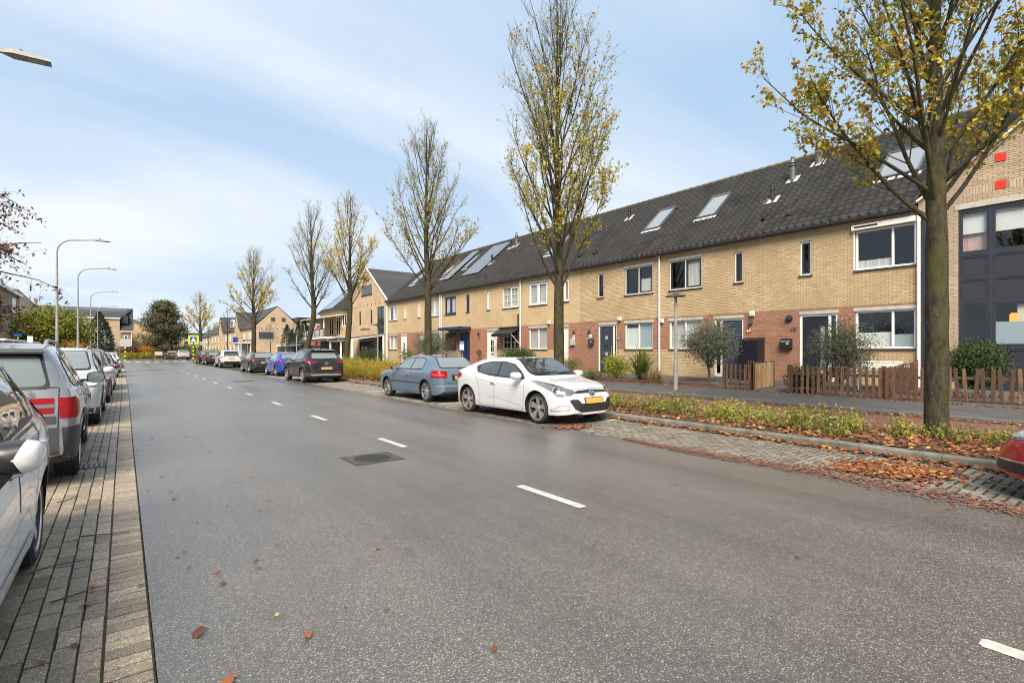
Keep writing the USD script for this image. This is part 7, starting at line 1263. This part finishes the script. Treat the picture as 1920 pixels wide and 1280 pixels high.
bare_tree('small bare tree before the left part of the far gable wall', 18.3, 84, 5.6, 1.9, 701); bare_tree('small bare tree before the right part of the far gable wall', 21.0, 82, 5.8, 2.1, 702); bare_tree('bare bush on the left before the brown brick house', -6.8, 62, 4.6, 1.7, 703); bare_tree('bare tree left of the small yellow tree before the far row', 14.2, 118, 6.0, 2.2, 704)
# purple leaved branches reaching in at the left edge
lt = thing('maroon_tree', 'tree with dark red hanging leaves reaching in at the left edge', 'tree', (-4.5, 20.0, 0)); rg = np.random.default_rng(88); m, sm, pts = MB(), MB(), []; m.tube([(0, 0, -.1), (.05, 0, 2), (.1, .1, 4.0), (.0, .2, 6.2)], [.2, .17, .13, .03], 9)
for k in range(44):
    z = rg.uniform(3.3, 6.0); az = k * 2.399; d = np.array([math.cos(az), math.sin(az), rg.uniform(.15, .55)]); L = rg.uniform(1.9, 3.3) * (1 if z < 5 else .85); p = grow((0.05, 0.1, z), d, L, rg, 7, up=-.75, wig=.10); m.tube(p, np.linspace(.04, .008, 8), 5, False)
    for j in range(26):
        s = rg.uniform(.2, 1) * 7; i0 = min(int(s), 6); q = p[i0] + (p[i0 + 1] - p[i0]) * (s - i0); p2 = grow(q, np.append(rg.normal(0, .7, 2), rg.uniform(-.6, .5)), rg.uniform(.3, .8), rg, 4, up=-.6, wig=.2); sm.tube(p2, [.006, .005, .004, .003, .002], 3, False); nn = rg.poisson(6.0); pts.append(p2[0] + (p2[-1] - p2[0]) * rg.uniform(.2, 1.1, (nn, 1)) + rg.normal(0, .05, (nn, 3)))
emit('trunk', m, M['twig'], lt); emit('twigs', sm, M['twig'], lt, kind='stuff'); emit('foliage', leaf_cloud(np.vstack(pts), .125, rg, .45, .8), M['red_leaf'], lt, kind='stuff', each=4, clump=.4)
# ------------------------------------------------------------------ street furniture
M['yellow'] = mat('fluorescent_yellow', (0.44, 0.55, 0.02), 0.5); M['lamp_glass'] = mat('lamp_glass', (0.35, 0.36, 0.36), 0.2, spec=.8)
def lamp_post(label, X, Y, arm=1.75, H=8.0, first=None, rot=0):
    if first is not None: return copy_of(first, (X, Y, 0), rot, label)
    t = thing('street_lamp', label, 'street lamp', (X, Y, 0), rot or 1e-6, group='tall street lamps along the road'); m = MB().lathe([(.10, -.05), (.10, 1.1), (.082, 1.14), (.062, 3.5)], n=14)
    a = np.linspace(0, np.pi / 2, 8); R = .75; arc = [(R - R * math.cos(q), 0, H - .18 - R + R * math.sin(q)) for q in a]
    m.tube([(0, 0, 3.45), (0, 0, 5.5)] + arc + [(arm - .1, 0, H - .06)], [.062, .052] + [.042] * 8 + [.032], 12); emit('pole', m, M['grey_paint'], t, 40)
    h = MB(); h.add([(arm - .18, y * .5, H - .09) for y in (-.08, .08)] + [(arm - .18, y * .5, H - .01) for y in (-.08, .08)] + [(arm, y, H - .10) for y in (-.16, .16)] + [(arm, y * .7, H + .03) for y in (-.16, .16)] + [(arm + .62, y, H - .08) for y in (-.14, .14)] + [(arm + .60, y * .8, H - .02) for y in (-.14, .14)],
        [[0, 1, 3, 2], [0, 2, 6, 4], [1, 5, 7, 3], [2, 3, 7, 6], [0, 4, 5, 1], [4, 6, 10, 8], [5, 9, 11, 7], [6, 7, 11, 10], [4, 8, 9, 5], [8, 10, 11, 9]]); emit('head', h, M['grey_paint'], t); emit('lens', MB().box(arm + .25, arm + .52, -.09, .09, H - .108, H - .088), M['lamp_glass'], t); emit('sensor', MB().lathe([(.035, 0), (.035, .05), (.001, .055)], (arm + .12, 0, H + .02), 10), M['black'], t); return t
L0 = lamp_post('tallest lamp post seen on the left, behind the silver grey estate', -2.73, 38.3); lamp_post('lamp whose head alone reaches in at the top left corner', -3.55, 15.3, first=L0)
lamp_post('second lamp post from the left, before the green dome shrub', -2.45, 51.2, first=L0); lamp_post('third lamp post from the left', -2.37, 71.3, first=L0); lamp_post('fourth lamp post from the left, before the dark evergreen', -2.37, 94.5, first=L0); lamp_post('far lamp post with its arm pointing left before the pine', 8.0, 115.5, first=L0, rot=math.pi)
def path_lamp(label, X, Y, first=None):
    if first is not None: return copy_of(first, (X, Y, 0), 0, label)
    t = thing('path_lamp', label, 'lamp post', (X, Y, 0)); z = side_z(X) - .05; emit('pole', MB().tube([(0, 0, z), (0, 0, z + .9)], .075, 12).tube([(0, 0, z + .9), (0, 0, 3.38)], [.058, .05], 12), M['grey_paint'], t, 40)
    emit('hood', MB().lathe([(.001, .12), (.08, .11), (.16, .075), (.44, .02), (.45, 0), (.40, -.01), (.001, -.015)], (0, 0, 3.42), 4).lathe([(.05, -.05), (.09, -.02), (.09, .0)], (0, 0, 3.42), 10), M['black'], t); emit('lens', MB().lathe([(.001, -.03), (.14, -.03), (.16, -.012)], (0, 0, 3.42), 12), M['lamp_glass'], t); return t
PLP = path_lamp('footpath lamp with flat dark hood before the white drainpipe', 15.3, 10.6); path_lamp('footpath lamp by the white pergola', 15.3, 36.3, PLP); path_lamp('farthest footpath lamp beside the dark thujas', 15.3, 58.2, PLP)
# picket fences
def fence(label, a, b, n, mt='wood', H=.85, post=(True, True), tilt=.004, gap=None, seed=1, rails=(.18, .62)):
    rg = np.random.default_rng(seed); t = thing('picket_fence', label, 'fence'); a, b = np.array(a, float), np.array(b, float); d = b - a; L = np.linalg.norm(d); d /= L; nrm = np.array([-d[1], d[0]]); zz = lambda p: side_z(p[0])
    for r in rails: p, q = a, b; emit('rail', MB().bar((*p, zz(p) + r), (*q, zz(q) + r), .04, .07), M['wood'], t)
    for k in range(n):
        s = (k + .5) / n * L
        p = a + d * s - nrm * .034; z = zz(p) + .03; h = H * rg.uniform(.98, 1.015); w = .040; tl = rg.normal(0, tilt) * 3
        u = np.array([d[0], d[1], 0]); N = np.array([nrm[0], nrm[1], 0]); top = np.array([d[0] * tl, d[1] * tl, 0]); o = np.array([p[0], p[1], z]); V = []
        for th in (-.011, .011):
            for (q, hh) in ((-w, 0), (w, 0), (w, h - .035), (w * .5, h), (-w * .5, h), (-w, h - .035)): V.append(o + u * q + N * th + np.array([0, 0, hh]) + top * hh)
        F = [[0, 2, 1], [0, 5, 2], [5, 4, 3], [5, 3, 2], [6, 7, 8], [6, 8, 11], [11, 9, 10], [11, 8, 9]] + [[i, (i + 1) % 6, (i + 1) % 6 + 6] for i in range(6)] + [[i, (i + 1) % 6 + 6, i + 6] for i in range(6)]
        emit('picket', (np.array(V), np.array(F)), M[mt], t)
    for on, p in zip(post, (a, b)):
        if on: emit('post', MB().box(p[0] - .045, p[0] + .045, p[1] - .045, p[1] + .045, zz(p) - .05, zz(p) + H + .06), M['wood'], t)
    return t
fence('short picket fence along the footpath left of the garden gap', (17.0, 9.75), (17.0, 8.78), 6, seed=3); fence('pale picket return of the short fence leading to the house', (17.0, 8.74), (18.35, 8.74), 11, 'wood_pale', seed=4); fence('back picket section behind the garden gap against the red brick', (18.4, 9.6), (18.4, 8.8), 7, seed=5)
fence('long brown picket fence from the gap to the nearest trunk', (16.95, 7.55), (16.95, 3.9), 23, seed=6); fence('right hand picket fence with a leaning picket behind the trunk', (17.35, 3.75), (17.35, 1.55), 13, seed=7, tilt=.02)
fence('picket side fence between the two gardens behind the long fence', (17.0, 5.02), (19.9, 5.02), 18, seed=8)
# bench, cabinet, planters
bn = thing('garden_bench', 'white slatted garden bench behind the picket fence', 'bench', (19.6, 5.95, side_z(19.6)))
for k in range(6): emit('back_slat', MB().box(-.30 + k * .012, -.275 + k * .012, -.72, .72, .40 + k * .085, .455 + k * .085), M['white'], bn)
for k in range(5): emit('seat_slat', MB().box(-.28 + k * .1, -.20 + k * .1, -.72, .72, .39, .415), M['white'], bn)
for y in (-.68, .68):
    for x_ in (-.25, .18): emit('leg', MB().box(x_ - .03, x_ + .03, y - .03, y + .03, 0, .6), M['white'], bn)
tb = thing('garden_table', 'white slatted table top just above the picket fence', 'table', (18.9, 5.6, side_z(18.9)))
for k in range(7): emit('slat', MB().box(-.35 + k * .1, -.27 + k * .1, -.62, .62, .76, .79), M['white'], tb)
for x_ in (-.3, .3):
    for y in (-.55, .55): emit('leg', MB().box(x_ - .03, x_ + .03, y - .03, y + .03, 0, .76), M['white'], tb)
cb = thing('storage_cabinet', 'tall black storage cabinet against the red brick behind the picket fence', 'cabinet', (20.1, 10.4, .36)); emit('body', MB().add([(x_, y, z) for x_ in (-.28, .28) for y in (-.38, .38) for z in (0, 1.62 if x_ < 0 else 1.72)], BOXF), M['black'], cb); emit('door_panel', MB().box(-.295, -.282, -.35, .35, .05, 1.55), M['door_dark'], cb); emit('lock', MB().box(-.305, -.296, .22, .26, .8, .84), M['chrome'], cb)
M['planter_brick'] = mat('planter_brick', (0.14, 0.065, 0.042), 0.85, island=[(0, (.10, .045, .03)), (1, (.19, .09, .06))], noise=(.09, .05, .035), nscale=8)
def planter(label, x, y0, y1):
    t = thing('brick_edging', label, 'edging'); n = int((y1 - y0) / .22)
    for k in range(n):
        for c in range(2): y = y0 + k * .22 + (.11 if c else 0); z = side_z(x) + c * .075; emit('brick', MB().box(x, x + .1, y + .005, y + .215, z, z + .068), M['planter_brick'], t)
planter('low red brick edging below the lime shrub and yucca', 17.0, 12.6, 17.2); planter('low red brick edging below the olive tree', 17.05, 10.05, 12.2)
fl = thing('flower_pot', 'grey zinc bucket by the lime shrub', 'pot', (17.6, 16.9, side_z(17.6))); emit('bucket', MB().lathe([(.001, 0), (.14, 0), (.19, .34), (.2, .35), (.18, .35), (.16, .3), (.001, .29)], n=16), M['lead'], fl, smooth=30)
# sale sign
ss = thing('sale_sign', 'blue and white house sale board on a post before the red brick', 'sign', (18.2, 29.1, side_z(18.2))); emit('post', MB().box(-.03, .03, -.03, .03, 0, 1.3), M['wood_pale'], ss); emit('board', MB().box(-.05, -.031, -.30, .30, 1.15, 1.92), M['sign_blue'], ss); emit('white_panel', MB().box(-.056, -.051, -.26, .26, 1.30, 1.70), M['white'], ss)
def wall_text(txt, hgt, c, mt, parent, name='lettering'):
    v, f = meshkit.arrays(meshkit.text_mesh(txt, hgt, .003, True))[:2]; v = v - (v.max(0) + v.min(0)) / 2; emit(name, (np.column_stack([c[0] - v[:, 2], c[1] - v[:, 0], c[2] + v[:, 1]]), f), M[mt], parent)
wall_text('TE KOOP', .085, (-.053, 0, 1.81), 'white', ss)
# zebra crossing signs on striped poles
def zebra_sign(label, X, Y, z0, zs):
    t = thing('crossing_sign', label, 'sign', (X, Y, 0)); n = 9
    for k in range(n): emit('pole_band', MB().lathe([(.09, zs * k / n), (.09, zs * (k + 1) / n)], n=12), M['black' if k % 2 == 0 else 'yellow'], t)
    emit('pole_core', MB().tube([(0, 0, 0), (0, 0, zs + .3)], .07, 10), M['black'], t); s = .62; emit('backing', MB().box(-s, s, -.05, .05, zs, zs + 2 * s), M['yellow'], t)
    q = .40; zc = zs + s; emit('blue_panel', MB().box(-q, q, -.058, -.051, zc - q, zc + q), M['sign_blue'], t); emit('white_triangle', MB().add([(a, y, b) for y in (-.066, -.059) for a, b in ((-.33, zc - .28), (.33, zc - .28), (0, zc + .31))], [[0, 1, 2], [3, 5, 4], [0, 3, 4], [0, 4, 1], [1, 4, 5], [1, 5, 2], [2, 5, 3], [2, 3, 0]]), M['white'], t)
    m = MB().lathe([(.045, 0), (.045, .02)], (0, -.068, zc + .08), 8, 1).bar((.0, -.072, zc + .04), (.0, -.072, zc - .08), .06, .01, (0, 1, 0)).bar((.0, -.072, zc - .06), (.09, -.072, zc - .22), .035, .01, (0, 1, 0)).bar((.0, -.072, zc - .06), (-.09, -.072, zc - .22), .035, .01, (0, 1, 0)).bar((0, -.072, zc + .02), (.1, -.072, zc - .06), .025, .01, (0, 1, 0)); emit('walking_figure', m, M['black'], t); return t
zebra_sign('pedestrian crossing sign on a yellow and black striped pole right of the zebra', 8.35, 84.3, .1, 2.4)
bk = thing('crossing_sign', 'crossing sign seen from behind, grey back on a striped pole on the left', 'sign', (.75, 88.0, 0)); emit('back_plate', MB().box(-.6, .6, .0, .05, 2.05, 3.1), M['lead'], bk)
for k in range(7): emit('pole_band', MB().lathe([(.09, 2.05 * k / 7), (.09, 2.05 * (k + 1) / 7)], n=12), M['black' if k % 2 else 'yellow'], bk)
po = thing('marker_post', 'slim grey marker post between the white crossover and the charcoal hatchback', 'post', (8.35, 49.0, 0)); emit('shaft', MB().tube([(0, 0, 0), (0, 0, 2.2)], .055, 10), M['lead'], po); emit('cap', MB().lathe([(.06, 2.2), (.06, 2.24), (.001, 2.25)], n=10), M['zinc'], po)
for (x, y, lab, mt, w_, h_, z_) in ((12.3, 76.5, 'blue traffic sign seen edge on beside the yellow green tree', 'sign_blue', .25, .7, 2.6), (13.0, 72, 'light blue street name board behind the charcoal hatchback', 'sign_blue', .55, .12, 2.75), (9.6, 92, 'grey street name board right of the crossing sign', 'zinc', .75, .14, 2.4), (10.8, 96, 'grey back of a traffic sign before the far row', 'lead', .45, .6, 2.3)):
    t = thing('road_sign', lab, 'sign', (x, y, 0)); emit('post', MB().tube([(0, 0, 0), (0, 0, z_ + h_)], .035, 8), M['steel'], t); emit('panel', MB().box(-w_, w_, -.05, -.036, z_, z_ + h_), M[mt], t)
nb = thing('notice_board', 'small grey board standing in the hedge at the end of the road', 'board', (5.6, 109.2, 0)); emit('panel', MB().box(-.55, .55, -.04, .04, .65, 1.3), M['concrete'], nb); emit('legs', MB().box(-.5, -.4, -.03, .03, 0, .65).box(.4, .5, -.03, .03, 0, .65), M['zinc'], nb)
# yellow scooter between the cars
sc = thing('motor_scooter', 'yellow and black motor scooter parked beyond the charcoal hatchback', 'scooter', (9.0, 47.6, 0), math.radians(115))
for x_ in (-.62, .62): v, f = MB().lathe([(.14, -.05), (.23, -.055), (.25, 0), (.23, .055), (.14, .05)], (x_, 0, .25), 18, 1).done(); emit('wheel', (v, f), M['tyre'], sc)
emit('body', MB().tube([(-.75, 0, .55), (-.45, 0, .62), (-.05, 0, .5), (.1, 0, .33), (.3, 0, .35)], [.1, .17, .16, .14, .1], 10), M['black'], sc, 40); emit('front_shield', MB().tube([(.3, 0, .3), (.42, 0, .65), (.40, 0, 1.0)], [.16, .2, .1], 10), mat('scooter_yellow', (.70, .48, .02), .3, coat=1), sc, 40); emit('side_panel', MB().tube([(-.8, 0, .68), (-.45, 0, .74), (-.1, 0, .66)], [.08, .17, .1], 10), UsdShade.Material.Get(stage, '/World/Looks/scooter_yellow'), sc, 40); emit('seat', MB().tube([(-.75, 0, .85), (-.3, 0, .86), (0, 0, .78)], [.06, .12, .07], 10), M['trim'], sc, 40); emit('handlebar', MB().tube([(.38, -.34, 1.05), (.42, 0, 1.02), (.38, .34, 1.05)], .018, 8), M['black'], sc)
# ------------------------------------------------------------------ fallen leaves, twigs
rg = np.random.default_rng(909)
def flat_leaves(x, y, z, size, curl=.5):
    n = len(x); a = rg.uniform(0, 2 * np.pi, n); d = np.column_stack([np.cos(a), np.sin(a), rg.normal(0, .22 * curl, n)]); e = np.column_stack([-np.sin(a), np.cos(a), rg.normal(0, .22 * curl, n)]); s = (size * rg.uniform(.6, 1.25, n))[:, None]; w = s * rg.uniform(.28, .42, (n, 1)); c = np.column_stack([x, y, z]); up = np.array([0, 0, 1.0]); k = rg.uniform(.05, .4, (n, 1)) * curl
    v = np.stack([c - d * s * .5 + up * s * .12 * k, c - d * s * .12 + e * w + up * s * k * .5, c + d * s * .2 + e * w * .8 + up * s * k * .5, c + d * s * .5 + up * s * .2 * k, c + d * s * .2 - e * w * .8 + up * s * k * .5, c - d * s * .12 - e * w + up * s * k * .5], 1).reshape(-1, 3); i = np.arange(n)[:, None] * 6
    return v, np.vstack([i + [0, 1, 5], i + [1, 2, 5], i + [2, 4, 5], i + [2, 3, 4]])
def scatter(name, label, n, fx, fy, fz, size, mt, curl=.6):
    x, y = fx(n), fy(n); k = np.ones(len(x), bool); v, f = flat_leaves(x, y, fz(x, y), size, curl); return emit(name, (v, f), M[mt], kind='stuff', label=label, cat='leaves', each=6)
ylog = lambda n, a=-3, b=40, p=2.0: a + (b - a) * rg.uniform(0, 1, n) ** p
scatter('fallen_leaves', 'carpet of orange brown fallen leaves under the street trees', 16000, lambda n: rg.uniform(9.2, 11.6, n), lambda n: ylog(n, p=2.5), lambda x, y: .10 + rg.uniform(.004, .05, len(x)), .085, 'leaf_fall', 1.0)
scatter('gutter_leaves', 'drift of orange leaves lying along the kerb', 4200, lambda n: 9.05 - np.abs(rg.normal(0, .11, n)), lambda n: ylog(n), lambda x, y: rg.uniform(.004, .035, len(x)), .08, 'leaf_fall', 1.0)
scatter('path_leaves', 'line of leaves along the footpath kerb', 3000, lambda n: 14.0 - np.abs(rg.normal(0, .17, n)), lambda n: ylog(n), lambda x, y: .106 + rg.uniform(.002, .02, len(x)), .075, 'leaf_fall', .8)
scatter('garden_leaves', 'leaves gathered against the fences and brick edgings', 2600, lambda n: 16.92 - np.abs(rg.normal(0, .16, n)), lambda n: ylog(n), lambda x, y: side_z(16.8) + rg.uniform(.002, .02, len(x)), .07, 'leaf_fall', .8)
scatter('cycle_path_leaves', 'scattered leaves on the red cycle path', 900, lambda n: rg.uniform(11.6, 13.9, n), lambda n: ylog(n), lambda x, y: .104 + rg.uniform(.002, .008, len(x)), .07, 'leaf_fall', .4)
def band(n):
    y = rg.uniform(.2, 6.0, n); return y
_y = band(3600); _x = np.interp(_y, [.2, 1, 1.9, 3, 4.5, 6], [6.85, 6.95, 7.08, 7.12, 7.0, 7.1]) + rg.normal(0, 1, len(_y)) * np.interp(_y, [.2, 1.5, 2.5, 4, 6], [.10, .17, .16, .12, .05])
v, f = flat_leaves(_x, _y, rg.uniform(.004, .018, len(_y)), .042, .5); emit('road_edge_leaves', (v, f), M['leaf_red'], kind='stuff', label='band of crushed reddish leaves along the edge of the asphalt', cat='leaves', each=6)
_x, _y = 7.35 + rg.beta(2, 2.2, 1900) * 1.35, np.zeros(1900); _y = 2.25 + rg.normal(0, .26, 1900) - (_x - 8) * .25; v, f = flat_leaves(_x, _y, rg.uniform(.004, .03, 1900), .075, .9); emit('leaf_patch', (v, f), M['leaf_fall'], kind='stuff', label='patch of orange leaves on the empty parking bay', cat='leaves', each=6)
_x = rg.normal(7.35, .22, 700); _y = rg.normal(7.55, .16, 700); v, f = flat_leaves(_x, _y, rg.uniform(.004, .02, 700), .06, .7); emit('leaf_patch', (v, f), M['leaf_red'], kind='stuff', label='small patch of leaves before the front wheel of the white coupe', cat='leaves', each=6)
_x = np.concatenate([rg.uniform(7.1, 9, 260), rg.uniform(.3, 6.9, 30), rg.normal(.6, .5, 60)]); _y = np.concatenate([ylog(260), ylog(30, 1.5, 25), rg.uniform(1.6, 12, 60)]); v, f = flat_leaves(_x, _y, rg.uniform(.006, .012, len(_x)), .045, .6); emit('scattered_leaves', (v, f), M['leaf_fall'], kind='stuff', label='few single leaves strewn over road and parking lane', cat='leaves', each=6)
for i, (x, y) in enumerate(((-.10, 3.05), (-.35, 2.6), (.40, 2.72), (.62, 2.35), (.55, 2.28), (-.12, 2.02), (.42, 2.0), (-.28, 2.25), (.30, 1.92), (-.16, 4.1), (.35, 3.3), (.82, 2.9))):
    t = thing('fallen_leaf', ['curled brown leaf', 'orange leaf', 'dry reddish leaf', 'yellowish leaf'][i % 4] + ' lying on ' + ('the left pavers' if x < .1 else 'the asphalt near the left edge') + f', {["first","second","third","fourth","fifth","sixth","seventh","eighth","ninth","tenth","eleventh","twelfth"][i]} of the single leaves', 'leaf', (x, y, .006)); v, f = flat_leaves(np.zeros(1), np.zeros(1), np.zeros(1) + .004, .085, 1.0); emit('blade', (v, f), M['leaf_fall'], t); emit('stalk', MB().tube([(0, 0, .004), (.03, .02, .006), (.055, .02, .003)], .0018, 4), M['stem'], t)
for i, (x, y) in enumerate(((-.18, 4.25), (-.35, 4.9), (-.1, 5.6), (-.35, 7.0), (.1, 13))):
    t = thing('twig', ['thin dark twig across the left gutter bricks', 'bent twig on the left pavers by the silver people carrier', 'small twig with leaf on the gutter course', 'twig on the pavers near the drain cover', 'twig heap at the left road edge farther on'][i], 'twig', (x, y, .005)); p = grow((-.15, 0, .004), (1, .25, 0), .36, rg, 5, wig=.25); p[:, 2] = .006; emit('stem', MB().tube(p, [.005, .005, .004, .003, .003, .002], 5), M['stem'], t)
